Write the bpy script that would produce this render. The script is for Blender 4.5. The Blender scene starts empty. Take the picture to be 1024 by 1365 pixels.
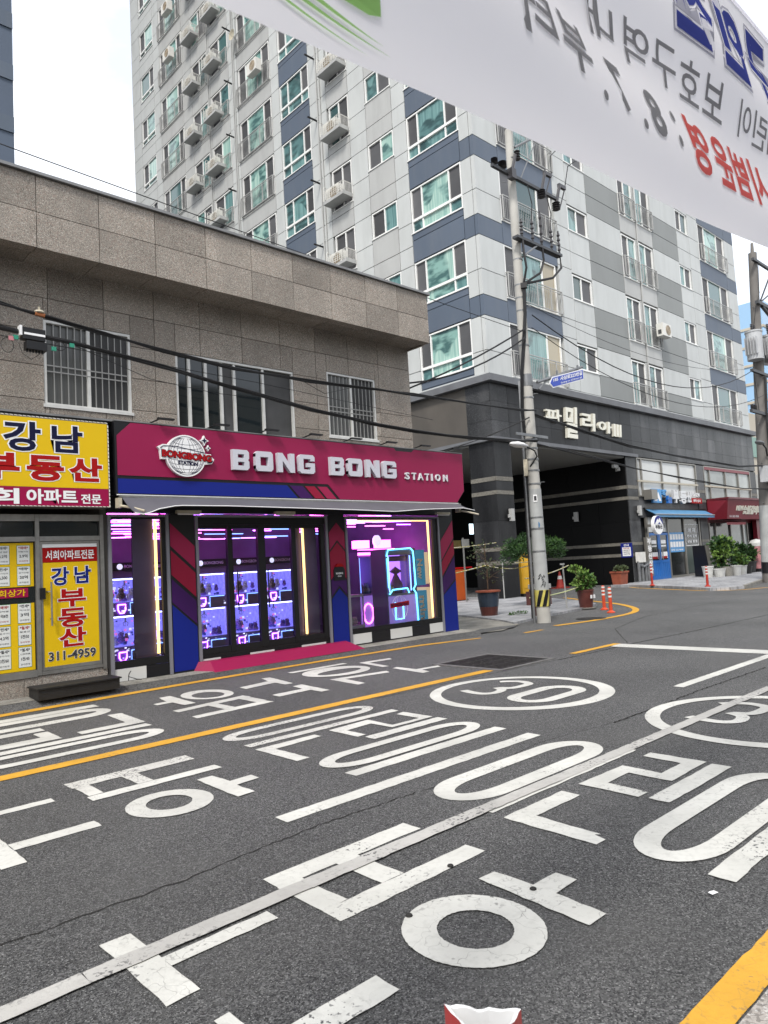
import bpy, bmesh, math, random
from mathutils import Vector, Matrix

SC = bpy.context.scene
COL = SC.collection
RND = random.Random(11)

# ---------------------------------------------------------------- camera
CAM_ROT = ((0.7339287, -0.6768734, -0.0564893), (0.0089349, 0.0927808, -0.9956465), (0.6791678, 0.7302288, 0.0741423))
cd = bpy.data.cameras.new('camera')
cd.sensor_fit = 'VERTICAL'; cd.sensor_height = 36.0; cd.lens = 957.458 / 1365 * 36.0
cd.clip_start = 0.05; cd.clip_end = 2000
cam = bpy.data.objects.new('camera', cd)
COL.objects.link(cam)
m = Matrix(((CAM_ROT[0][0], -CAM_ROT[1][0], -CAM_ROT[2][0], 0.0),
            (CAM_ROT[0][1], -CAM_ROT[1][1], -CAM_ROT[2][1], 0.0),
            (CAM_ROT[0][2], -CAM_ROT[1][2], -CAM_ROT[2][2], 1.45),
            (0, 0, 0, 1)))
cam.matrix_world = m
SC.camera = cam
cd.dof.use_dof = True; cd.dof.focus_distance = 7.0; cd.dof.aperture_fstop = 9.0

# ---------------------------------------------------------------- world, sun, exposure
SUN_EL, SUN_AZ = 50.0, 238.0      # degrees; azimuth clockwise from +Y
W = bpy.data.worlds.new('World'); SC.world = W; W.use_nodes = True
nt = W.node_tree; nt.nodes.clear()
out = nt.nodes.new('ShaderNodeOutputWorld'); bg = nt.nodes.new('ShaderNodeBackground')
sky = nt.nodes.new('ShaderNodeTexSky'); sky.sky_type = 'NISHITA'; sky.sun_disc = False
sky.sun_elevation = math.radians(SUN_EL); sky.sun_rotation = math.radians(SUN_AZ)
sky.air_density = 1.0; sky.dust_density = 2.0
tc = nt.nodes.new('ShaderNodeTexCoord')
mp = nt.nodes.new('ShaderNodeMapping'); mp.inputs['Scale'].default_value = (1.0, 1.0, 2.2)
nz = nt.nodes.new('ShaderNodeTexNoise'); nz.inputs['Scale'].default_value = 2.3; nz.inputs['Detail'].default_value = 7; nz.inputs['Roughness'].default_value = 0.55
rp = nt.nodes.new('ShaderNodeValToRGB')
rp.color_ramp.elements[0].position = 0.38; rp.color_ramp.elements[0].color = (0.42, 0.42, 0.42, 1)
rp.color_ramp.elements[1].position = 0.70; rp.color_ramp.elements[1].color = (1, 1, 1, 1)
mx = nt.nodes.new('ShaderNodeMix'); mx.data_type = 'RGBA'
mx.inputs[7].default_value = (7.5, 7.55, 7.6, 1)
nt.links.new(tc.outputs['Generated'], mp.inputs['Vector']); nt.links.new(mp.outputs[0], nz.inputs['Vector'])
nt.links.new(nz.outputs['Fac'], rp.inputs['Fac']); nt.links.new(rp.outputs['Color'], mx.inputs[0])
nt.links.new(sky.outputs[0], mx.inputs[6]); nt.links.new(mx.outputs[2], bg.inputs['Color'])
bg.inputs['Strength'].default_value = 0.10
nt.links.new(bg.outputs[0], out.inputs['Surface'])

sd = bpy.data.lights.new('sun', 'SUN'); sd.energy = 1.35; sd.angle = math.radians(11); sd.color = (1.0, 0.96, 0.9)
sun = bpy.data.objects.new('sun', sd); COL.objects.link(sun)
el, az = math.radians(SUN_EL), math.radians(SUN_AZ)
sdir = Vector((math.sin(az) * math.cos(el), math.cos(az) * math.cos(el), math.sin(el)))
sun.rotation_euler = (-sdir).to_track_quat('-Z', 'Y').to_euler()
sun.location = (0, -5, 30)

SC.view_settings.view_transform = 'Standard'; SC.view_settings.look = 'None'
SC.view_settings.exposure = 1.36; SC.view_settings.gamma = 1.0
SC.view_settings.use_curve_mapping = False
SC.cycles.max_bounces = 6; SC.cycles.diffuse_bounces = 3; SC.cycles.glossy_bounces = 3
SC.cycles.transmission_bounces = 4; SC.cycles.transparent_max_bounces = 8
SC.cycles.caustics_reflective = False; SC.cycles.caustics_refractive = False

# ---------------------------------------------------------------- helpers
def lin(r, g, b):
    f = lambda c: (c / 255 / 12.92) if c / 255 <= 0.04045 else ((c / 255 + 0.055) / 1.055) ** 2.4
    return (f(r), f(g), f(b))

def mat(name, col, rough=0.7, metal=0.0, spec=0.4, var=None, bump=None, rnd=0.0, emit=None, spots=None, stain=None, alpha=None):
    """var=(scale, amount) mottling; bump=(scale, strength); rnd=per-object brightness variation;
    spots=(scale, colour2, threshold) grains; stain=(scale, colour, amount) soft weathering."""
    m = bpy.data.materials.new(name); m.use_nodes = True
    n = m.node_tree; b = n.nodes['Principled BSDF']; L = n.links.new
    b.inputs['Roughness'].default_value = rough; b.inputs['Metallic'].default_value = metal
    b.inputs['Specular IOR Level'].default_value = spec
    t = n.nodes.new('ShaderNodeTexCoord')
    cur = n.nodes.new('ShaderNodeRGB'); cur.outputs[0].default_value = (*col, 1); cur = cur.outputs[0]
    def mixc(fac, a, bcol, bt='MIX'):
        x = n.nodes.new('ShaderNodeMix'); x.data_type = 'RGBA'; x.blend_type = bt
        if isinstance(fac, float): x.inputs[0].default_value = fac
        else: L(fac, x.inputs[0])
        L(a, x.inputs[6])
        if isinstance(bcol, tuple): x.inputs[7].default_value = (*bcol, 1)
        else: L(bcol, x.inputs[7])
        return x.outputs[2]
    def ramp(src, p0, p1, c0=0.0, c1=1.0):
        r = n.nodes.new('ShaderNodeMapRange'); L(src, r.inputs[0])
        r.inputs[1].default_value = p0; r.inputs[2].default_value = p1; r.inputs[3].default_value = c0; r.inputs[4].default_value = c1
        return r.outputs[0]
    def noise(sc, det=4, vec=None):
        x = n.nodes.new('ShaderNodeTexNoise'); x.inputs['Scale'].default_value = sc; x.inputs['Detail'].default_value = det
        L(vec or t.outputs['Object'], x.inputs['Vector']); return x.outputs['Fac']
    if spots:
        for sc, c2, th in (spots if isinstance(spots, list) else [spots]):
            v = n.nodes.new('ShaderNodeTexVoronoi'); v.inputs['Scale'].default_value = sc; L(t.outputs['Object'], v.inputs['Vector'])
            s = n.nodes.new('ShaderNodeSeparateColor'); L(v.outputs['Color'], s.inputs[0])
            cur = mixc(ramp(s.outputs[0], th, th + 0.06), cur, c2)
    if var:
        cur = mixc(1.0, cur, _grey(n, L, ramp(noise(var[0]), 0.25, 0.75, 1 - var[1], 1 + var[1])), 'MULTIPLY')
    if stain:
        mpn = n.nodes.new('ShaderNodeMapping'); mpn.inputs['Scale'].default_value = (1, 1, 0.22); L(t.outputs['Object'], mpn.inputs[0])
        cur = mixc(ramp(noise(stain[0], 5, mpn.outputs[0]), 0.45, 0.75, 0.0, stain[2]), cur, stain[1])
    if rnd:
        oi = n.nodes.new('ShaderNodeObjectInfo')
        cur = mixc(1.0, cur, _grey(n, L, ramp(oi.outputs['Random'], 0, 1, 1 - rnd, 1 + rnd)), 'MULTIPLY')
    L(cur, b.inputs['Base Color'])
    if bump:
        bp = n.nodes.new('ShaderNodeBump'); bp.inputs['Strength'].default_value = bump[1]; bp.inputs['Distance'].default_value = 0.02
        L(noise(bump[0], 5), bp.inputs['Height']); L(bp.outputs[0], b.inputs['Normal'])
    if emit:
        b.inputs['Emission Color'].default_value = (*emit[0], 1); b.inputs['Emission Strength'].default_value = emit[1]
    return m

def _grey(n, L, v):
    c = n.nodes.new('ShaderNodeCombineColor'); L(v, c.inputs[0]); L(v, c.inputs[1]); L(v, c.inputs[2]); return c.outputs[0]

class MB:
    """collects simple solids and turns them into one mesh"""
    def __init__(s): s.v = []; s.f = []; s.mi = []; s.cur = 0
    def add(s, vs, fs):
        o = len(s.v); s.v += [tuple(v) for v in vs]
        for f in fs: s.f.append(tuple(i + o for i in f)); s.mi.append(s.cur)
        return s
    def box(s, x0, x1, y0, y1, z0, z1):
        if x0 > x1: x0, x1 = x1, x0
        if y0 > y1: y0, y1 = y1, y0
        if z0 > z1: z0, z1 = z1, z0
        return s.add([(x0, y0, z0), (x1, y0, z0), (x1, y1, z0), (x0, y1, z0), (x0, y0, z1), (x1, y0, z1), (x1, y1, z1), (x0, y1, z1)],
                     [(3, 2, 1, 0), (4, 5, 6, 7), (0, 1, 5, 4), (1, 2, 6, 5), (2, 3, 7, 6), (3, 0, 4, 7)])
    def cyl(s, p0, p1, r0, r1=None, n=10, caps=True):
        r1 = r0 if r1 is None else r1
        p0, p1 = Vector(p0), Vector(p1); d = (p1 - p0).normalized()
        a = d.orthogonal().normalized(); b = d.cross(a)
        vs = []
        for p, r in ((p0, r0), (p1, r1)):
            for i in range(n):
                t = 2 * math.pi * i / n; vs.append(p + a * math.cos(t) * r + b * math.sin(t) * r)
        fs = [(i, (i + 1) % n, n + (i + 1) % n, n + i) for i in range(n)]
        if caps: fs += [tuple(range(n - 1, -1, -1)), tuple(range(n, 2 * n))]
        return s.add(vs, fs)
    def tube(s, pts, r, n=6):
        pts = [Vector(p) for p in pts]; vs = []
        for i, p in enumerate(pts):
            d = (pts[min(i + 1, len(pts) - 1)] - pts[max(i - 1, 0)]).normalized()
            a = d.cross(Vector((0.13, 0.21, 1))).normalized(); b = d.cross(a)
            for k in range(n):
                t = 2 * math.pi * k / n; vs.append(p + (a * math.cos(t) + b * math.sin(t)) * r)
        fs = []
        for i in range(len(pts) - 1):
            for k in range(n): fs.append((i * n + k, i * n + (k + 1) % n, (i + 1) * n + (k + 1) % n, (i + 1) * n + k))
        fs += [tuple(range(n - 1, -1, -1)), tuple(range((len(pts) - 1) * n, len(pts) * n))]
        return s.add(vs, fs)
    def lathe(s, prof, c=(0, 0, 0), n=20):
        vs = []
        for r, z in prof:
            for i in range(n):
                t = 2 * math.pi * i / n; vs.append((c[0] + r * math.cos(t), c[1] + r * math.sin(t), c[2] + z))
        fs = []
        for j in range(len(prof) - 1):
            for i in range(n): fs.append((j * n + i, j * n + (i + 1) % n, (j + 1) * n + (i + 1) % n, (j + 1) * n + i))
        fs += [tuple(range(n - 1, -1, -1)), tuple(range((len(prof) - 1) * n, len(prof) * n))]
        return s.add(vs, fs)
    def prism(s, poly, fn, d0, d1):
        """polygon poly in (u, v); fn(u, v, d) -> world; solid between d0 (back) and d1 (front)"""
        n = len(poly)
        vs = [fn(u, v, d0) for u, v in poly] + [fn(u, v, d1) for u, v in poly]
        fs = [tuple(range(n - 1, -1, -1)), tuple(range(n, 2 * n))] + [(i, (i + 1) % n, n + (i + 1) % n, n + i) for i in range(n)]
        return s.add(vs, fs)
    def mesh(s, name, mats, smooth=False):
        me = bpy.data.meshes.new(name); me.from_pydata(s.v, [], s.f)
        for k in (mats if isinstance(mats, (list, tuple)) else [mats]): me.materials.append(k)
        if any(s.mi): me.polygons.foreach_set('material_index', s.mi)
        if smooth: me.polygons.foreach_set('use_smooth', [True] * len(me.polygons))
        me.update(); return me

def fixn(me):
    bm = bmesh.new(); bm.from_mesh(me); bmesh.ops.recalc_face_normals(bm, faces=bm.faces); bm.to_mesh(me); bm.free(); return me

def thing(name, label, cat, loc=(0, 0, 0), group=None, rz=0.0):
    o = bpy.data.objects.new(name, None); COL.objects.link(o); o.empty_display_size = 0.2
    o.location = loc; o.rotation_euler = (0, 0, rz); o['label'] = label; o['category'] = cat
    if group: o['group'] = group
    return o

def tag(o, label, cat, group=None):
    o['label'] = label; o['category'] = cat
    if group: o['group'] = group
    return o

def link(name, me, parent=None, label=None, kind=None):
    """mesh in world coordinates, hung under parent without moving it"""
    o = bpy.data.objects.new(name, me); COL.objects.link(o)
    if parent is not None:
        o.parent = parent
        if parent.parent is None: o.matrix_parent_inverse = Matrix.Translation(-Vector(parent.location))
    if label: o['label'] = label
    if kind: o['kind'] = kind
    return o

def obj(name, mb, mats, parent=None, smooth=False, label=None, kind=None, fix=False):
    me = mb.mesh(name, mats, smooth)
    if fix: fixn(me)
    return link(name, me, parent, label, kind)

def struct(name, mb, mats, smooth=False): return obj(name, mb, mats, None, smooth, kind='structure')

def local(name, mb, mats, parent, smooth=False, fix=False):
    """part built in the thing's own coordinates"""
    me = mb.mesh(name, mats, smooth)
    if fix: fixn(me)
    o = bpy.data.objects.new(name, me); COL.objects.link(o); o.parent = parent; return o

def dup(root, loc, label=None, rz=None):
    r = root.copy(); COL.objects.link(r); r.location = loc
    if rz is not None: r.rotation_euler = (0, 0, rz)
    if label: r['label'] = label
    for ch in list(root.children):
        c = ch.copy(); COL.objects.link(c); c.parent = r
        for g in list(ch.children):
            d = g.copy(); COL.objects.link(d); d.parent = c
    return r

_tc = bpy.data.curves.new('lettering', 'FONT'); _to = bpy.data.objects.new('lettering', _tc); COL.objects.link(_to)
_cache = {}
def glyphs(body, off=0.0, res=3):
    """flat glyph mesh data: verts (0..w, 0..h), faces"""
    k = (body, off, res)
    if k in _cache: return _cache[k]
    _tc.body = body; _tc.size = 1.0; _tc.offset = off; _tc.resolution_u = res; _tc.extrude = 0.0
    dg = bpy.context.evaluated_depsgraph_get(); dg.update()
    me = bpy.data.meshes.new_from_object(_to.evaluated_get(dg))
    v = [(p.co.x, p.co.y) for p in me.vertices]; f = [tuple(p.vertices) for p in me.polygons]
    bpy.data.meshes.remove(me)
    xs = [p[0] for p in v]; ys = [p[1] for p in v]
    _cache[k] = (v, f, min(xs), max(xs), min(ys), max(ys)); return _cache[k]

def text(name, body, rect, fn, m, parent, depth=0.004, d0=0.0, off=0.02, mirror=False, ref=None, label=None):
    """letters filling rect=(u0, u1, v0, v1) on the surface fn(u, v, d), standing proud by depth.
    ref: offset whose bounding box is used for the fit (so that outlines stay concentric)."""
    v, f, x0, x1, y0, y1 = glyphs(body, off)
    if ref is not None: _, _, x0, x1, y0, y1 = glyphs(body, ref)
    u0, u1, w0, w1 = rect
    mb = MB(); n = len(v)
    P = []
    for x, y in v:
        a = (x - x0) / (x1 - x0); b = (y - y0) / (y1 - y0)
        if mirror: a = 1 - a
        P.append((u0 + a * (u1 - u0), w0 + b * (w1 - w0)))
    if depth <= 0.006:
        mb.add([fn(a, b, d0 + depth) for a, b in P], f)
    else:
        mb.add([fn(a, b, d0) for a, b in P] + [fn(a, b, d0 + depth) for a, b in P], [])
        cnt = {}
        for q in f:
            for i in range(len(q)):
                e = (q[i], q[(i + 1) % len(q)])
                cnt[frozenset(e)] = None if frozenset(e) in cnt else e
        for q in f: mb.f.append(tuple(i + n for i in q)); mb.mi.append(0)
        for e in cnt.values():
            if e: mb.f.append((e[0], e[1], e[1] + n, e[0] + n)); mb.mi.append(0)
    return obj(name, mb, m, parent, label=label)

def front(y): return lambda u, v, d: (u, y - d, v)          # surface facing the street (-Y)
def side(x): return lambda u, v, d: (x - d, u, v)           # surface facing -X
def flat(z): return lambda u, v, d: (u, v, z + d)           # lying on the ground

# ---------------------------------------------------------------- materials
M = {}
M['asphalt'] = mat('asphalt', (0.098, 0.098, 0.097), 0.75, spec=0.42, var=(.55, 0.22), stain=(.9, (.125, .123, .118), .45), bump=(190, 1.0),
                   spots=[(125, (0.185, 0.185, 0.183), 0.66), (170, (0.030, 0.030, 0.031), 0.68), (220, (0.44, 0.44, 0.43), 0.945)])
M['old_asphalt'] = mat('old_asphalt', (0.085, 0.084, 0.082), 0.9, spec=0.25, var=(2, 0.25), bump=(90, 0.6),
                       spots=[(80, (0.10, 0.10, 0.10), 0.7), (110, (0.028, 0.028, 0.028), 0.75)])
M['crack'] = mat('crack', (0.034, 0.033, 0.032), 0.95, spec=0.1)
M['concrete'] = mat('concrete', (0.25, 0.24, 0.215), 0.9, var=(3, 0.25), bump=(50, 0.4), stain=(2.5, (0.11, 0.105, 0.09), 0.7), spots=(70, (0.15, 0.14, 0.12), 0.75))
M['kerbstone'] = mat('kerbstone', (0.36, 0.33, 0.30), 0.9, var=(9, 0.25), bump=(70, 0.8), spots=[(70, (0.22, 0.2, 0.18), 0.65), (120, (0.5, 0.48, 0.45), 0.85)])

def paint(name, col, wear, crack=0.5, ghost=None):
    """thermoplastic road paint: worn holes, hairline cracks, tyre dirt"""
    m = bpy.data.materials.new(name); m.use_nodes = True; n = m.node_tree; L = n.links.new
    b = n.nodes['Principled BSDF']; b.inputs['Roughness'].default_value = 0.65; b.inputs['Specular IOR Level'].default_value = 0.35
    t = n.nodes.new('ShaderNodeTexCoord')
    def noise(sc, det=5):
        x = n.nodes.new('ShaderNodeTexNoise'); x.inputs['Scale'].default_value = sc; x.inputs['Detail'].default_value = det; L(t.outputs['Object'], x.inputs['Vector']); return x.outputs['Fac']
    def rng(src, a, c, o0=0.0, o1=1.0):
        r = n.nodes.new('ShaderNodeMapRange'); L(src, r.inputs[0]); r.inputs[1].default_value = a; r.inputs[2].default_value = c
        r.inputs[3].default_value = o0; r.inputs[4].default_value = o1; return r.outputs[0]
    def mixc(fac, a, c):
        x = n.nodes.new('ShaderNodeMix'); x.data_type = 'RGBA'; L(fac, x.inputs[0])
        for s, i in ((a, 6), (c, 7)):
            if isinstance(s, tuple): x.inputs[i].default_value = (*s, 1)
            else: L(s, x.inputs[i])
        return x.outputs[2]
    c = mixc(rng(noise(1.7), 0.35, 0.7), col, tuple(k * 0.74 for k in col))
    c = mixc(rng(noise(28), 0.5, 0.8, 0, 0.5), c, tuple(k * 0.6 for k in col))
    v = n.nodes.new('ShaderNodeTexVoronoi'); v.feature = 'DISTANCE_TO_EDGE'; v.inputs['Scale'].default_value = 5.5
    mp = n.nodes.new('ShaderNodeMapping'); mp.inputs['Scale'].default_value = (1.5, 0.8, 1); L(t.outputs['Object'], mp.inputs[0])
    wx = n.nodes.new('ShaderNodeVectorMath'); wx.operation = 'ADD'
    nz2 = n.nodes.new('ShaderNodeTexNoise'); nz2.inputs['Scale'].default_value = 9; L(t.outputs['Object'], nz2.inputs['Vector'])
    sc2 = n.nodes.new('ShaderNodeVectorMath'); sc2.operation = 'SCALE'; sc2.inputs['Scale'].default_value = 0.25; L(nz2.outputs['Color'], sc2.inputs[0])
    L(mp.outputs[0], wx.inputs[0]); L(sc2.outputs[0], wx.inputs[1]); L(wx.outputs[0], v.inputs['Vector'])
    ck = n.nodes.new('ShaderNodeMath'); ck.operation = 'MULTIPLY'; L(rng(v.outputs['Distance'], 0.004, 0.014, crack, 0), ck.inputs[0]); L(rng(noise(0.9), 0.42, 0.6), ck.inputs[1])
    c = mixc(ck.outputs[0], c, (0.09, 0.085, 0.08))
    hole = n.nodes.new('ShaderNodeMath'); hole.operation = 'MULTIPLY'
    L(rng(noise(55, 3), 0.62 - 0.12 * wear, 0.66 - 0.12 * wear), hole.inputs[0]); L(rng(noise(2.3), 0.62 - 0.35 * wear, 0.75 - 0.35 * wear), hole.inputs[1])
    c = mixc(hole.outputs[0], c, (0.085, 0.085, 0.085))
    L(c, b.inputs['Base Color'])
    bp = n.nodes.new('ShaderNodeBump'); bp.inputs['Strength'].default_value = 0.25; bp.inputs['Distance'].default_value = 0.01
    L(noise(90), bp.inputs['Height']); L(bp.outputs[0], b.inputs['Normal'])
    return m
M['white_paint'] = paint('white_paint', (0.57, 0.565, 0.525), 0.24, 0.5)
M['worn_paint'] = paint('worn_paint', (0.57, 0.56, 0.52), 0.52)
M['grey_line'] = paint('grey_line', (0.43, 0.42, 0.395), 0.4, 0.3)
M['yellow_paint'] = paint('yellow_paint', (0.62, 0.33, 0.035), 0.22, 0.35)

# ---------------------------------------------------------------- ground
g = MB(); g.add([(-400, -400, 0), (400, -400, 0), (400, 400, 0), (-400, 400, 0)], [(0, 1, 2, 3)])
struct('road', g, M['asphalt'])

_lv = [0]
def lift():
    _lv[0] = (_lv[0] + 1) % 9; return 0.004 + 0.0004 * _lv[0]

def poly(mb, pts):
    z = lift(); o = len(mb.v); mb.v += [(x, y, z) for x, y in pts]; mb.f.append(tuple(range(o, o + len(pts)))); mb.mi.append(mb.cur)
def jag(pts, step=0.06, amp=0.004):
    """slightly ragged hand-laid edge"""
    o = []
    for i, p in enumerate(pts):
        q = pts[(i + 1) % len(pts)]; L = math.hypot(q[0] - p[0], q[1] - p[1]); k = max(1, int(L / step))
        for j in range(k):
            t = j / k; o.append((p[0] + (q[0] - p[0]) * t + RND.uniform(-amp, amp), p[1] + (q[1] - p[1]) * t + RND.uniform(-amp, amp)))
    return o
def rect(mb, x0, x1, y0, y1): poly(mb, jag([(x0, y0), (x1, y0), (x1, y1), (x0, y1)]))
def ring(mb, outer, inner):
    z = lift(); n = len(outer); o = len(mb.v)
    mb.v += [(x, y, z) for x, y in outer] + [(x, y, z) for x, y in inner]
    for i in range(n): mb.f.append((o + i, o + (i + 1) % n, o + n + (i + 1) % n, o + n + i)); mb.mi.append(mb.cur)
def ell(cx, cy, rx, ry, n=110, a=0.0022): return [(cx + (rx + RND.uniform(-a, a)) * math.cos(2 * math.pi * i / n), cy + (ry + RND.uniform(-a, a)) * math.sin(2 * math.pi * i / n)) for i in range(n)]
def pill(x0, x1, y0, y1, rx, n=14):
    ry = (y1 - y0) / 2; cy = (y0 + y1) / 2; p = []
    for i in range(n + 1):
        t = -math.pi / 2 + math.pi * i / n; p.append((x1 - rx + rx * math.cos(t), cy + ry * math.sin(t)))
    for i in range(n + 1):
        t = math.pi / 2 + math.pi * i / n; p.append((x0 + rx + rx * math.cos(t), cy + ry * math.sin(t)))
    return p
def oring(mb, x0, x1, y0, y1, wx=0.125, wy=0.115, rx=0.34):
    ring(mb, pill(x0, x1, y0, y1, rx), pill(x0 + wx, x1 - wx, y0 + wy, y1 - wy, rx - 0.06))
def strip(mb, pts, w, n=4):
    P = []
    for i in range(len(pts) - 1):
        p0 = pts[max(i - 1, 0)]; p1 = pts[i]; p2 = pts[i + 1]; p3 = pts[min(i + 2, len(pts) - 1)]
        for k in range(n):
            t = k / n
            P.append(tuple(0.5 * (2 * p1[a] + (p2[a] - p0[a]) * t + (2 * p0[a] - 5 * p1[a] + 4 * p2[a] - p3[a]) * t * t + (3 * p1[a] - p0[a] - 3 * p2[a] + p3[a]) * t ** 3) for a in (0, 1)))
    P.append(pts[-1]); L = []; Rr = []
    for i, p in enumerate(P):
        a = P[max(i - 1, 0)]; b = P[min(i + 1, len(P) - 1)]; d = math.hypot(b[0] - a[0], b[1] - a[1]) or 1
        nx, ny = -(b[1] - a[1]) / d * w / 2, (b[0] - a[0]) / d * w / 2
        L.append((p[0] + nx, p[1] + ny)); Rr.append((p[0] - nx, p[1] - ny))
    z = lift(); o = len(mb.v); n = len(P); mb.v += [(x, y, z) for x, y in L + Rr]
    for i in range(n - 1): mb.f.append((o + i, o + i + 1, o + n + i + 1, o + n + i)); mb.mi.append(mb.cur)

# --- the big lane lettering, one object per syllable group
def letter(fn, mt='white_paint'):
    b = MB(); fn(b); return struct('road_lettering', b, M[mt])
def f1(b):
    rect(b, 1.50, 3.27, 8.57, 8.76); oring(b, 1.55, 3.27, 7.99, 8.55, 0.15, 0.18)
    rect(b, 1.5, 2.405, 7.71, 7.88); poly(b, jag([(1.55, 7.38), (2.255, 7.387), (2.263, 7.63), (2.40, 7.63), (2.385, 7.18), (1.55, 7.18)]))
letter(f1)
def f2(b):
    poly(b, jag([(3.10, 7.91), (3.245, 7.89), (3.2, 7.17), (2.565, 7.17), (2.565, 7.32), (3.06, 7.335)]))
    rect(b, 1.4, 3.165, 6.95, 7.09); oring(b, 1.42, 3.14, 6.44, 6.885, 0.14, 0.12)
letter(f2)
def f3(b):
    rect(b, 3.685, 4.05, 7.94, 8.07) if False else None
    poly(b, jag([(3.69, 8.06), (3.86, 8.08), (3.93, 8.41), (4.07, 8.41), (4.02, 7.66), (3.88, 7.66), (3.88, 7.95), (3.69, 7.94)]))
    ring(b, ell(4.40, 8.09, .29, .39), ell(4.385, 8.04, .18, .235))
    rect(b, 3.63, 4.60, 7.34, 7.53) if False else poly(b, jag([(3.64, 7.33), (4.615, 7.44), (4.595, 7.59), (3.64, 7.47)]))
    poly(b, jag([(3.605, 6.84), (4.575, 6.9), (4.555, 7.055), (3.615, 6.98)]))
    rect(b, 4.44, 4.58, 7.05, 7.46); rect(b, 4.02, 4.15, 7.0, 7.4)
letter(f3)
def f4(b):
    poly(b, jag([(5.46, 8.52), (5.58, 8.49), (5.45, 7.76), (5.335, 7.77), (5.351, 8.03), (4.872, 7.955), (4.888, 8.14), (5.37, 8.22)]))
    poly(b, jag([(4.8, 7.275), (5.25, 7.29), (5.298, 7.555), (5.45, 7.575), (5.37, 6.9), (5.25, 6.905), (5.26, 7.13), (4.785, 7.1)]))
letter(f4)
def f5(b):
    ring(b, ell(6.4, 8.05, .51, .43), ell(6.4, 7.98, .36, .18)); rect(b, 5.96, 6.98, 8.50, 8.62)
    poly(b, jag([(5.88, 7.55), (6.765, 7.41), (6.7, 7.265), (6.02, 7.39), (5.935, 6.9), (5.81, 6.89)]))
letter(f5)
def f6(b):
    poly(b, jag([(7.13, 8.42), (7.71, 8.36), (7.64, 8.22), (7.21, 8.26), (7.095, 7.71), (6.99, 7.73)]))
    poly(b, jag([(6.97, 7.49), (7.08, 7.53), (7.06, 7.12), (7.45, 7.08), (7.39, 6.97), (7.06, 7.015), (6.99, 6.8), (6.86, 6.795)]))
letter(f6)
letter(lambda b: (rect(b, 1.84, 2.795, 5.375, 5.54), rect(b, 1.86, 1.96, 5.09, 5.37), rect(b, 2.20, 2.315, 5.08, 5.42)), 'worn_paint')
letter(lambda b: rect(b, 1.833, 2.80, 4.955, 5.075))
letter(lambda b: (ring(b, ell(2.15, 4.49, .272, .278), ell(2.15, 4.5, .142, .152)),
                  poly(b, jag([(2.51, 4.81), (2.635, 4.815), (2.645, 4.585), (2.82, 4.59), (2.816, 4.48), (2.625, 4.46), (2.626, 4.235), (2.49, 4.23)]))))
letter(lambda b: (rect(b, .5, 1.667, 5.18, 5.275), rect(b, 1.21, 1.69, 4.435, 4.56), rect(b, 1.08, 1.205, 4.2, 4.8)))
def f7(b):
    oring(b, 3.262, 4.97, 5.525, 5.92, .12, .1); rect(b, 3.262, 4.98, 5.302, 5.41)
letter(f7, 'worn_paint')
letter(lambda b: poly(b, jag([(3.245, 5.2), (3.853, 5.205), (3.853, 5.105), (3.358, 5.07), (3.365, 4.617), (3.244, 4.617)])))
def f8(b):
    poly(b, jag([(4.025, 5.22), (4.52, 5.25), (4.5, 4.89), (4.842, 4.88), (4.84, 5.19), (4.958, 5.22), (4.96, 4.815), (4.43, 4.817), (4.43, 5.1), (4.12, 5.08), (4.115, 4.813), (4.023, 4.81)]))
    rect(b, 4.05, 4.96, 4.628, 4.758)
letter(f8)
def f9(b):
    oring(b, 3.265, 4.975, 4.112, 4.533, .125, .105); rect(b, 3.268, 4.955, 3.95, 4.075)
letter(f9)
letter(lambda b: rect(b, 2.428, 4.927, 3.575, 3.705))
def f10(b):
    oring(b, 3.28, 4.945, 2.893, 3.385, .13, .135); rect(b, 3.265, 4.935, 2.742, 2.862)
letter(f10)
letter(lambda b: poly(b, jag([(3.24, 2.65), (3.827, 2.65), (3.827, 2.52), (3.378, 2.52), (3.355, 2.10), (3.33, 2.13), (3.31, 2.053), (3.222, 2.053)])))
def f11(b):
    poly(b, jag([(4.005, 2.645), (4.525, 2.632), (4.505, 2.345), (4.79, 2.345), (4.808, 2.632), (4.924, 2.635), (4.915, 2.225), (4.39, 2.222), (4.396, 2.512), (4.13, 2.512), (4.11, 2.233), (3.997, 2.233)]))
    rect(b, 4.007, 4.89, 2.05, 2.18)
letter(f11)
letter(lambda b: (oring(b, 3.243, 4.9, 1.53, 1.982, .125, .127), rect(b, 3.228, 4.88, 1.382, 1.505)))
def f12(b):
    rect(b, 1.903, 2.836, 2.9, 3.035); rect(b, 1.893, 2.817, 2.43, 2.56); rect(b, 1.897, 2.031, 2.56, 2.9); rect(b, 2.24, 2.376, 2.56, 2.9)
letter(f12)
letter(lambda b: (rect(b, 1.128, 1.256, 2.432, 3.02), rect(b, 1.256, 1.735, 2.655, 2.742)))
letter(lambda b: (ring(b, ell(2.2, 1.985, .276, .292), ell(2.2, 1.975, .147, .155)),
                  poly(b, jag([(2.552, 2.25), (2.657, 2.245), (2.656, 2.025), (2.827, 2.025), (2.826, 1.912), (2.655, 1.908), (2.63, 1.65), (2.505, 1.652)]))))
letter(lambda b: (rect(b, .8, 1.72, 1.905, 2.032), rect(b, 1.2, 1.26, 1.7, 2.24)))

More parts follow.
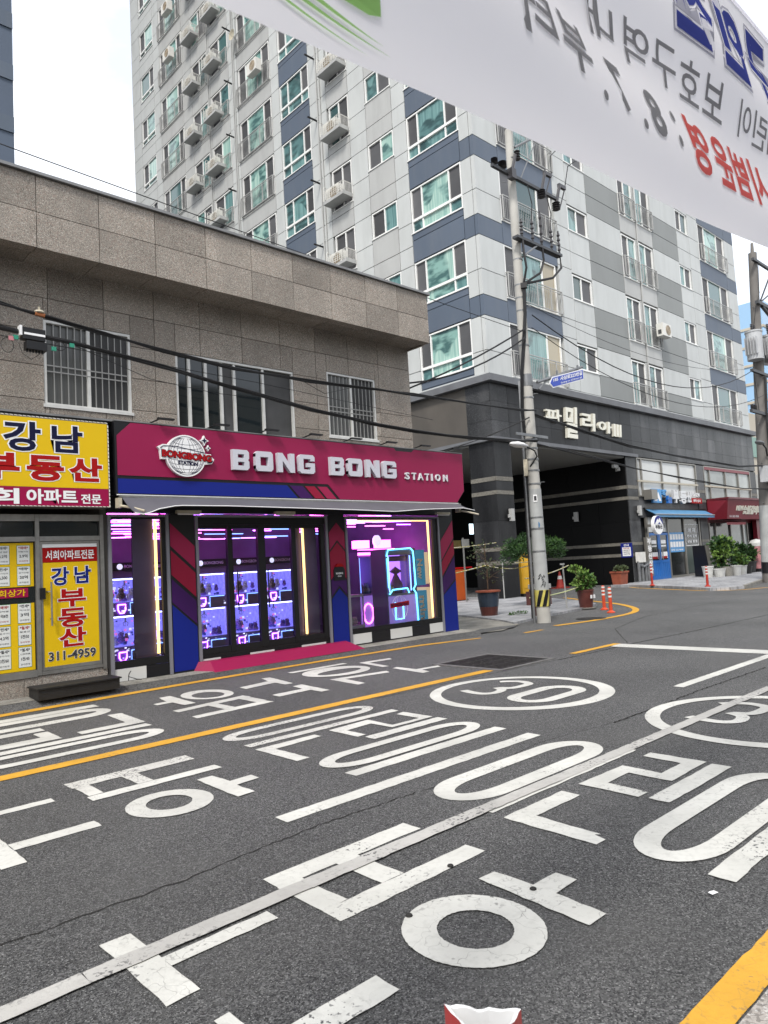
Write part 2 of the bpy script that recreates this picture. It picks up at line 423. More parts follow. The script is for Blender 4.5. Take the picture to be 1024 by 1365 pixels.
def thirty(cx, cy, dy):
    b = MB(); ring(b, ell(cx, cy, .985, .985, 84), ell(cx, cy + .02, .852, .84, 84))
    strip(b, [(x, y + dy) for x, y in ((6.15, 5.47), (6.10, 5.3), (6.10, 5.15), (6.2, 5.07), (6.38, 5.11), (6.47, 5.25))], .105)
    strip(b, [(x, y + dy) for x, y in ((6.47, 5.2), (6.52, 5.09), (6.67, 5.06), (6.84, 5.08), (6.915, 5.24), (6.87, 5.37), (6.79, 5.46))], .105)
    ring(b, pill(5.93, 6.95, 4.28 + dy, 4.83 + dy, .27), pill(6.05, 6.81, 4.42 + dy, 4.68 + dy, .16))
    struct('speed_limit_marking', b, M['white_paint'])
thirty(6.41, 4.88, 0.0); thirty(6.42, 2.34, -2.56)

b = MB(); poly(b, jag([(10.15, 5.94), (10.5, 5.995), (10.53, 2.3), (10.17, 2.3)])); struct('stop_line', b, M['white_paint'])
b = MB(); rect(b, 7.42, 10.1, 3.535, 3.655); struct('lane_line', b, M['white_paint'])
b = MB()
for x in range(-12, 8): poly(b, jag([(x * 1.0, 2.765), (min(x + 1.0, 7.82), 2.765), (min(x + 1.0, 7.82), 2.865), (x * 1.0, 2.865)]))
b.v = [(x, y, z + 0.004) for x, y, z in b.v]; struct('old_centre_line', b, M['grey_line'])
b = MB(); rect(b, -14, 7.42, 6.055, 6.215); rect(b, 9.22, 10.5, 5.965, 6.085); struct('yellow_line', b, M['yellow_paint'])
b = MB(); poly(b, jag([(-14, 8.75), (2.3, 8.97), (4.75, 9.07), (7.2, 9.08), (9.05, 9.0), (10.35, 8.72), (10.45, 8.78), (9.2, 9.15), (7.2, 9.22), (4.8, 9.23), (2.35, 9.15), (-14, 8.93)], .25)); rect(b, 11.4, 11.98, 8.43, 8.53); struct('yellow_edge_line', b, M['yellow_paint'])
b = MB(); strip(b, [(12.75, 8.70), (13.6, 8.56), (14.6, 8.52), (15.7, 8.62), (16.6, 8.95), (17.5, 9.55), (18.6, 10.6), (19.8, 12.2), (21.2, 14.0)], .16, 6); struct('yellow_corner_line', b, M['yellow_paint'])
b = MB(); strip(b, [(28.6, 15.4), (27.17, 14.82), (26.0, 13.3), (25.0, 11.8), (24.3, 10.6), (24.3, 9.7), (25.3, 9.15), (28, 8.9), (45, 8.8)], .14, 6); struct('yellow_corner_line', b, M['yellow_paint'])
b = MB(); rect(b, -10, 30, 1.015, 1.14); struct('yellow_edge_line', b, M['yellow_paint'])
b = MB()
for i in range(9): poly(b, jag([(12 + i * .5 + RND.uniform(0, .2), 3.6 + RND.uniform(-.1, .1)), (12.4 + i * .5, 3.62), (12.35 + i * .5, 3.75), (12.1 + i * .5, 3.7)], .04, .02))
struct('worn_marking', b, M['worn_paint'])

def crack(pts, w, nm='road_crack'):
    b = MB(); P = []
    for i in range(len(pts) - 1):
        p, q = pts[i], pts[i + 1]; k = max(2, int(math.hypot(q[0] - p[0], q[1] - p[1]) / .035))
        for j in range(k): P.append((p[0] + (q[0] - p[0]) * j / k, p[1] + (q[1] - p[1]) * j / k + RND.uniform(-.012, .012)))
    n = len(P); w_ = [w * RND.uniform(.25, 1.0) for _ in P]
    b.v = [(x, y + k, .003) for (x, y), k in zip(P, w_)] + [(x, y - k, .003) for (x, y), k in zip(P, w_)]
    for i in range(n - 1): b.f.append((i, i + 1, n + i + 1, n + i)); b.mi.append(0)
    struct(nm, b, M['crack'])
crack([(-4, 3.36), (.85, 3.345), (1.7, 3.33), (2.45, 3.40), (3.3, 3.36)], .0075)
crack([(3.3, 3.36), (3.9, 3.33), (4.7, 3.45), (5.6, 3.33), (6.2, 3.31)], .004)
crack([(5.62, 3.32), (6.2, 3.315), (7.4, 3.34), (9.1, 3.3)], .014)
crack([(8.6, 5.86), (9.4, 5.83), (10.3, 5.83), (12.7, 5.7), (16, 5.6)], .02)
crack([(5.3, 6.0), (6.3, 5.97), (7.5, 5.93), (8.6, 5.88)], .008)
crack([(10.6, 5.9), (12.5, 7.2), (15, 7.9), (20, 8.1)], .012)

# drain with its steel frame, sunk level with the asphalt
b = MB(); b.box(7.46, 8.70, 7.13, 7.20, -.05, .012); b.box(7.46, 8.70, 5.96, 6.03, -.05, .012); b.box(7.46, 7.54, 6.03, 7.13, -.05, .012); b.box(8.62, 8.70, 6.03, 7.13, -.05, .012)
M['worn_steel'] = mat('worn_steel', (0.16, 0.155, 0.15), 0.6, 0.4, var=(14, .3), bump=(60, .3))
M['iron'] = mat('iron', (0.028, 0.026, 0.026), 0.6, 0.5, var=(20, .4), spots=(60, (0.09, 0.085, 0.08), .86))
M['pit_shade'] = mat('pit_shade', (0.006, 0.006, 0.006), 0.95)
dg_ = thing('drain_grate', 'square dark iron drain grate set in the asphalt beside the yellow line', 'drain grate', (8.08, 6.58, 0))
obj('grate_frame', b, M['worn_steel'], dg_)
b = MB(); b.box(7.54, 8.62, 6.03, 7.13, .0008, .002); obj('pit_shade', b, M['pit_shade'], dg_)  # flat black sheet standing in for the shade of the open pit
b = MB()
for i in range(27): b.box(7.55 + i * .0407, 7.572 + i * .0407, 6.035, 7.125, .003, .011)
for i in range(5): b.box(7.54, 8.62, 6.06 + i * .255, 6.09 + i * .255, .0055, .0118)
obj('grate_bars', b, M['iron'], dg_, kind='stuff')
b = MB(); b.lathe([(.33, .003), (.33, .009), (.30, .012), (.0, .012)], (14.35, 8.83, 0), 28)
tag(obj('manhole_cover', b, M['iron']), 'round dark iron manhole cover inside the yellow corner curve', 'manhole cover')

# gutter concrete and apron in front of the shops
b = MB(); P = [(-14, 9.25), (2.3, 9.33), (4.7, 9.36), (7.5, 9.36), (9.6, 9.3), (10.9, 9.25)]
n = len(P); b.v = [(x, y - .14, .002) for x, y in P] + [(x, y, .075) for x, y in P]
for i in range(n - 1): b.f.append((i, i + 1, n + i + 1, n + i)); b.mi.append(0)
struct('road_edge_asphalt', b, M['old_asphalt'])
b = MB(); b.v = [(x, y, .078) for x, y in P] + [(x, 9.9, .112) for x, y in P]
for i in range(n - 1): b.f.append((i, i + 1, n + i + 1, n + i)); b.mi.append(0)
struct('gutter', b, M['concrete'])
b = MB(); poly(b, [(10.9, 9.25), (11.6, 9.15), (12.75, 9.6), (13.2, 10.3), (14.1, 12.4), (14.1, 16), (10.5, 16), (10.7, 9.9)]); b.v = [(x, y, .02) for x, y, z in b.v]
struct('concrete_apron', b, M['concrete'])
b = MB(); poly(b, jag([(10.75, 9.2), (12.2, 9.3), (12.5, 9.55), (11.6, 9.75), (10.8, 9.5)], .1, .03)); b.v = [(x, y, .026) for x, y, z in b.v]
struct('asphalt_patch', b, M['asphalt'])

def paving(name, a, bcol, mortar, sc, rot=0.0):
    m = bpy.data.materials.new(name); m.use_nodes = True; n = m.node_tree; L = n.links.new; bs = n.nodes['Principled BSDF']; bs.inputs['Roughness'].default_value = .8
    t = n.nodes.new('ShaderNodeTexCoord'); mp = n.nodes.new('ShaderNodeMapping'); mp.inputs['Rotation'].default_value = (0, 0, rot); L(t.outputs['Object'], mp.inputs[0])
    br = n.nodes.new('ShaderNodeTexBrick'); br.inputs['Scale'].default_value = sc; br.inputs['Color1'].default_value = (*a, 1); br.inputs['Color2'].default_value = (*bcol, 1); br.inputs['Mortar'].default_value = (*mortar, 1)
    br.inputs['Mortar Size'].default_value = .012; L(mp.outputs[0], br.inputs[0])
    nz = n.nodes.new('ShaderNodeTexNoise'); nz.inputs['Scale'].default_value = 1.3; nz.inputs['Detail'].default_value = 6; L(t.outputs['Object'], nz.inputs['Vector'])
    mr = n.nodes.new('ShaderNodeMapRange'); L(nz.outputs['Fac'], mr.inputs[0]); mr.inputs[1].default_value = .35; mr.inputs[2].default_value = .7; mr.inputs[3].default_value = .65; mr.inputs[4].default_value = 1.1
    mx = n.nodes.new('ShaderNodeMix'); mx.data_type = 'RGBA'; mx.blend_type = 'MULTIPLY'; mx.inputs[0].default_value = 1; L(br.outputs['Color'], mx.inputs[6]); L(_grey(n, L, mr.outputs[0]), mx.inputs[7]); L(mx.outputs[2], bs.inputs['Base Color'])
    return m
M['paving'] = paving('paving', (.40, .40, .41), (.28, .285, .30), (.16, .16, .16), 2.6, .35)
PLZ = [(12.75, 9.75), (14.5, 10.15), (16.7, 10.45), (18.2, 11.0), (19.4, 12.4), (20.5, 14.2), (21.15, 15.8), (21.15, 20), (14.2, 20), (14.15, 12.5), (13.3, 10.6)]
b = MB(); b.prism(PLZ, flat(0), -.1, .055); struct('pavement', b, M['paving'])
RSW = [(27.4, 15.8), (26.9, 14.3), (25.6, 12.2), (24.1, 10.3), (24.3, 9.75), (25.2, 9.62), (29.4, 10.55), (34, 10.9), (60, 10.9), (60, 15.8)]
b = MB(); b.prism(RSW, flat(0), -.1, .10); struct('pavement', b, M['paving'])
# kerb line along the right pavement
b = MB()
K = [(25.2, 9.55), (29.4, 10.48), (34, 10.83), (60, 10.83)]
for i in range(3): b.prism([K[i], K[i + 1], (K[i + 1][0], K[i + 1][1] + .13), (K[i][0], K[i][1] + .13)], flat(0), -.1, .115)
struct('kerb', b, M['concrete'])
# near kerb under the photographer
for i in range(-8, 22):
    b = MB(); b.prism([(i * .995, .80), (i * .995 + .985, .80), (i * .995 + .985, .985), (i * .995, .985)], flat(0), -.1, .035 + RND.uniform(0, .004))
    struct('kerb', b, M['kerbstone'])
b = MB(); b.box(-14, 40, -8, .795, -.1, .03); struct('pavement', b, M['paving'])

# ---------------------------------------------------------------- two-storey granite building
M['granite'] = mat('granite', (0.262, 0.234, 0.198), 0.75, spec=0.35, var=(2.2, .14), rnd=.15, bump=(70, .15), stain=(1.6, (0.165, 0.148, 0.128), .5),
                   spots=[(120, (0.42, 0.385, 0.34), .70), (150, (0.10, 0.088, 0.074), .72), (95, (0.26, 0.20, 0.165), .80)])
M['dark_joint'] = mat('dark_joint', (0.07, 0.065, 0.058), 0.95)
M['coping'] = mat('coping', (0.20, 0.20, 0.20), 0.5, .4, var=(4, .2))
M['white_frame'] = mat('white_frame', (0.55, 0.55, 0.53), 0.4, var=(8, .1))
M['tower_frame'] = mat('tower_frame', (0.74, 0.74, 0.72), 0.35)
M['dark_glass'] = mat('dark_glass', (0.010, 0.014, 0.016), 0.06, spec=.6, rnd=.4)
M['mesh_screen'] = mat('mesh_screen', (0.045, 0.045, 0.045), 0.6, var=(3, .3), rnd=.3)
M['frosted'] = mat('frosted', (0.09, 0.092, 0.088), 0.25, var=(1.5, .25))
M['grille'] = mat('grille', (0.27, 0.27, 0.26), 0.5, .2)
M['aluminium'] = mat('aluminium', (0.30, 0.295, 0.28), 0.38, .75, var=(12, .15), stain=(3, (.12, .11, .10), .5))
M['black_metal'] = mat('black_metal', (0.010, 0.010, 0.011), 0.4, .2)
M['black_panel'] = mat('black_panel', (0.008, 0.008, 0.010), 0.35)
M['interior_dark'] = mat('interior_dark', (0.012, 0.012, 0.013), 0.9)

gb = thing('granite_building', 'two storey shop building clad in speckled grey brown granite with a deep parapet', 'building', (3.0, 12.0, 0))
# carcass behind the cladding
b = MB(); b.box(-6, 9.88, 9.90, 15, 2.62, 6.50); b.box(-6, 9.93, 9.32, 9.90, 5.70, 6.50); obj('wall', b, M['dark_joint'], gb)
b = MB(); b.box(-6, 3.80, 10.3, 14.2, .0, 2.62); b.box(-6, 3.80, 9.62, 10.3, 0, .30); b.box(3.74, 3.84, 9.62, 14.2, .0, 2.62); b.box(10.68, 10.78, 9.62, 14.2, .0, 3.45); b.box(3.84, 10.68, 14.1, 14.2, 0, 2.62); b.box(9.89, 10.68, 9.62, 14.2, 2.62, 3.45)
obj('ground_floor_wall', b, M['dark_joint'], gb)
b = MB(); b.box(-6.1, 10.0, 9.10, 9.165, 6.572, 6.61); b.box(9.93, 10.0, 9.165, 15, 6.572, 6.61); b.box(-6.1, 9.93, 9.165, 15, 6.56, 6.60); obj('coping', b, M['coping'], gb)
b = MB(); b.box(9.95, 10.8, 9.75, 9.9, 3.455, 3.62); b.box(9.9, 10.85, 9.70, 9.95, 3.622, 3.66); obj('low_parapet', b, M['concrete'], gb)
b = MB(); b.box(10.002, 10.06, 9.28, 9.50, 5.82, 6.12); tag(obj('wall_plate', b, mat('plate_blue', (.02, .05, .22), .4)), 'small blue plate fixed on the right end of the granite parapet', 'plate')

def sub(rects, holes):
    for h in holes:
        o = []
        for x0, x1, z0, z1 in rects:
            a0, a1, c0, c1 = max(x0, h[0]), min(x1, h[1]), max(z0, h[2]), min(z1, h[3])
            if a0 >= a1 or c0 >= c1: o.append((x0, x1, z0, z1)); continue
            if x0 < a0: o.append((x0, a0, z0, z1))
            if a1 < x1: o.append((a1, x1, z0, z1))
            if z0 < c0: o.append((a0, a1, z0, c0))
            if c1 < z1: o.append((a0, a1, c1, z1))
        rects = o
    return [r for r in rects if r[1] - r[0] > .02 and r[3] - r[2] > .02]

GW = [(3.12, 4.30, 3.80, 4.95), (4.99, 7.14, 3.62, 4.81), (7.87, 9.02, 3.77, 4.93)]
zs = [2.62, 3.40, 3.86, 4.32, 4.78, 5.24, 5.70]
def tile(x0, x1, y0, y1, z0, z1):
    j = .0045; b = MB(); b.box(x0 + j, x1 - j, y0, y1, z0 + j, z1 - j)
    o = obj('granite_tile', b, M['granite'], gb); return o
edges = [9.95, 9.12] + [9.12 - .7425 * k for k in range(1, 16)]
edges = edges[::-1]
for i in range(len(edges) - 1):
    for k in range(len(zs) - 1):
        for r in sub([(edges[i], edges[i + 1], zs[k], zs[k + 1])], GW):
            tile(r[0], r[1], 9.75 - RND.uniform(0, .003), 9.899, r[2], r[3])
for k in range(6): tile(9.881, 9.95, 9.95 + k * .8, 9.95 + (k + 1) * .8, 2.62, 5.7)
pe = [9.95] + [9.14 - .7835 * k for k in range(0, 16)]
pe = pe[::-1]
for i in range(len(pe) - 1):
    for z0, z1 in ((5.635, 6.10), (6.10, 6.57)): tile(pe[i], pe[i + 1], 9.15 - RND.uniform(0, .003), 9.318, z0, z1)
    tile(pe[i], pe[i + 1], 9.325, 9.745, 5.66, 5.697)
for k in range(7):
    for z0, z1 in ((5.635, 6.10), (6.10, 6.57)): tile(9.932, 9.99, 9.33 + k * .78, 9.33 + (k + 1) * .78, z0, z1)

def building_window(x0, x1, z0, z1, lights, parent, y=9.79, grill=False, frame='white_frame'):
    """lights: list of (u0, u1, material, depth) in 0..1"""
    w = x1 - x0; b = MB(); t = .035
    b.box(x0, x1, y - .03, y + .05, z0, z0 + t); b.box(x0, x1, y - .03, y + .05, z1 - t, z1)
    b.box(x0, x0 + t, y - .03, y + .05, z0 + t, z1 - t); b.box(x1 - t, x1, y - .03, y + .05, z0 + t, z1 - t)
    for u in sorted({u for l in lights for u in l[:2]})[1:-1]: b.box(x0 + u * w - .022, x0 + u * w + .022, y - .02, y + .05, z0 + t, z1 - t)
    b.box(x0 - .02, x1 + .02, y - .055, y - .031, z0 - .03, z0 + .012)
    f = obj('window', b, M[frame], parent)
    for u0, u1, mt in lights:
        a0, a1 = x0 + u0 * w + .02, x0 + u1 * w - .02
        p = MB(); p.box(a0, a1, y + .02, y + .03, z0 + t, z1 - t); obj('pane', p, M[mt], f)
    if grill:
        p = MB(); g0, g1 = grill; n = int((g1 - g0) / .085)
        for i in range(1, n): p.box(g0 + (g1 - g0) * i / n - .006, g0 + (g1 - g0) * i / n + .006, y - .018, y - .006, z0 + .04, z1 - .04)
        for q in (.47, .40): p.box(g0, g1, y - .022, y - .019, z0 + (z1 - z0) * q - .008, z0 + (z1 - z0) * q + .008)
        obj('security_bars', p, M['grille'], f)
    return f
building_window(*GW[0], [(0, .5, 'frosted'), (.5, 1, 'mesh_screen')], gb, grill=(3.16, 4.26))
building_window(*GW[1], [(0, .105, 'dark_glass'), (.105, .235, 'dark_glass'), (.235, .36, 'dark_glass'), (.36, .47, 'mesh_screen'), (.47, .72, 'dark_glass'), (.72, 1, 'mesh_screen')], gb)
building_window(*GW[2], [(0, .49, 'frosted'), (.49, 1, 'mesh_screen')], gb, grill=(7.91, 8.98))

# ---------------------------------------------------------------- estate agent's front (left)
M['sign_yellow'] = mat('sign_yellow', lin(208, 172, 8), 0.5, spec=.25, var=(1.2, .06))
M['sign_navy'] = mat('sign_navy', (0.003, 0.004, 0.030), 0.5, spec=.2)
M['sign_red'] = mat('sign_red', lin(150, 8, 10), 0.5, spec=.2)
M['sign_white'] = mat('sign_white', (0.74, 0.74, 0.74), 0.4)
M['sign_magenta'] = mat('sign_magenta', lin(140, 10, 62), 0.5, spec=.2, var=(1.5, .06))
M['door_blue'] = mat('door_blue', lin(14, 30, 105), 0.5, spec=.2)
M['bulb'] = mat('bulb', (.75, .74, .68), .3)
ys = thing('shop_sign', 'yellow estate agent signboard with navy and red Korean letters above a magenta strip', 'sign', (3.1, 9.33, 2.41))
b = MB(); b.box(1.2, 3.765, 9.32, 9.60, 2.41, 3.53); obj('sign_box', b, M['aluminium'], ys)
b = MB(); b.box(1.215, 3.75, 9.312, 9.319, 2.655, 3.515); obj('yellow_panel', b, M['sign_yellow'], ys)
b = MB(); b.box(1.215, 3.75, 9.312, 9.319, 2.425, 2.652); obj('magenta_panel', b, M['sign_magenta'], ys)
F = front(9.311)
def outlined(body, r, mt, par, o1=.045, o2=.075, fn=F, hint=None):
    text('letter_outline', body, r, fn, M['sign_white'], par, .002, 0, o2, ref=o1)
    text('lettering', body, r, fn, M[mt], par, .004, 0, o1)
outlined('강', (2.49, 2.92, 3.09, 3.46), 'sign_navy', ys, .03, .065); outlined('남', (3.05, 3.43, 3.10, 3.45), 'sign_navy', ys, .03, .065)
outlined('부', (2.16, 2.67, 2.74, 3.06), 'sign_red', ys, .04, .07); outlined('동', (2.75, 3.19, 2.73, 3.05), 'sign_red', ys, .04, .07); outlined('산', (3.25, 3.67, 2.74, 3.05), 'sign_red', ys, .04, .07)
text('lettering', '서희', (1.9, 2.66, 2.44, 2.63), F, M['sign_white'], ys, .004, 0, .03)
text('lettering', '아파트', (2.74, 3.35, 2.445, 2.63), F, M['sign_white'], ys, .004, 0, .035); text('lettering', '전문', (3.39, 3.65, 2.455, 2.58), F, M['sign_white'], ys, .004, 0, .025)
b = MB()
for i in range(52): b.cyl((3.755 - i * .05, 9.31, 3.527), (3.72 - i * .05, 9.31, 3.533), .006, n=5); b.cyl((3.755 - i * .05, 9.31, 2.416), (3.725 - i * .05, 9.31, 2.42), .005, n=5)
for i in range(22): b.cyl((3.761, 9.31, 3.5 - i * .05), (3.763, 9.31, 3.465 - i * .05), .006, n=5)
obj('bulb_string', b, M['bulb'], ys, kind='stuff')
b = MB(); b.box(1.2, 3.95, 9.36, 9.74, 3.575, 3.60); tag(obj('sign_canopy', b, M['coping']), 'thin grey metal ledge capping the yellow signboard', 'ledge')

sf = thing('estate_agent_shop', 'aluminium framed estate agent shop front with poster window and transoms', 'shop', (3.0, 9.6, .1))
b = MB()
for x0, x1, z0, z1 in ((2.915, 2.965, .33, 2.34), (3.725, 3.775, .30, 2.34), (1.2, 2.912, 2.00, 2.06), (2.968, 3.722, 2.00, 2.06), (1.2, 2.912, 2.255, 2.34), (2.968, 3.722, 2.255, 2.34), (1.2, 2.912, .32, .405), (2.968, 3.722, .33, .375), (1.8, 1.85, .41, 2.0)):
    b.box(x0, x1, 9.585, 9.66, z0, z1)
obj('frame', b, M['aluminium'], sf)
for x0, x1 in ((1.2, 2.912), (2.97, 3.72)):
    b = MB(); b.box(x0, x1, 9.63, 9.64, 2.062, 2.253); obj('transom_pane', b, M['dark_glass'], sf)
b = MB(); b.box(1.2, 2.912, 9.63, 9.64, .41, 1.998); obj('window_pane', b, M['dark_glass'], sf)
b = MB(); b.box(1.2, 2.90, 9.622, 9.628, 1.44, 1.985); b.box(1.2, 2.90, 9.622, 9.628, .41, 1.235); obj('yellow_film', b, M['sign_yellow'], sf)
b = MB(); b.box(1.9, 2.83, 9.620, 9.628, 1.31, 1.425); obj('banner_strip', b, M['sign_magenta'], sf)
text('lettering', '자양 서희상가', (2.14, 2.80, 1.325, 1.41), front(9.6195), M['sign_yellow'], sf, .003, 0, .02)
M['paper'] = mat('paper', (.60, .62, .60), .6); M['print'] = mat('print', (.03, .03, .035), .6); M['green_line'] = mat('green_line', (.04, .16, .05), .6)
PT = [('매매', '2.9억', '대출가능'), ('매매', '20억', '상가건물'), ('전세', '3억', '역세권'), ('월세', '5천/50', '풀옵션'), ('월세', '1천/45', '신축원룸'), ('매매', '4.2억', '남향'), ('전세', '6,500', '즉시입주'), ('매매', '1억8천', '급매물'), ('전세', '4.2억', '올수리'), ('월세', '3천/60', '주차가능')]
for c, (u0, u1) in enumerate(((2.705, 2.86), (2.47, 2.625), (2.235, 2.39), (2.0, 2.155))):
    for r, (w0, w1) in enumerate(((1.72, 1.955), (1.455, 1.695), (.99, 1.235), (.72, .97), (.45, .70))):
        if c > 1 and r > 2: continue
        t_, p_, n_ = PT[(r + c * 5) % 10]
        b = MB(); b.prism(pill_rect(u0, u1, w0, w1, .022) if False else [(u0, w0), (u1, w0), (u1, w1), (u0, w1)], front(9.6215), 0, .0012)
        pp = obj('poster', b, M['green_line'], sf)
        b = MB(); b.prism([(u0 + .005, w0 + .005), (u1 - .005, w0 + .005), (u1 - .005, w1 - .005), (u0 + .005, w1 - .005)], front(9.6200), 0, .0012); obj('sheet', b, M['paper'], pp)
        H = w1 - w0; fn = front(9.6185)
        red = M['sign_red'] if (r + c) % 3 == 0 else M['print']
        text('heading', '*' + t_ + '*', (u0 + .02, u1 - .02, w1 - H * .22, w1 - H * .06), fn, red, pp, .001, 0, .02)
        text('price', p_, (u0 + .03, u1 - .03, w0 + H * .34, w0 + H * .52), fn, M['print'], pp, .001, 0, .02)
        text('note', n_, (u0 + .02, u1 - .02, w0 + H * .62, w0 + H * .70), fn, M['print'], pp, .001, 0, 0)
        text('note', '문의환영', (u0 + .025, u1 - .025, w0 + H * .12, w0 + H * .20), fn, red, pp, .001, 0, 0)
# door
b = MB(); b.box(2.972, 3.718, 9.60, 9.64, .378, .42); b.box(2.972, 3.0, 9.60, 9.64, .42, 1.995); b.box(3.69, 3.718, 9.60, 9.64, .42, 1.995); b.box(3.0, 3.69, 9.60, 9.64, 1.965, 1.995)
dr = obj('door', b, M['aluminium'], sf)
b = MB(); b.box(3.0, 3.69, 9.606, 9.630, .42, 1.725); obj('yellow_panel', b, M['sign_yellow'], dr)
b = MB(); b.box(3.0, 3.69, 9.606, 9.630, 1.728, 1.915); obj('red_panel', b, M['sign_red'], dr)
b = MB(); b.box(3.0, 3.69, 9.608, 9.630, 1.918, 1.963); obj('white_strip', b, M['sign_white'], dr)
Fd = front(9.605)
text('lettering', '서희아파트전문', (3.04, 3.65, 1.76, 1.88), Fd, M['sign_white'], dr, .003, 0, .02)
outlined('강', (3.10, 3.32, 1.43, 1.665), 'door_blue', dr, .03, .06, Fd); outlined('남', (3.39, 3.60, 1.445, 1.67), 'door_blue', dr, .03, .06, Fd)
outlined('부', (3.18, 3.53, 1.15, 1.38), 'sign_red', dr, .03, .055, Fd); outlined('동', (3.18, 3.53, .89, 1.13), 'sign_red', dr, .03, .055, Fd); outlined('산', (3.18, 3.52, .645, .885), 'sign_red', dr, .03, .055, Fd)
outlined('311-4959', (3.05, 3.64, .485, .60), 'print', dr, .025, .05, Fd)
b = MB(); b.cyl((3.085, 9.55, .93), (3.085, 9.55, 1.48), .011); b.cyl((3.085, 9.55, 1.36), (3.04, 9.604, 1.36), .008); b.cyl((3.085, 9.55, 1.02), (3.085, 9.604, 1.02), .008); obj('handle', b, M['aluminium'], dr)
b = MB(); b.box(2.955, 3.02, 9.565, 9.599, 1.27, 1.41); obj('lock', b, M['black_metal'], dr)
# granite plinth below the window
for i in range(3):
    b = MB(); b.box(1.2 + i * .52, 1.715 + i * .52, 9.60, 9.619, .08, .315); obj('granite_tile', b, M['granite'], gb)
b = MB(); b.box(2.76, 3.785, 9.60, 9.619, .08, .325); obj('granite_tile', b, M['granite'], gb)
b = MB(); b.box(2.80, 3.78, 9.20, 9.56, .08, .205); b.box(2.78, 3.80, 9.18, 9.57, .206, .222)
tag(obj('door_step', b, mat('black_rubber', (.012, .012, .012), .55, var=(10, .3), bump=(40, .3))), 'low black step in front of the yellow estate agent door', 'step')

# ---------------------------------------------------------------- claw machine arcade front
M['fascia'] = mat('fascia', lin(134, 22, 66), 0.5, spec=.25, var=(.9, .05))
M['crimson'] = mat('crimson', lin(138, 18, 50), 0.5, spec=.25)
M['rose'] = mat('rose', lin(148, 30, 70), 0.5, spec=.25)
M['purple'] = mat('purple', lin(56, 16, 80), 0.5, spec=.25)
M['royal'] = mat('royal', lin(12, 30, 118), 0.5, spec=.25)
M['letter_face'] = mat('letter_face', (.50, .50, .55), 0.35)
M['letter_back'] = mat('letter_back', (.60, .60, .63), .4)
fs = thing('arcade_sign', 'magenta arcade fascia reading BONG BONG STATION with a white globe logo', 'sign', (7.3, 9.35, 2.6))
b = MB(); b.prism([(3.845, 2.59), (10.63, 2.59), (10.86, 2.83), (10.87, 3.575), (3.845, 3.575)], front(9.60), 0, .292); obj('sign_box', b, M['black_panel'], fs)
Fz = front(9.307)
b = MB(); b.prism([(3.875, 3.38), (3.875, 2.845), (7.42, 2.845), (7.66, 2.60), (10.625, 2.60), (10.845, 2.835), (10.855, 3.565), (9.50, 3.565), (9.43, 3.515), (9.03, 3.515), (8.98, 3.565), (4.07, 3.565)], Fz, 0, .006); obj('magenta_panel', b, M['fascia'], fs, fix=True)
b = MB(); b.prism([(3.875, 2.605), (6.79, 2.605), (6.59, 2.80), (3.875, 2.80)], Fz, 0, .006); obj('blue_panel', b, M['royal'], fs)
for u, mt in ((6.64, 'purple'), (6.94, 'crimson'), (7.19, 'rose')):
    w = .255 if mt == 'purple' else .20
    b = MB(); b.prism([(u + .20, 2.605), (u + w + .20, 2.605), (u + w, 2.80), (u, 2.80)], Fz, 0, .006); obj('slanted_stripe', b, M[mt], fs)
b = MB(); b.box(3.85, 10.64, 9.285, 9.30, 2.575, 2.588); obj('white_trim', b, M['sign_white'], fs)
b = MB(); b.box(3.845, 10.87, 9.30, 9.60, 3.577, 3.592); obj('top_trim', b, M['coping'], fs)
Ff = front(9.30)
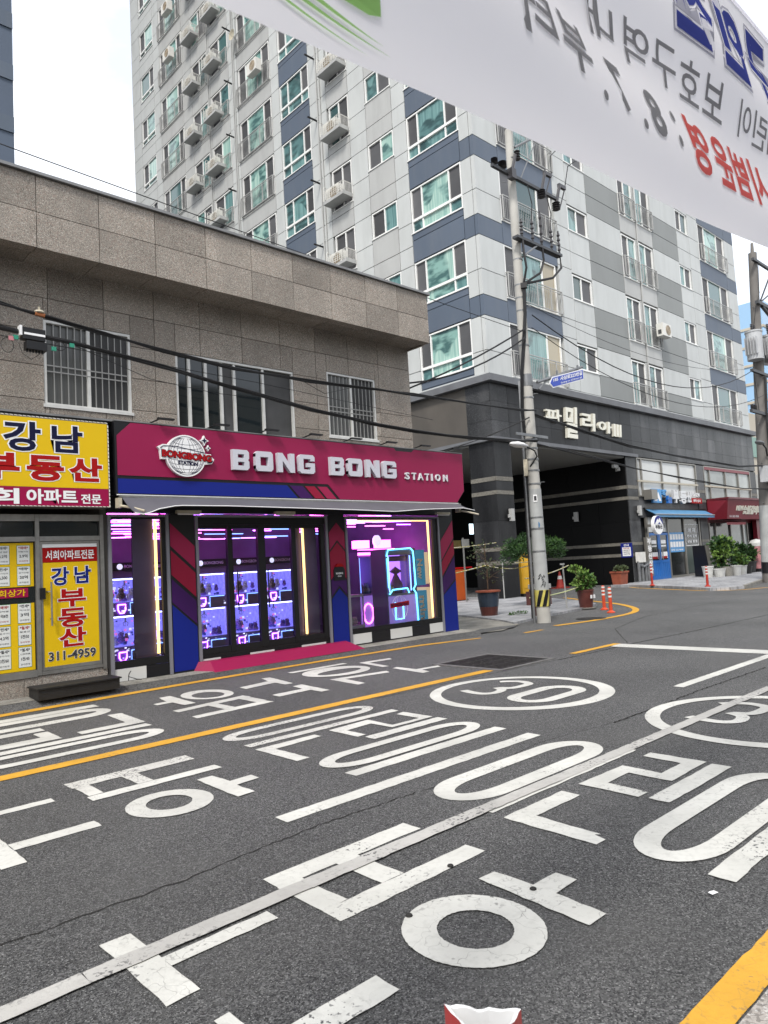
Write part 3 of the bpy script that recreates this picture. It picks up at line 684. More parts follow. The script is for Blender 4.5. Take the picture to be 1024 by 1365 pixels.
for ch, u0, u1 in (('B', 5.59, 5.87), ('O', 5.985, 6.30), ('N', 6.395, 6.71), ('G', 6.80, 7.11), ('B', 7.445, 7.73), ('O', 7.82, 8.14), ('N', 8.235, 8.545), ('G', 8.63, 8.95)):
    # square block capitals, built as solid channel letters
    st = .085; w, h0, h1 = u1 - u0, 2.995, 3.30; c = .035; mid = (h0 + h1) / 2
    o = [(u0, h0 + c), (u0 + c, h0), (u1 - c, h0), (u1, h0 + c), (u1, h1 - c), (u1 - c, h1), (u0 + c, h1), (u0, h1 - c)]
    mb = MB()
    def bar(x0, x1, z0, z1): mb.prism([(x0, z0), (x1, z0), (x1, z1), (x0, z1)], Ff, 0, .07)
    if ch == 'O': bar(u0, u0 + st, h0 + c, h1 - c); bar(u1 - st, u1, h0 + c, h1 - c); mb.prism([(u0, h0 + c), (u0 + c, h0), (u1 - c, h0), (u1, h0 + c), (u1, h0 + st), (u0, h0 + st)], Ff, 0, .0695); mb.prism([(u0, h1 - st), (u1, h1 - st), (u1, h1 - c), (u1 - c, h1), (u0 + c, h1), (u0, h1 - c)], Ff, 0, .0695)
    if ch == 'B':
        bar(u0, u0 + st, h0, h1)
        mb.prism([(u0 + st, h0), (u1 - c, h0), (u1, h0 + c), (u1, mid - .022), (u1 - .02, mid), (u1, mid + .03), (u1, h1 - c), (u1 - c, h1), (u0 + st, h1), (u0 + st, h1 - .066), (u1 - st, h1 - .066), (u1 - st, mid + .03), (u0 + st, mid + .03), (u0 + st, mid - .03), (u1 - st, mid - .03), (u1 - st, h0 + .066), (u0 + st, h0 + .066)], Ff, 0, .0698)
    if ch == 'N': bar(u0, u0 + st, h0, h1); bar(u1 - st, u1, h0, h1); mb.prism([(u1 - st, h0), (u1 - st, h0 + .12), (u0 + st, h1), (u0 + st, h1 - .12)], Ff, 0, .0695)
    if ch == 'G': mb.prism([(u0, h0 + c), (u0 + c, h0), (u1 - c, h0), (u1, h0 + c), (u1, mid + .02), (u0 + w * .5, mid + .02), (u0 + w * .5, mid - .045), (u1 - st, mid - .045), (u1 - st, h0 + .066), (u0 + st, h0 + .066), (u0 + st, h1 - .066), (u1 - st, h1 - .066), (u1 - st, h1 - .10), (u1, h1 - .10), (u1, h1 - c), (u1 - c, h1), (u0 + c, h1), (u0, h1 - c)], Ff, 0, .07)
    obj('letter', mb, M['letter_face'], fs, fix=True)
for ch, u, w in (('S', 9.21, .112), ('T', 9.39, .105), ('A', 9.55, .13), ('T', 9.74, .105), ('I', 9.91, .03), ('O', 10.02, .135), ('N', 10.245, .115)):
    text('small_letter', ch, (u, u + w, 3.00, 3.13), Ff, M['letter_back'], fs, .03, 0, .02)
# globe logo
lg = MB(); C0 = (4.845, 3.155); n = 40
lg.prism([(C0[0] + .305 * math.cos(2 * math.pi * i / n), C0[1] + .298 * math.sin(2 * math.pi * i / n)) for i in range(n)], Ff, 0, .05)
lg.prism([(4.42, 3.26), (4.50, 3.30), (4.62, 3.305), (4.62, 3.09), (4.47, 3.09), (4.455, 3.22)], Ff, 0, .046)
lg.prism([(5.10, 3.20), (5.24, 3.20), (5.25, 3.16), (5.29, 3.125), (5.25, 3.06), (5.10, 3.04)], Ff, 0, .046)
for cx, cz, r in ((5.14, 3.395, .075), (5.20, 3.29, .045)):
    lg.prism([(cx + (r if k % 2 == 0 else r * .45) * math.cos(k * math.pi / 4), cz + (r if k % 2 == 0 else r * .45) * math.sin(k * math.pi / 4)) for k in range(8)], Ff, 0, .047)
go = obj('globe_logo', lg, M['sign_white'], fs)
lg = MB()
def ln(pts, w=.006, d=.0515):
    for i in range(len(pts) - 1):
        (a, c_), (e, f_) = pts[i], pts[i + 1]; L = math.hypot(e - a, f_ - c_) or 1; nx, nz_ = -(f_ - c_) / L * w / 2, (e - a) / L * w / 2
        lg.add([Ff(a + nx, c_ + nz_, d), Ff(e + nx, f_ + nz_, d), Ff(e - nx, f_ - nz_, d), Ff(a - nx, c_ - nz_, d)], [(0, 1, 2, 3)])
for k in range(-5, 6):
    if k: ln([(C0[0] + .27 * math.sin(k * .27) * math.cos(t) , C0[1] + .265 * math.sin(t)) for t in [-1.25 + 2.5 * i / 10 for i in range(11)]], .005)
for k in (-.21, -.16, -.10, -.04, .07, .13, .19):
    hw = math.sqrt(.27 ** 2 - k * k) ; ln([(C0[0] + hw * math.cos(t), C0[1] + k + .035 * math.sin(t)) for t in [math.pi + math.pi * i / 8 for i in range(9)]], .005)
ln([(C0[0] + .28 * math.cos(2 * math.pi * i / 32), C0[1] + .274 * math.sin(2 * math.pi * i / 32)) for i in range(33)], .007)
ln([(4.46, 3.24), (4.50, 3.275), (4.70, 3.28), (4.95, 3.24), (5.15, 3.21)], .012)
ln([(5.17, 3.07), (5.24, 3.075), (5.265, 3.11)], .012)
for cx, cz, r in ((5.14, 3.395, .048), (5.20, 3.29, .022)):
    lg.add([Ff(cx + (r if k % 2 == 0 else r * .4) * math.cos(k * math.pi / 4), cz + (r if k % 2 == 0 else r * .4) * math.sin(k * math.pi / 4), .0515) for k in range(8)], [tuple(range(8))])
obj('globe_lines', lg, M['sign_navy'], go)
def wave(u, v, d): return (u, 9.30 - d, v - .10 * (u - 4.48) ** 1.0 * .55)
text('logo_lettering', 'BONGBONG', (4.48, 5.24, 3.125, 3.225), wave, M['sign_navy'], fs, .0575, .0, .075, ref=.04)
text('logo_lettering', 'BONGBONG', (4.48, 5.24, 3.125, 3.225), wave, M['sign_red'], fs, .0605, .0, .045)
text('logo_lettering', 'STATION', (4.72, 5.02, 3.045, 3.10), wave, M['sign_navy'], fs, .0545, .0, .05)

# arm spotlights along the top of the sign
sp = thing('spotlight', 'small black arm spotlight leftmost above the magenta sign', 'spotlight', (4.37, 9.5, 3.59), 'arm spotlights over the arcade sign')
b = MB(); b.tube([(0, 0, 0), (.02, -.10, .02), (.09, -.24, .055)], .010); local('arm', b, M['black_metal'], sp)
b = MB(); b.box(.05, .29, -.31, -.25, .045, .068); local('lamp_head', b, M['black_metal'], sp)
for i, x in enumerate((5.25, 6.13, 6.99, 7.85, 8.69, 9.56, 10.44)):
    dup(sp, (x, 9.5, 3.59), ['small black arm spotlight over the G of the first BONG gap, second from left', 'small black arm spotlight above the first BONG, third from left', 'small black arm spotlight at the end of the first BONG', 'small black arm spotlight above the second BONG letters O and N', 'small black arm spotlight at the end of the second BONG', 'small black arm spotlight above the word STATION', 'small black arm spotlight at the right end of the magenta sign'][i])
sp['label'] = 'small black arm spotlight above the globe logo, leftmost of its row'

# awning
M['awning'] = mat('awning', (.085, .083, .097), .75, var=(3, .15), stain=(2, (.10, .10, .11), .5))
aw = thing('awning', 'grey fabric awning with sagging front edge under the magenta sign', 'awning', (7.2, 9.1, 2.5))
prof = [(3.9, 2.30), (4.05, 2.27), (4.2, 2.345), (4.5, 2.40), (5.3, 2.405), (6.5, 2.39), (7.6, 2.375), (8.5, 2.355), (9.2, 2.40), (10.3, 2.44), (10.62, 2.40)]
def edgez(x):
    for i in range(len(prof) - 1):
        if prof[i][0] <= x <= prof[i + 1][0]:
            t = (x - prof[i][0]) / (prof[i + 1][0] - prof[i][0]); return prof[i][1] + t * (prof[i + 1][1] - prof[i][1])
    return prof[-1][1]
b = MB(); nx, ny = 60, 5
for th in (0, .004):
    for j in range(ny + 1):
        for i in range(nx + 1):
            x = 3.9 + 6.72 * i / nx; t = j / ny; z = 2.565 * (1 - t) + (edgez(x) + .01) * t - .02 * math.sin(math.pi * t) * (1 + .5 * math.sin(x * 2.3)); b.v.append((x, 9.27 - .40 * t, z - th))
N_ = (nx + 1) * (ny + 1)
for o in (0, N_):
    for j in range(ny):
        for i in range(nx):
            a = o + j * (nx + 1) + i; b.f.append((a, a + 1, a + nx + 2, a + nx + 1) if o else (a + nx + 1, a + nx + 2, a + 1, a)); b.mi.append(0)
obj('canopy', b, M['awning'], aw, smooth=True)
b = MB(); b.tube([(x, 8.868, edgez(x) + .005) for x in [3.9 + 6.72 * i / 60 for i in range(61)]], .007); obj('edge_piping', b, M['sign_white'], aw)
b = MB(); b.box(3.87, 10.66, 9.24, 9.284, 2.545, 2.572); obj('back_rail', b, M['aluminium'], aw)
M['cream_plastic'] = mat('cream_plastic', (.42, .38, .29), .5, var=(8, .2))
for x in (3.83, 10.55):
    b = MB(); b.box(x, x + .05, 9.2, 9.3, 2.40, 2.53); b.tube([(x + .02, 9.22, 2.43), (x + .15, 9.05, 2.38), (x + .22, 8.9, 2.33)], .016); obj('arm', b, M['cream_plastic'], aw)
tl = thing('strip_light', 'thin cream strip light fixture under the left end of the awning', 'strip light', (4.98, 9.5, 2.38), 'strip lights under the awning')
b = MB(); b.box(-.19, .19, -.03, .03, -.022, .022); local('housing', b, M['cream_plastic'], tl); b = MB(); b.cyl((-.17, -.01, -.03), (.17, -.01, -.03), .012); local('tube', b, M['sign_white'], tl)
dup(tl, (6.66, 9.5, 2.38), 'thin cream strip light fixture under the awning above the black doors'); dup(tl, (10.4, 9.5, 2.40), 'thin cream strip light fixture under the right end of the awning')

# shop front proper
M['frame_grey'] = mat('frame_grey', (.22, .22, .25), .45, .3)
M['checker_white'] = mat('checker_white', (.55, .55, .53), .4)
af = thing('arcade_shop', 'black arcade shop front with glass doors and chevron striped pillars', 'shop', (7.2, 9.6, .1))
b = MB(); b.box(3.83, 10.78, 9.60, 9.68, 2.37, 2.585)
obj('lintel', b, M['black_panel'], af)
def pillar(u0, u1, stripes):
    b = MB(); b.box(u0, u1, 9.598, 9.70, .09, 2.369); p = obj('pillar', b, M['black_panel'], af)
    for poly_, mt in stripes:
        b = MB(); b.prism(poly_, front(9.597), 0, .004); obj('stripe', b, M[mt], p, fix=True)
u0, u1 = 4.72, 5.115; a = u0 + .01; c = u1 - .01
pillar(u0, u1, [([(a, 2.23), (c, 1.89), (c, 1.56), (a, 1.90)], 'rose'), ([(a, 1.84), (c, 1.50), (c, 1.15), (a, 1.49)], 'crimson'), ([(a, 1.43), (c, 1.09), (c, .76), (a, 1.10)], 'purple'), ([(a, 1.06), (c, .72), (c, .12), (a, .12)], 'royal')])
u0, u1 = 7.605, 7.965; a = u0 + .01; c = u1 - .01; k = (a + c) / 2
chev = lambda t, h, d=.17: [(a, t - d), (k, t), (c, t - d), (c, t - d - h), (k, t - h), (a, t - d - h)]
pillar(u0, u1, [(chev(2.23, .30), 'rose'), (chev(1.89, .46), 'crimson'), (chev(1.40, .25), 'purple'), ([(a, .93), (k, 1.10), (c, .93), (c, .12), (a, .12)], 'royal')])
b = MB(); b.prism([(7.67, 1.24), (7.92, 1.24), (7.92, 1.42), (7.88, 1.47), (7.70, 1.47), (7.67, 1.42)], front(9.592), 0, .008); pq = obj('plaque', b, M['black_panel'], af)
text('lettering', 'BONGBONG', (7.72, 7.87, 1.345, 1.375), front(9.5835), M['sign_white'], pq, .001, 0, .03); text('lettering', 'STATION', (7.755, 7.835, 1.30, 1.322), front(9.5835), M['sign_white'], pq, .001, 0, .03)
b = MB(); b.prism([(7.70, 1.475), (7.89, 1.475), (7.84, 1.525), (7.75, 1.525)], front(9.592), 0, .03); obj('plaque_lamp', b, M['sign_red'], pq)
u0, u1 = 10.375, 10.775; a = u0 + .01; c = u1 - .01
pillar(u0, u1, [([(a, 1.86), (c, 2.27), (c, 1.92), (a, 1.49)], 'rose'), ([(a, 1.45), (c, 1.87), (c, 1.60), (a, 1.18)], 'crimson'), ([(a, 1.13), (c, 1.55), (c, 1.12), (a, .83)], 'purple'), ([(a, .80), (c, 1.08), (c, .10), (a, .10)], 'royal')])
# metal trims
b = MB()
for x in (3.835, 4.665, 5.125, 7.545, 7.975, 10.325): b.box(x, x + .045, 9.585, 9.66, .10, 2.345)
for x0, x1 in ((3.882, 4.663), (5.172, 7.543), (8.022, 10.323)): b.box(x0, x1, 9.585, 9.66, 2.315, 2.345)
obj('metal_trim', b, M['frame_grey'], af)
# black sash frames
b = MB()
for x0, x1, z0, z1 in ((3.882, 4.663, .27, .37), (3.882, 4.663, 2.285, 2.313), (4.60, 4.663, .372, 2.283), (5.172, 7.543, .24, .30), (5.172, 7.543, 2.20, 2.313), (8.022, 10.323, .295, .385), (8.022, 10.323, 2.292, 2.313), (10.20, 10.323, .387, 2.29)):
    b.box(x0, x1, 9.61, 9.66, z0, z1)
for x in (5.66, 6.20, 6.84, 7.44): b.box(x, x + (.13 if x == 6.20 else .085), 9.602, 9.665, .302, 2.198)
for x0, x1 in ((5.172, 5.655), (5.75, 6.195), (6.335, 6.835), (6.93, 7.435)): b.box(x0, x1, 9.606, 9.655, .302, .39); b.box(x0, x1, 9.606, 9.655, 2.14, 2.198)
obj('black_sash', b, M['black_metal'], af)
def clear_glass():
    m = bpy.data.materials.new('shop_glass'); m.use_nodes = True; n = m.node_tree; L = n.links.new; n.nodes.clear()
    o = n.nodes.new('ShaderNodeOutputMaterial'); tr = n.nodes.new('ShaderNodeBsdfTransparent'); tr.inputs[0].default_value = (.82, .82, .86, 1)
    gl = n.nodes.new('ShaderNodeBsdfGlossy'); gl.inputs['Roughness'].default_value = .02; fr = n.nodes.new('ShaderNodeFresnel'); fr.inputs[0].default_value = 1.45
    mx = n.nodes.new('ShaderNodeMixShader'); L(fr.outputs[0], mx.inputs[0]); L(tr.outputs[0], mx.inputs[1]); L(gl.outputs[0], mx.inputs[2]); L(mx.outputs[0], o.inputs[0]); return m
M['shop_glass'] = clear_glass()
for x0, x1, z0, z1 in ((3.882, 4.60, .37, 2.285), (5.172, 5.66, .39, 2.14), (5.745, 6.20, .39, 2.14), (6.33, 6.84, .39, 2.14), (6.925, 7.44, .39, 2.14), (8.022, 10.20, .385, 2.292)):
    b = MB(); b.add([(x0, 9.635, z0), (x1, 9.635, z0), (x1, 9.635, z1), (x0, 9.635, z1)], [(0, 1, 2, 3)]); obj('glass_pane', b, M['shop_glass'], af)
for i in range(2):
    b = MB(); b.box(5.80 + i * .55, 5.815 + i * .55, 9.585, 9.60, .9, 1.5); obj('door_handle', b, M['black_metal'], af)
# checker plinth
for x, z0, z1, w in ((3.882, .10, .265, .44), (5.172, .205, .238, .30), (5.98, .205, .238, .44), (6.95, .205, .238, .50), (8.022, .12, .292, .45), (8.93, .12, .292, .55), (9.96, .12, .292, .363)):
    b = MB(); b.box(x, x + w, 9.605, 9.65, z0, z1); obj('white_tile', b, M['checker_white'], af)
for x0, x1, z0, z1 in ((4.325, 4.663, .10, .265), (5.475, 5.977, .10, .238), (6.425, 6.947, .10, .238), (7.453, 7.543, .10, .238), (8.475, 8.927, .12, .292), (9.485, 9.957, .12, .292), (5.172, 5.474, .1, .203), (5.98, 6.424, .1, .203), (6.95, 7.452, .1, .203)):
    b = MB(); b.box(x0, x1, 9.607, 9.65, z0, z1); obj('black_tile', b, M['black_panel'], af)
b = MB(); b.add([(5.02, 9.594, .085), (5.22, 9.34, .065), (8.06, 9.32, .065), (7.90, 9.594, .085), (5.10, 9.594, .215), (5.24, 9.50, .205), (7.84, 9.50, .20), (7.85, 9.594, .21)], [(3, 2, 1, 0), (0, 1, 5, 4), (1, 2, 6, 5), (2, 3, 7, 6), (4, 5, 6, 7), (3, 0, 4, 7)])
tag(obj('entrance_ramp', b, M['fascia']), 'magenta painted wedge step along the black glass doors', 'step')
b = MB(); b.tube([(4.0, 9.45, .12), (4.03, 9.5, .2), (4.08, 9.55, .235), (4.02, 9.5, .17), (4.1, 9.42, .13), (4.16, 9.4, .12)], .006, 5); tag(obj('loose_cable', b, M['black_metal']), 'short loose black cable lying at the white base tile', 'cable')

# interior of the arcade: dark shell, neon tubes, LED posts
M['arcade_floor'] = mat('arcade_floor', (.06, .055, .065), .15)
M['arcade_wall'] = mat('arcade_wall', (.17, .125, .235), .4, var=(1.5, .3))
M['mirror'] = mat('mirror', (.35, .33, .4), .04, 1.0)
def glow(name, c, s): return mat(name, tuple(min(.9, k) for k in c), .4, emit=(c, s))
M['warm_led'] = glow('warm_led', (1, .66, .22), 1.25); M['pink_neon'] = glow('pink_neon', (1, .12, .78), 3.6); M['violet_neon'] = glow('violet_neon', (.50, .14, 1), 4.2)
M['blue_neon'] = glow('blue_neon', (.20, .38, 1), 1.5); M['cyan_neon'] = glow('cyan_neon', (.12, .62, 1), 2.0); M['lining_glow'] = mat('lining_glow', (.3, .3, .6), .4, var=(14, .6), emit=((.27, .25, 1), .40)); M['white_led'] = glow('white_led', (.6, .65, 1), 3.0); M['back_glow'] = glow('back_glow', (.40, .18, 1), 1.1)  # machine linings and backs emit: chamber light put into their materials
b = MB(); b.box(3.85, 10.67, 9.66, 14.09, .09, .119); obj('floor', b, M['arcade_floor'], af)
b = MB(); b.box(3.85, 10.67, 9.70, 14.09, 2.50, 2.52); obj('ceiling', b, M['mirror'], af)
b = MB(); b.box(3.85, 10.67, 13.95, 14.09, .12, 2.59); b.box(3.85, 3.87, 9.70, 13.95, .12, 2.59); b.box(10.65, 10.67, 9.70, 13.95, .12, 2.59); obj('inner_wall', b, M['arcade_wall'], af)
for x in (4.55, 7.13, 10.15):
    b = MB(); b.box(x - .018, x + .018, 9.68, 9.70, .40, 2.28); obj('led_post', b, M['warm_led'], af)
b = MB(); b.box(8.03, 10.13, 9.68, 9.70, 2.262, 2.28); obj('led_strip', b, M['warm_led'], af)
for x0, x1 in ((4.22, 4.53), (6.95, 7.10), (7.16, 7.43)):
    b = MB(); b.box(x0, x1, 9.72, 9.74, .12, 2.3); obj('door_panel', b, M['arcade_wall'], af)
for i in range(64):
    y = 10.0 + RND.random() * 3.6; x = 4.0 + RND.random() * 6.3; L_ = .35 + RND.random() * .9; a = RND.choice((0, 0, 0, .5, -.5, 1.57))
    b = MB(); zt = 2.47 - RND.random() ** 2 * .26; b.cyl((x, y, zt), (min(10.5, x + L_ * math.cos(a)), y + L_ * math.sin(a) * .6, zt), .011, n=6); obj('neon_tube', b, M[RND.choice(('pink_neon', 'pink_neon', 'violet_neon', 'blue_neon'))], af)
for i in range(34):
    y = 10.0 + RND.random() * .85; x = 3.95 + RND.random() * 3.0; L_ = .25 + RND.random() * .5; zt = 2.36 - RND.random() * .34; b = MB(); b.cyl((x, y, zt), (x + L_, y, zt), .007, n=6); obj('neon_tube', b, M[RND.choice(('pink_neon', 'violet_neon', 'blue_neon'))], af)
for i in range(22):
    y = 10.0 + RND.random() * 1.6; x = 8.2 + RND.random() * 1.7; L_ = .3 + RND.random() * .5; zt = 2.44 - RND.random() * .3; b = MB(); b.cyl((x, y, zt), (min(10.5, x + L_), y, zt), .010, n=6); obj('neon_tube', b, M[RND.choice(('pink_neon', 'violet_neon', 'violet_neon'))], af)

# double-deck claw machines
M['cabinet'] = mat('cabinet', (.24, .20, .36), .3); M['chamber_back'] = mat('chamber_back', (.5, .5, .72), .5)
M['machine_glass'] = M['shop_glass']; M['glow_white'] = mat('glow_white', (.8, .8, .85), .5, emit=((.7, .75, 1), .5)); M['glow_pink'] = mat('glow_pink', (.7, .3, .5), .5, emit=((1, .2, .6), .3)); M['prize_blue'] = mat('prize_blue', (.1, .15, .4), .5)  # white and pink emit, so prizes look lit without a lamp
PL = [mat('plush', c, .95, rnd=.3) for c in ((.6, .55, .45), (.65, .65, .65), (.55, .22, .25), (.2, .3, .6), (.6, .5, .15), (.35, .2, .5), (.3, .2, .14))]
def blob(b, c, r):
    for i in range(2):
        cc = (c[0], c[1], c[2] + i * r * 1.1); rr = r * (1 - .25 * i); b.lathe([(0.001, -rr), (rr * .75, -rr * .65), (rr, 0), (rr * .75, rr * .65), (.001, rr)], cc, 8)
    for s in (-1, 1): b.lathe([(.001, 0), (r * .25, r * .1), (.001, r * .3)], (c[0] + s * r * .45, c[1], c[2] + r * 1.75), 6)
def claw_machine(loc, label, header=True):
    t = thing('claw_machine', label, 'claw machine', loc, 'double deck claw machines inside the arcade'); w = .33
    b = MB(); b.box(-w, w, 0, .55, .0, .30); b.box(-w, w, 0, .55, .78, .98); b.box(-w, w, .0, .55, 1.36, 1.46); b.box(-w, -w + .02, 0, .55, .30, .78); b.box(w - .02, w, 0, .55, .30, .78); b.box(-w, -w + .02, 0, .55, .98, 1.36); b.box(w - .02, w, 0, .55, .98, 1.36); b.box(-w + .02, w - .02, .53, .55, .30, .78); b.box(-w + .02, w - .02, .53, .55, .98, 1.36)
    local('cabinet', b, M['cabinet'], t)
    for z0, z1 in ((.30, .78), (.98, 1.36)):
        b = MB(); b.box(-w + .022, w - .022, .515, .528, z0 + .002, z1 - .002); b.box(-w + .0205, -w + .024, .012, .51, z0 + .002, z1 - .002); b.box(w - .024, w - .0205, .012, .51, z0 + .002, z1 - .002); b.box(-w + .03, w - .03, .012, .51, z0 + .002, z0 + .012); local('glow_lining', b, M['lining_glow'], t)  # lining emits by itself, standing in for walls lit by the bars
        b = MB(); b.cyl((-w + .04, .03, z1 - .02), (w - .04, .03, z1 - .02), .01, n=6); b.cyl((-w + .035, .02, z0 + .02), (-w + .035, .02, z1 - .02), .008, n=6); local('light_bar', b, M['white_led'], t)
        b = MB(); b.add([(-w + .02, .005, z0), (w - .02, .005, z0), (w - .02, .005, z1), (-w + .02, .005, z1)], [(0, 1, 2, 3)]); local('glass', b, M['machine_glass'], t)
        for k in range(13):
            b = MB(); blob(b, (RND.uniform(-.22, .22), RND.uniform(.05, .45), z0 + .04 + RND.choice((0, 0, .07))), RND.uniform(.035, .065)); local('plush_toy', b, PL[RND.randrange(7)], t, True)
        b = MB(); b.cyl((.02, .25, z1), (.02, .25, z1 - .10), .012); 
        for a in (0, 2.1, 4.2): b.tube([(.02, .25, z1 - .1), (.02 + .045 * math.cos(a), .25 + .045 * math.sin(a), z1 - .13), (.02 + .025 * math.cos(a), .25 + .025 * math.sin(a), z1 - .18)], .006, 5)
        local('claw', b, M['aluminium'], t)
        for mm, cnt in (('glow_white', 16), ('glow_pink', 8), ('prize_blue', 10)):
            b = MB()
            for k in range(cnt): x = RND.uniform(-.27, .25); y = RND.uniform(.1, .49); zz = z0 + RND.random() ** 1.6 * (z1 - z0 - .08); s_ = RND.uniform(.012, .035); b.box(x, x + s_, y, y + s_, zz + .01, zz + s_ * 1.5)
            o_ = local('prizes', b, M[mm], t); o_['kind'] = 'stuff'
    for z in (.15, .88):
        b = MB(); q = [(-.20, z + .07), (-.08, z + .07), (-.08, z - .01), (-.11, z - .06), (-.17, z - .06), (-.20, z - .01), (-.20, z + .07)]
        b.tube([(x, -.012, zz) for x, zz in q], .010, 5); local('prize_slot_neon', b, M['violet_neon'], t)
        b = MB(); b.box(.0, .26, -.012, .0, z - .07, z + .08); local('control_panel', b, M['frame_grey'], t)
        b = MB(); b.tube([(-.005, -.014, z - .08), (-.005, -.014, z + .09), (.27, -.014, z + .09)], .006, 5); local('edge_neon', b, M['blue_neon'], t)
    b = MB(); b.box(-w - .02, w + .02, -.04, .35, 1.47, 1.60); hd = local('header', b, M['black_panel'], t)
    b = MB()
    for k in range(30): x = RND.uniform(-w + .02, w - .03); z = RND.choice((RND.uniform(.02, .28), RND.uniform(.8, .96))); s_ = RND.uniform(.008, .03); b.box(x, x + s_ * 1.6, -.006, -.001, z, z + s_)
    o_ = local('panel_details', b, M['glow_white'], t); o_['kind'] = 'stuff'  # specks in the same self-glowing white, added as lit clutter
    b = MB(); b.lathe([(.001, 0), (.045, .001), (.045, .012), (.001, .013)], (0, 0, 0), 14); b.v = [(x - .17, -.042 - z, 1.535 + y) for x, y, z in b.v]; local('globe_badge', b, M['glow_white'], t)
    v, f, x0, x1, y0, y1 = glyphs('BONGBONG', .03); b = MB(); b.add([(-.10 + (x - x0) / (x1 - x0) * .36, -.0425, 1.512 + (y - y0) / (y1 - y0) * .05) for x, y in v], f); local('lettering', b, M['sign_white'], t)
    b = MB(); b.box(-w - .02, -w, -.045, -.04, 1.47, 1.60); b.box(w, w + .02, -.045, -.04, 1.47, 1.60); local('header_light', b, M['pink_neon'], t)
    return t
cm = claw_machine((6.83, 11.0, .125), 'claw machine with pink slot neon behind the middle glass door leaf')
for x, lb in ((7.52, 'claw machine behind the right glass door leaf, right of the middle one'), (6.10, 'claw machine behind the leftmost pane of the black doors'), (4.72, 'claw machine behind the narrow window beside the yellow door')): dup(cm, (x, 11.0, .125), lb)
for i, x in enumerate((5.4,)): dup(cm, (x, 11.6, .125), 'claw machine farther back, hidden between the narrow window and the doors')
# pink lamp topped machine behind the right window
def pink_machine(loc, label):
    t = thing('claw_machine', label, 'claw machine', loc, 'pink topped claw machines behind the right window')
    b = MB(); b.box(-.5, .5, 0, .6, 0, .78); b.box(-.5, .5, 0, .6, 1.52, 1.62); b.box(-.5, -.47, 0, .6, .78, 1.52); b.box(.47, .5, 0, .6, .78, 1.52); b.box(-.015, .015, .0, .55, .78, 1.52); local('cabinet', b, M['cabinet'], t)
    b = MB(); b.box(-.47, .47, .57, .6, .78, 1.52); local('glow_back', b, M['back_glow'], t)  # back panel emits, the chamber's light put into its material
    for x_ in (-.44, -.03, .03, .44): b = MB(); b.cyl((x_, .03, .8), (x_, .03, 1.5), .010, n=6); local('blue_light_bar', b, M['blue_neon'], t)
    b = MB(); b.box(-.495, .495, -.003, -.001, .04, .74); local('front_panel', b, mat('violet_glow_panel', (.30, .22, .42), .3, var=(4, .3), emit=((.35, .2, .8), .25)), t)  # front emits faintly, a lit look put into the panel
    b = MB(); b.add([(-.47, .003, .78), (.47, .003, .78), (.47, .003, 1.52), (-.47, .003, 1.52)], [(0, 1, 2, 3)]); local('glass', b, M['machine_glass'], t)
    for k in range(14):
        b = MB(); blob(b, (RND.uniform(-.42, .42), RND.uniform(.08, .5), .83), RND.uniform(.05, .085)); local('plush_toy', b, PL[RND.randrange(7)], t, True)
    b = MB(); b.box(-.5, .5, -.03, .0, 1.56, 1.61); b.box(-.5, .5, -.03, .0, 1.66, 1.68); local('pink_light_bar', b, M['pink_neon'], t)
    for s in (-.32, .28):
        b = MB(); b.box(s - .15, s + .15, .0, .2, 1.70, 1.86); local('pink_topper', b, M['pink_neon'], t)
    b = MB(); b.lathe([(.001, 0), (.10, .0), (.10, .05), (.001, .06)], (0, 0, 0), 18); b.v = [(x, -.02 - z, 1.84 + y * 1.2) for x, y, z in b.v]; local('globe_badge', b, M['glow_white'], t)
    for s in (-.3, .22):
        b = MB(); b.tube([(s + .13 * math.cos(2 * math.pi * k / 16), -.015, .38 + .2 * math.sin(2 * math.pi * k / 16)) for k in range(17)], .014, 5); local('slot_ring', b, M['pink_neon'], t)
    b = MB(); b.box(-.1, .35, -.02, .0, .66, .70); local('label_light', b, M['pink_neon'], t)
    return t
pink_machine((9.94, 11.0, .12), 'violet claw machine with pink glowing toppers behind the right window')
# cyan outlined machine
t = thing('claw_machine', 'tall claw machine outlined in cyan light with lettered side behind the right window', 'claw machine', (9.66, 9.98, .12)); t.scale = (1.15, 1, 1)
b = MB(); b.box(-.36, .34, 0, .42, .0, .78); b.box(-.36, .34, 0, .42, 1.52, 1.64); b.box(-.36, -.33, 0, .42, .78, 1.52); b.box(.28, .34, 0, .42, .78, 1.52); b.box(-.33, .28, .39, .42, .78, 1.52); local('cabinet', b, M['frame_grey'], t)
b = MB(); b.box(-.33, .28, .37, .388, .78, 1.52); local('glow_back', b, M['back_glow'], t)  # self-glowing back again, in place of light falling on it
b = MB(); b.add([(-.33, .003, .78), (.28, .003, .78), (.28, .003, 1.52), (-.33, .003, 1.52)], [(0, 1, 2, 3)]); local('glass', b, M['machine_glass'], t)
for P_ in ([(-.34, 1.5), (-.30, 1.62), (.22, 1.64), (.28, 1.58), (.30, .92), (.24, .84), (.30, .76), (.32, .10), (.25, .03)], [(-.32, .78), (-.24, .86), (.10, .87), (.14, .78)], [(-.33, 1.46), (-.32, .9)], [(-.2, .62), (-.2, .3), (-.02, .3), (-.02, .62)], [(-.25, .03), (-.12, .03), (-.16, .1), (-.29, .1), (-.25, .03)], [(.05, .03), (.18, .03), (.22, .1), (.09, .1), (.05, .03)]):
    b = MB(); b.tube([(x, -.014, z) for x, z in P_], .013, 5); local('cyan_tube', b, M['cyan_neon'], t)
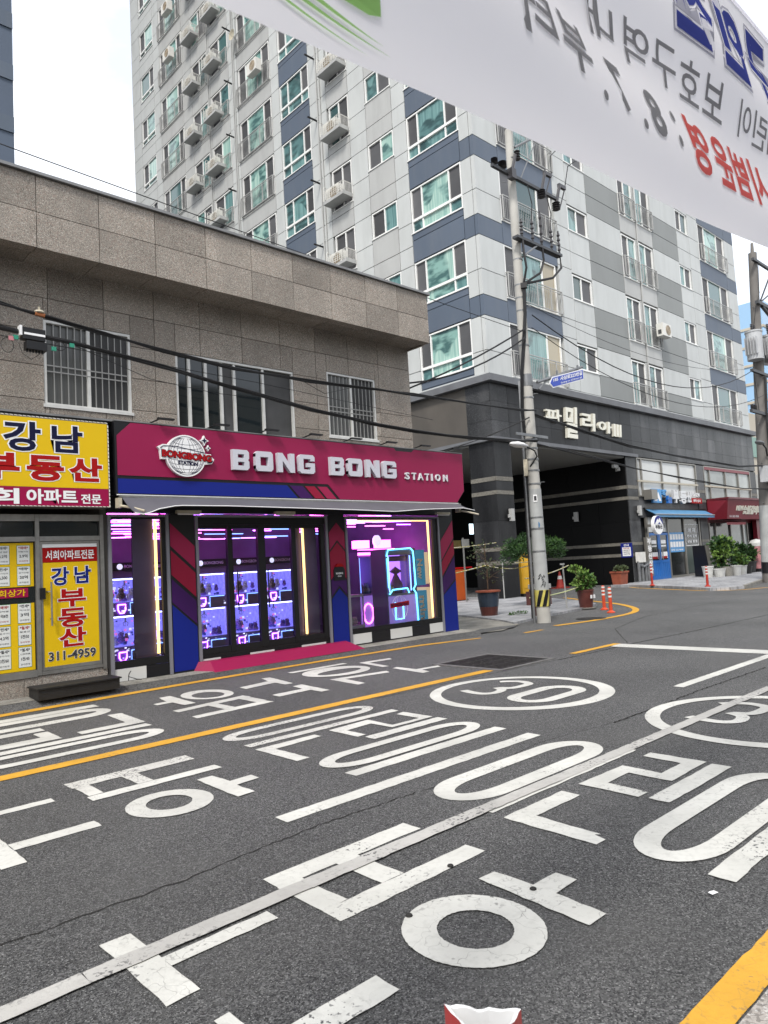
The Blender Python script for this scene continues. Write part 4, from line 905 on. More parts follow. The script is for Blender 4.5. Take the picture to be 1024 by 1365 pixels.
b = MB(); b.box(-.28, .22, .1, .3, 1.40, 1.5); b.lathe([(.10, .78), (.12, .95), (.03, 1.15), (.12, 1.2), (.001, 1.3)], (.02, .2, 0), 14); local('plush_toy', b, PL[2], t, True)
for k in range(5):
    b = MB(); blob(b, (RND.uniform(-.25, .22), RND.uniform(.08, .3), .83), .06); local('plush_toy', b, PL[k], t, True)
b = MB(); b.box(.342, .56, -.01, .40, .05, .80); b.box(.342, .56, .0, .40, .9, 1.6); sidep = local('side_panel', b, mat('teal_panel', (.05, .16, .24), .3, emit=((.05, .25, .4), .25)), t)
b = MB(); b.box(.575, .70, .02, .40, .08, .85); b.box(.575, .68, .03, .40, .92, 1.55); local('cream_glow_panel', b, mat('cream_glow_panel', (.5, .42, .3), .5, emit=((1, .75, .45), .25)), t)  # warm light on these boxes is put in as emission
b = MB(); b.box(-.34, .30, -.004, -.001, .05, .74); local('front_panel', b, mat('mauve_glow_panel', (.28, .22, .40), .3, var=(4, .3), emit=((.35, .25, .85), .22)), t)  # faint emission makes this front look lit
for x_ in (-.30, .20): b = MB(); b.cyl((x_, .0, .82), (x_, .0, 1.5), .012, n=6); local('blue_light_bar', b, M['blue_neon'], t)
v, f, x0, x1, y0, y1 = glyphs('mini', .03); b = MB(); b.add([(.37 + (y - y0) / (y1 - y0) * .15 - .0, -.0125, .70 - (x - x0) / (x1 - x0) * .55) for x, y in v], f); local('lettering', b, M['sign_white'], t)
v, f, x0, x1, y0, y1 = glyphs('New', .03); b = MB(); b.add([(.37 + (y - y0) / (y1 - y0) * .14, -.0025, 1.42 - (x - x0) / (x1 - x0) * .40) for x, y in v], f); local('lettering', b, M['sign_white'], t)
# oval neon sticker on the window: lettered globe
t2 = thing('window_sticker', 'red lettered globe sticker on the right arcade window', 'sticker', (9.22, 9.63, .7))
b = MB(); b.tube([(9.22 + .20 * math.cos(2 * math.pi * k / 28), 9.629, .66 + .22 * math.sin(2 * math.pi * k / 28)) for k in range(29)], .003, 4)
for kk in (.07, .14): b.tube([(9.22 + kk * math.cos(2 * math.pi * k / 20), 9.629, .66 + .22 * math.sin(2 * math.pi * k / 20)) for k in range(21)], .0018, 4)
obj('globe_lines', b, M['sign_white'], t2)
b = MB(); b.prism([(8.98, .665), (9.46, .69), (9.46, .775), (8.98, .75)], front(9.626), 0, .002); obj('red_band', b, M['sign_red'], t2)
text('lettering', 'BONGBONG', (9.0, 9.44, .69, .745), front(9.6235), M['sign_navy'], t2, .001, 0, .04)
t3 = thing('display_case', 'small white glass display case standing at the left of the right arcade window', 'display case', (8.3, 9.95, .12))
b = MB(); b.box(8.12, 8.48, 9.78, 10.1, .12, .42); b.box(8.12, 8.14, 9.78, 9.8, .42, .92); b.box(8.46, 8.48, 9.78, 9.8, .42, .92); b.box(8.12, 8.48, 9.78, 10.1, .92, .96); obj('case', b, M['checker_white'], t3)
b = MB(); b.add([(8.14, 9.79, .42), (8.46, 9.79, .42), (8.46, 9.79, .92), (8.14, 9.79, .92)], [(0, 1, 2, 3)]); obj('glass', b, M['shop_glass'], t3)
b = MB()
for k in range(5): blob(b, (8.2 + k * .05, 9.95, .47), .05)
obj('prize', b, PL[0], t3, True)

# ---------------------------------------------------------------- apartment tower
TX, TY, FH = 20.18, 15.80, 3.016
ZB, ZT, ZM = 10.264, 11.034, 11.994
M['panel_white'] = mat('panel_white', (.465, .48, .472), .6, var=(.5, .05), rnd=.035, stain=(2.4, (.34, .35, .34), .4))
M['panel_grey'] = mat('panel_grey', (.40, .405, .395), .6, var=(.5, .06), rnd=.04, stain=(2.4, (.28, .28, .275), .45))
M['panel_dark'] = mat('panel_dark', (.215, .225, .22), .6, var=(.5, .06), rnd=.04, stain=(2.4, (.19, .195, .19), .4))
M['panel_blue'] = mat('panel_blue', (.085, .108, .145), .55, var=(.5, .07), rnd=.06, stain=(2.4, (.12, .135, .16), .4))
M['tower_core'] = mat('tower_core', (.035, .037, .04), .9)
M['old_teal'] = mat('teal_glass', (.085, .20, .20), .05, spec=.9, rnd=.5, var=(1.6, .6))
M['old_pale'] = mat('pale_glass', (.27, .46, .41), .08, spec=.9, rnd=.35, var=(1.7, .6))
def curtain_glass(name, dark, mid, light):
    m = bpy.data.materials.new(name); m.use_nodes = True; n = m.node_tree; L = n.links.new; b = n.nodes['Principled BSDF']
    b.inputs['Roughness'].default_value = .05; b.inputs['Specular IOR Level'].default_value = .9
    t = n.nodes.new('ShaderNodeTexCoord'); oi = n.nodes.new('ShaderNodeObjectInfo')
    off = n.nodes.new('ShaderNodeVectorMath'); off.operation = 'ADD'; sc = n.nodes.new('ShaderNodeMath'); sc.operation = 'MULTIPLY'; sc.inputs[1].default_value = 57.0; L(oi.outputs['Random'], sc.inputs[0])
    L(t.outputs['Object'], off.inputs[0]); L(sc.outputs[0], off.inputs[1])
    def nz(scale, s, det):
        mp = n.nodes.new('ShaderNodeMapping'); mp.inputs['Scale'].default_value = scale; L(off.outputs[0], mp.inputs[0]); x = n.nodes.new('ShaderNodeTexNoise'); x.inputs['Scale'].default_value = s; x.inputs['Detail'].default_value = det; L(mp.outputs[0], x.inputs[0]); return x.outputs['Fac']
    def rg(v, a, c, o0=0.0, o1=1.0):
        r = n.nodes.new('ShaderNodeMapRange'); L(v, r.inputs[0]); r.inputs[1].default_value = a; r.inputs[2].default_value = c; r.inputs[3].default_value = o0; r.inputs[4].default_value = o1; return r.outputs[0]
    def mx(f, a, c):
        x = n.nodes.new('ShaderNodeMix'); x.data_type = 'RGBA'; L(f, x.inputs[0])
        for v, i in ((a, 6), (c, 7)):
            if isinstance(v, tuple): x.inputs[i].default_value = (*v, 1)
            else: L(v, x.inputs[i])
        return x.outputs[2]
    folds = nz((7, 7, .25), 1.6, 3); area = nz((.7, .7, .5), 1.3, 1)
    c = mx(rg(folds, .35, .65), mid, light)                    # curtain folds
    c = mx(rg(area, .47, .50), c, mx(rg(nz((1, 1, 2.5), 1.5, 2), .4, .6), dark, mid))   # drawn part / open room
    c = mx(rg(oi.outputs['Random'], .78, .80), c, dark)
    L(c, b.inputs['Base Color']); return m
M['teal_glass'] = curtain_glass('teal_glass', (.030, .070, .072), (.085, .18, .18), (.17, .31, .30))
M['pale_glass'] = curtain_glass('pale_glass', (.06, .13, .125), (.22, .38, .34), (.40, .56, .49))
M['tower_screen'] = mat('tower_screen', (.075, .075, .078), .45, spec=.3, rnd=.35, var=(.8, .25))
M['warm_glass'] = mat('warm_glass', (.34, .30, .22), .2, rnd=.2)
M['rail_white'] = mat('rail_white', (.34, .34, .33), .45)
M['ac_white'] = mat('ac_white', (.62, .61, .57), .45, var=(6, .08)); M['ac_dark'] = mat('ac_dark', (.06, .06, .06), .6); M['ac_tan'] = mat('ac_tan', (.42, .34, .24), .6)
M['ledge_grey'] = mat('ledge_grey', (.13, .135, .145), .6, var=(2, .15), stain=(1, (.07, .07, .075), .4))

at = thing('apartment_tower', 'tall white grey and slate blue panelled apartment block standing on a black stone base', 'apartment block', (TX, TY, 0))
KMAX = 11
LF = side(TX); RF = front(TY)
b = MB(); b.box(TX + .16, 44.38, TY + .16, 44.1, 7.8, ZB + FH * (KMAX + 1) + .6); obj('core', b, M['tower_core'], at)
b = MB(); b.box(TX - .05, 44.5, TY - .05, 44.25, ZB + FH * (KMAX + 1) + .6, ZB + FH * (KMAX + 1) + 1.0); obj('roof_slab', b, M['panel_grey'], at)

_boxes = {}
PAN = []
def pan(fc, u0, u1, z0, z1, mt):
    PAN.append((fc, u0, u1, z0, z1, mt))
g_ = .014
def panbox(fc, u0, u1, z0, z1):
    b = MB()
    if fc == 'L': b.box(TX, TX + .155, u0 + g_, u1 - g_, z0 + g_, z1 - g_)
    else: b.box(u0 + g_, u1 - g_, TY, TY + .155, z0 + g_, z1 - g_)
    return b
# --- panel layout, floor by floor
for k in range(-1, KMAX + 1):
    o = FH * k; zb, zt, zm, zn = ZB + o, ZT + o, ZM + o, ZB + FH + o
    if k == -1: lo = 8.05
    # left face piers
    lay = [(15.96, 16.45, 'w', 1), (19.12, 19.88, 'w', 0), (21.45, 22.53, 'w', 0), (24.03, 25.25, 'w', 0), (27.60, 28.28, 'w', 0), (31.33, 32.15, 'w', 0), (34.12, 34.44, 'g', 0), (36.22, 37.28, 'g', 0), (40.20, 41.02, 'w', 0), (43.0, 44.2, 'w', 0)]
    for u0, u1, c, corner in lay:
        for a, e in ((zb, zt), (zt, zm), (zm, zn)):
            a = max(a, 8.05)
            if e <= a: continue
            mt = 'panel_blue' if (corner and abs(e - zt) < .01) else ('panel_white' if c == 'w' else 'panel_grey')
            pan('L', u0, u1, a, e, mt)
    # left face spandrels between window rows (top of window below -> sill)
    def sp_(u0, u1, sill, top, mt, joint):
        a, e = top - FH + o, sill + o
        a = max(a, 8.05)
        if e <= a: return
        j = joint + o
        if a < j < e: pan('L', u0, u1, a, j, mt); pan('L', u0, u1, j, e, mt)
        else: pan('L', u0, u1, a, e, mt)
    sp_(16.45, 19.12, 11.50, 13.34, 'panel_blue', 11.22); sp_(19.88, 21.45, 12.14, 13.30, 'panel_grey', 11.03)
    sp_(22.53, 24.03, 11.34, 13.28, 'panel_grey', 11.03); sp_(25.25, 27.60, 11.48, 13.28, 'panel_blue', 11.22)
    sp_(28.28, 31.33, 11.16, 13.24, 'panel_grey', 11.03); sp_(32.15, 34.12, 11.30, 13.24, 'panel_grey', 11.03)
    sp_(34.44, 36.22, 11.30, 13.24, 'panel_grey', 11.03); sp_(37.28, 40.20, 11.16, 13.24, 'panel_grey', 11.03); sp_(41.02, 43.0, 11.50, 13.24, 'panel_white', 11.03)
    # right face
    for u0, u1, corner in ((TX, 21.62, 1), (25.24, 26.26, 0), (38.20, 39.44, 0), (43.02, 44.38, 1)):
        for a, e in (((zb, zt), (zt, zm), (zm, zn)) if corner else ((zb + .12, 11.20 + o), (11.20 + o, 12.14 + o), (12.14 + o, zn + .12))):
            a = max(a, 8.05)
            if e > a: pan('R', u0, u1, a, e, 'panel_blue' if corner and abs(e - zt) < .01 else ('panel_white' if not (u0 > 40) else 'panel_white'))
    for u0, u1 in ((21.62, 25.24), (39.44, 43.02)):
        a = max(10.26 + o, 8.05)
        if 11.20 + o > a: pan('R', u0, u1, a, 11.18 + o, 'panel_blue')
    for u0, u1 in ((26.26, 27.85), (36.77, 38.20)):
        for a, e in ((10.27 + o, 11.19 + o), (11.19 + o, 12.14 + o)):
            a = max(a, 8.05)
            if e > a: pan('R', u0, u1, a, e, 'panel_white')
    for u0, u1 in ((27.85, 30.74), (33.93, 36.77)):
        for a, e, mt in ((10.37 + o, 11.21 + o, 'panel_dark'), (11.21 + o, 12.13 + o, 'panel_dark'), (12.13 + o, 13.386 + o, 'panel_white')):
            a = max(a, 8.05)
            if e > a: pan('R', u0, u1, a, e, mt)
    for u0, u1 in ((30.74, 32.30), (32.30, 33.93)):
        a = max(10.33 + o, 8.05)
        if 11.18 + o > a: pan('R', u0, u1, a, 11.18 + o, 'panel_grey')
    for u0, u1 in ((32.13, 32.45),): pan('R', u0, u1, max(11.18 + o, 8.05), 13.346 + o, 'panel_grey')
# corner pier's return on the left face already covered; order by how large they show
def seen(p):
    fc, u0, u1, z0, z1, mt = p
    y = (u0 + u1) / 2; z = (z0 + z1) / 2
    d = math.dist((TX, y, z), (0, 0, 1.45)) if fc == 'L' else math.dist((y, TY, z), (0, 0, 1.45))
    hid = (fc == 'R' and z > 20.5 - (y - 20) * .05) or (fc == 'L' and z < 8 + (y - 15.8) * .95)
    return d + (500 if hid else 0)
PAN.sort(key=seen)
for p in PAN[:298]: obj('cladding_panel', panbox(*p[:5]), M[p[5]], at)
rest = MB(); names = ['panel_white', 'panel_grey', 'panel_dark', 'panel_blue']
for p in PAN[298:]:
    rest.cur = names.index(p[5]); q = panbox(*p[:5]); rest.add(q.v, q.f)
obj('cladding', rest, [M[n] for n in names], at, kind='stuff')

# --- windows: one prototype mesh per kind, copied up the storeys
def fbox(mb, fc, u0, u1, z0, z1, d0, d1):
    """d measured outwards from the cladding face"""
    if fc == 'L': mb.box(TX - d1, TX - d0, u0, u1, z0, z1)
    else: mb.box(u0, u1, TY - d1, TY - d0, z0, z1)
def win_meshes(fc, u0, u1, z0, z1, lights, transom=None):
    b = MB(); t = .055
    fbox(b, fc, u0, u1, z0, z0 + t, -.12, -.02); fbox(b, fc, u0, u1, z1 - t, z1, -.12, -.02)
    fbox(b, fc, u0, u0 + t, z0 + t, z1 - t, -.12, -.02); fbox(b, fc, u1 - t, u1, z0 + t, z1 - t, -.12, -.02)
    fbox(b, fc, u0 - .04, u1 + .04, z0 - .035, z0 + .004, -.10, .035)
    cuts = sorted({l[0] for l in lights} | {l[1] for l in lights})[1:-1]
    for c in cuts: fbox(b, fc, u0 + c * (u1 - u0) - .03, u0 + c * (u1 - u0) + .03, z0 + t, z1 - t, -.115, -.035)
    if transom: fbox(b, fc, u0 + t, u1 - t, transom - .05, transom + .05, -.125, -.012)
    fr = b.mesh('window', M['tower_frame']); panes = []
    for l in lights:
        a, e = u0 + l[0] * (u1 - u0) + .01, u0 + l[1] * (u1 - u0) - .01
        for lo, hi, low in (((z0 + t, transom - .05, True), (transom + .05, z1 - t, False)) if transom else ((z0 + t, z1 - t, False),)):
            q = MB(); fbox(q, fc, a, e, lo, hi, -.10, -.085); mt = l[2]
            if low and mt == 'tower_screen': mt = 'teal_glass'
            panes.append(q.mesh('pane', M[mt]))
    return fr, panes
def rail_mesh(fc, u0, u1, z0, z1, d=.10, n=None, ends=True):
    b = MB(); n = n or max(6, int((u1 - u0) / .115))
    fbox(b, fc, u0, u1, z1 - .035, z1, d - .02, d + .015); fbox(b, fc, u0, u1, z0, z0 + .03, d - .02, d + .015); fbox(b, fc, u0, u1, z1 - .12, z1 - .10, d - .012, d + .008)
    for i in range(n + 1):
        x = u0 + (u1 - u0) * i / n; w = .02 if i % 8 in (0,) or i == n else .0045
        fbox(b, fc, x - w, x + w, z0 + .03, z1 - .12 if w < .01 else z1 - .035, d - w, d + w)
    if ends:
        for x in (u0, u1): fbox(b, fc, x - .018, x + .018, z1 - .035, z1, 0, d - .02); fbox(b, fc, x - .018, x + .018, z0, z0 + .03, 0, d - .02)
    return b.mesh('railing', M['rail_white'])
NW = [0]
def up(me, name, parent, dz, inv):
    o = bpy.data.objects.new(name, me); COL.objects.link(o); o.parent = parent
    if inv: o.matrix_parent_inverse = Matrix.Translation(-Vector(at.location)); o.location = (0, 0, dz)
    return o
def column(fc, u0, u1, z0, z1, variants, transom=None, rail=None, ks=range(-1, KMAX + 1), skip=()):
    V = [win_meshes(fc, u0, u1, z0, z1, v, transom) for v in variants]
    rm = rail_mesh(fc, *rail) if rail else None
    for k in ks:
        if k in skip: continue
        fr, panes = V[RND.randrange(len(V))]; w = up(fr, 'window', at, FH * k, True); NW[0] += 1
        for p in panes: up(p, 'pane', w, 0, False)
        if rm: up(rm, 'railing', w, 0, False)
T, S, P_ = 'teal_glass', 'tower_screen', 'pale_glass'
column('L', 16.46, 19.11, 11.52, 13.31, [[(0, .24, S), (.24, .78, P_), (.78, 1, S)], [(0, .24, S), (.24, .78, T), (.78, 1, S)], [(0, .24, T), (.24, .78, P_), (.78, 1, S)]], 12.03)
column('L', 19.90, 21.43, 12.16, 13.28, [[(0, .5, S), (.5, 1, T)], [(0, .5, T), (.5, 1, S)], [(0, .5, P_), (.5, 1, S)]])
column('L', 22.56, 23.90, 11.36, 13.25, [[(0, .5, S), (.5, 1, T)], [(0, .48, S), (.48, 1, S)]])
column('L', 25.27, 27.58, 11.50, 13.26, [[(0, .72, T), (.72, 1, S)], [(0, .25, S), (.25, .72, T), (.72, 1, T)]], 12.05)
column('L', 28.36, 31.24, 11.18, 13.22, [[(0, .24, S), (.24, .76, P_), (.76, 1, S)]], None, (28.34, 31.30, 11.10, 12.12))
column('L', 32.22, 34.10, 11.32, 13.20, [[(0, .5, T), (.5, 1, S)], [(0, .5, P_), (.5, 1, S)]], None, (32.2, 33.0, 11.25, 12.1))
column('L', 34.46, 36.20, 11.32, 13.20, [[(0, .5, T), (.5, 1, S)], [(0, .5, S), (.5, 1, P_)]], None, (34.44, 35.3, 11.25, 12.1))
column('L', 37.32, 40.14, 11.18, 13.22, [[(0, .24, S), (.24, .76, P_), (.76, 1, S)]], None, (37.30, 40.18, 11.15, 12.15))
column('L', 41.05, 42.92, 11.52, 13.22, [[(0, .62, P_), (.62, 1, S)], [(0, .35, S), (.35, 1, P_)]], 11.9)
column('R', 21.64, 25.06, 11.20, 13.28, [[(0, .29, S), (.29, .72, T), (.72, 1, 'warm_glass')], [(0, .29, S), (.29, .72, T), (.72, 1, S)]], None, (21.64, 25.22, 11.22, 12.18))
column('R', 26.28, 27.80, 12.16, 13.24, [[(0, .47, T), (.47, 1, S)]])
column('R', 30.80, 32.12, 11.20, 13.28, [[(0, .47, S), (.47, 1, T)], [(0, .47, T), (.47, 1, S)]], None, (30.80, 32.18, 11.24, 12.20))
column('R', 32.47, 33.84, 11.20, 13.28, [[(0, .47, S), (.47, 1, T)], [(0, .47, T), (.47, 1, S)]], None, (32.45, 33.90, 11.24, 12.16))
column('R', 36.80, 38.10, 12.16, 13.28, [[(0, .47, S), (.47, 1, T)], [(0, .47, T), (.47, 1, S)]])
column('R', 39.50, 42.96, 11.20, 13.30, [[(0, .24, S), (.24, .72, P_), (.72, 1, S)]], None, (39.54, 43.04, 11.26, 12.12))

# pipes
b = MB()
for y in (24.42, 24.62): b.cyl((TX - .05, y, 8), (TX - .05, y, ZB + FH * 12), .035, n=6)
for y in (31.55, 31.7, 34.3): b.cyl((TX - .05, y, 8), (TX - .05, y, ZB + FH * 12), .03, n=6)
b.cyl((32.29, TY - .04, 8), (32.29, TY - .04, ZB + FH * 12), .03, n=6)
obj('drain_pipe', b, M['panel_grey'], at)
# cantilevered shelves for condensers
shelf = MB()
def shelf_mesh(u0, u1):
    b = MB(); fbox(b, 'L', u0, u1, 11.53, 11.585, .0, .55); fbox(b, 'L', u0, u0 + .03, 11.586, 11.70, .0, .55); fbox(b, 'L', u1 - .03, u1, 11.586, 11.70, 0, .55); fbox(b, 'L', u0 + .03, u1 - .03, 11.586, 11.66, .52, .55)
    return b.mesh('condenser_shelf', M['panel_grey'])
def lattice(u0, u1):
    b = MB(); n = 9
    for i in range(n + 1): fbox(b, 'L', u0 + (u1 - u0) * i / n - .008, u0 + (u1 - u0) * i / n + .008, 11.72, 12.13, .525, .545)
    for z in (11.79, 11.88, 11.97, 12.06, 12.13): fbox(b, 'L', u0, u1, z - .008, z + .008, .529, .541)
    for q in range(7): fbox(b, 'L', u0 + .0, u0 + .012, 11.7, 12.13, .06 + q * .075, .072 + q * .075)
    fbox(b, 'L', u0, u0 + .02, 12.11, 12.14, .0, .54)
    b.tube([(TX - .53, u1 - .02, 11.7), (TX - .53, u1 - .02, 12.3), (TX - .48, u1 - .02, 12.4), (TX - .25, u1 - .02, 12.34), (TX - .02, u1 - .02, 12.25)], .018, 5)
    return b.mesh('shelf_railing', M['ac_white'])
SH = [((22.56, 23.93), range(0, 9)), ((32.75, 34.08), range(3, 10)), ((35.15, 36.42), range(3, 10))]
def ac_proto(name, label):
    t = thing(name, label, 'air conditioner', (0, 0, -100), 'condenser units on the tower facade')
    b = MB(); b.box(-.17, .17, -.42, .42, 0, .62); local('casing', b, M['ac_white'], t)
    b = MB(); b.lathe([(.24, 0), (.24, .008), (.001, .008)], (0, 0, 0), 20); b.v = [(-.171 - z, x - .1, .32 + y) for x, y, z in b.v]; local('fan_grille', b, M['ac_tan'], t)
    b = MB()
    for r in (.06, .12, .18, .24): b.tube([(-.183, -.1 + r * math.cos(2 * math.pi * i / 16), .32 + r * math.sin(2 * math.pi * i / 16)) for i in range(17)], .005, 4)
    local('fan_guard', b, M['ac_dark'], t)
    b = MB(); b.box(-.08, .08, .421, .44, .1, .3); local('pipe_cover', b, M['ac_dark'], t)
    return t
ac = ac_proto('air_conditioner', '')
first = [True]
FLN = ['first', 'second', 'third', 'fourth', 'fifth', 'sixth', 'seventh', 'eighth', 'ninth', 'tenth', 'eleventh', 'twelfth']
def put_ac(loc, label, rz=0.0):
    if first[0]: ac.location = loc; ac['label'] = label; ac.rotation_euler = (0, 0, rz); first[0] = False; return ac
    return dup(ac, loc, label, rz)
cols = ['column beside the right blue bays', 'right one of the paired columns', 'left one of the paired columns']
for ci, ((u0, u1), ks) in enumerate(SH):
    sm, lm = shelf_mesh(u0, u1), lattice(u0, u1)
    for k in ks:
        s = up(sm, 'condenser_shelf', at, FH * k, True); up(lm, 'shelf_railing', s, 0, False)
        put_ac((TX - .30, (u0 + u1) / 2 + .12, 11.59 + FH * k), 'condenser on the %s shelf from below, %s' % (FLN[k], cols[ci]))
for y, k, lb in ((29.2, 5, 'white condenser with tan fan hung on the railing right of the slate blue bays'), (38.3, 7, 'white condenser hung on the lower railing of the left railing column'), (38.3, 8, 'white condenser hung on the railing of the left railing column, one storey up')):
    put_ac((TX - .34, y, 11.75 + FH * k), lb)
put_ac((33.55, TY - .36, 11.70), 'white condenser hung on a railing on the street facade between grey panels', math.pi / 2)
# black laundry poles
for y_, z_ in ((24.70, 13.05), (31.72, 12.7)):
    b = MB(); b.box(TX - .55, TX - .0, y_, y_ + .06, z_, z_ + .06); me = b.mesh('bracket_arm', M['black_metal'])
    for k in range(0, 10): up(me, 'bracket_arm', at, FH * k, True)
sdsh = thing('satellite_dish', 'pale round satellite dish beside a railing on the tower facade', 'satellite dish', (TX - .35, 31.0, 11.9 + FH * 6))
b = MB(); b.lathe([(.001, .0), (.15, .02), (.27, .08), (.28, .085), (.15, .03), (.001, .012)], (0, 0, 0), 20); b.v = [(-z - .0, x, y) for x, y, z in b.v]; local('dish', b, M['cream_plastic'], sdsh); b = MB(); b.tube([(0, 0, 0), (.2, .0, -.2), (.34, 0, -.45)], .02, 6); b.tube([(0, 0, -.1), (-.3, 0, 0)], .012, 5); local('arm', b, M['rail_white'], sdsh)

# --- podium: black granite base with the car entrance
def blackstone(name, c, stain_):
    return mat(name, c, .34, spec=.17, var=(.8, .25), rnd=.34, stain=(1.3, stain_, .8), spots=[(60, tuple(k * 2.2 for k in c), .82)])
M['black_granite'] = blackstone('black_granite', (.011, .011, .012), (.040, .041, .043))
M['weathered_granite'] = blackstone('weathered_granite', (.036, .037, .039), (.10, .10, .103))
M['pale_band'] = mat('pale_band', (.165, .155, .132), .6, var=(3, .15), spots=[(50, (.09, .083, .07), .7)])
M['soffit'] = mat('soffit', (.24, .24, .228), .7, var=(.6, .06)); M['brown_wall'] = mat('brown_wall', (.085, .076, .066), .7, var=(1, .15), stain=(.7, (.05, .046, .042), .5))
M['garage_black'] = mat('garage_black', (.0022, .0022, .0024), .45, spec=.14, var=(1, .2))  # black stone set darker here, the passage's shade put into its colour
b = MB()
b.box(TX - .22, 44.75, TY - .22, TY + .3, 7.80, 8.045); b.box(TX - .22, TX + .3, TY + .3, 44.3, 7.80, 8.045); b.box(44.2, 44.75, TY + .3, 44.3, 7.80, 8.045); obj('ledge', b, M['ledge_grey'], at)
b = MB(); b.box(TX - .02, 44.4, TY - .02, TY - .002, 8.045, 8.16); b.box(TX - .02, TX - .002, TY + .0, 44.2, 8.045, 8.16); obj('base_trim', b, M['panel_white'], at)
b = MB(); b.box(TX + .05, 44.4, TY + .05, TY + .5, 5.70, 7.80); b.box(TX + .05, TX + .5, TY + .5, 44.2, 5.70, 7.80); b.box(30.42, 44.4, TY + .25, 22, .0, 5.70); obj('base_core', b, M['tower_core'], at)
def stone(fc, u0, u1, z0, z1, mt, d=0.0):
    b = MB(); fbox(b, fc, u0 + .004, u1 - .004, z0 + .004, z1 - .004, -.048, RND.uniform(0, .003) + d); return obj('stone_slab', b, M[mt], at)
us = [TX] + [21.17 + .9 * i for i in range(0, 26)] + [44.52]
for i in range(len(us) - 1):
    for z0, z1 in ((5.72, 6.42), (6.42, 7.12), (7.12, 7.79)): stone('R', us[i], us[i + 1], z0, z1, 'weathered_granite' if us[i] > 29.3 or i == 0 else 'black_granite')
for z0, z1 in ((5.72, 6.42), (6.42, 7.12), (7.12, 7.79)): stone('L', 15.83, 16.94, z0, z1, 'weathered_granite')
b = MB(); fbox(b, 'L', 16.945, 44.2, 5.72, 7.79, -.05, -.012); obj('side_wall', b, M['brown_wall'], at)
b = MB(); b.box(TX - .14, 30.42, TY - .14, TY + .05, 5.66, 5.80) if False else b.box(TX - .14, 30.4, TY - .14, TY - .004, 5.665, 5.80); b.box(TX - .14, TX - .004, TY - .004, 24, 5.665, 5.80); obj('beam_trim', b, M['ledge_grey'], at)
b = MB(); b.box(TX, 29.5, TY + .06, 34, 5.60, 5.69); obj('entrance_soffit', b, M['soffit'], at)
# corner column
BANDS = ((3.74, 3.89), (4.23, 4.39), (1.72, 1.86), (1.225, 1.37))
zc = sorted({0.05, 5.66, 2.8} | {z for q in BANDS for z in q})
b = MB(); b.box(TX + .05, 21.12, TY + .05, 16.89, .04, 5.66); obj('column_core', b, M['tower_core'], at)
for i in range(len(zc) - 1):
    isb = any(abs(zc[i] - q[0]) < .001 for q in BANDS); mt = 'pale_band' if isb else 'black_granite'; d = .012 if isb else 0
    stone('L', 15.80, 16.94, zc[i], zc[i + 1], mt, d); stone('R', 20.18, 21.17, zc[i], zc[i + 1], mt, d)
    bb = MB(); bb.box(21.12, 21.17 + d, 15.80, 16.94, zc[i], zc[i + 1]); obj('stone_slab', bb, M[mt], at)
# right pier and long garage wall
for i in range(len(zc) - 1):
    isb = any(abs(zc[i] - q[0]) < .001 for q in BANDS); mt = 'pale_band' if isb else 'weathered_granite'; d = .012 if isb else 0
    stone('R', 29.46, 30.38, zc[i], zc[i + 1], mt, d)
    for y0, y1 in ((15.85, 17.3), (17.3, 18.8), (18.8, 20.3), (20.3, 22.0)):
        bb = MB(); bb.box(29.46 - d, 29.52, y0 + .004, y1 - .004, zc[i] + .004, zc[i + 1] - .004); obj('stone_slab', bb, M['pale_band' if isb else 'garage_black'], at)
    stone('R', 36.55, 37.42, zc[i], zc[i + 1], mt, d); stone('R', 43.62, 44.52, zc[i], zc[i + 1], mt, d)
b = MB(); b.box(29.525, 30.41, 15.86, 22, .0, 5.69); b.box(29.46, 29.9, 22, 34, 0, 5.69); b.box(14, 30, 33.8, 34, 0, 7); b.box(14, 20.1, 33, 33.4, 0, 7); obj('garage_wall', b, M['garage_black'], at)
# the end wall of the tower towards the far side
b = MB(); b.box(44.42, 44.50, 15.86, 44.2, .0, 7.79); obj('end_wall', b, M['weathered_granite'], at)
# lettering of the block's name
M['gold'] = mat('gold', (.66, .64, .55), .35, .2); M['gold_side'] = mat('gold_side', (.40, .34, .2), .4, .3)
ns = thing('name_lettering', 'cream coloured raised Korean name lettering on the black stone over the garage', 'sign', (26.2, TY, 6.9))
for ch, r in (('파', (23.36, 24.45, 6.66, 7.18)), ('밀', (24.74, 25.60, 6.12, 7.42)), ('리', (25.94, 26.95, 6.54, 7.30)), ('아', (27.20, 28.32, 6.55, 7.06)), ('Ⅲ', (28.46, 29.10, 6.47, 7.02))):
    text('letter', ch, r, lambda u, v, d: (u + (v - 6.6) * .10, TY - d, v), M['gold'], ns, .12, .004, .03)

# wall lamps, cameras, notices around the entrance
M['camera_white'] = mat('camera_white', (.38, .38, .37), .4)
wl = thing('wall_lamp', 'grey box wall lamp on the front of the corner column', 'wall lamp', (20.85, TY - .04, 3.0))
b = MB(); b.box(-.10, .08, -.12, .0, -.22, .22); local('housing', b, M['camera_white'], wl); b = MB(); b.box(-.2, -.1, -.08, -.03, -.1, .02); local('bracket', b, M['camera_white'], wl)
w2 = dup(wl, (29.38, 18.4, 3.2), 'grey box wall lamp on the black garage wall', -math.pi / 2)
dup(wl, (30.2, TY - .04, 3.25), 'grey box wall lamp on the pier beside the blue awning')
cc = thing('security_camera', 'white security camera near the top of the garage wall', 'camera', (29.40, 16.15, 5.30))
b = MB(); b.box(-.42, -.05, -.06, .06, -.12, .02); local('body', b, M['camera_white'], cc); b = MB(); b.box(-.06, .0, -.1, .1, -.25, -.1); b.cyl((-.05, 0, -.2), (-.2, 0, -.12), .025); local('mount', b, M['camera_white'], cc)
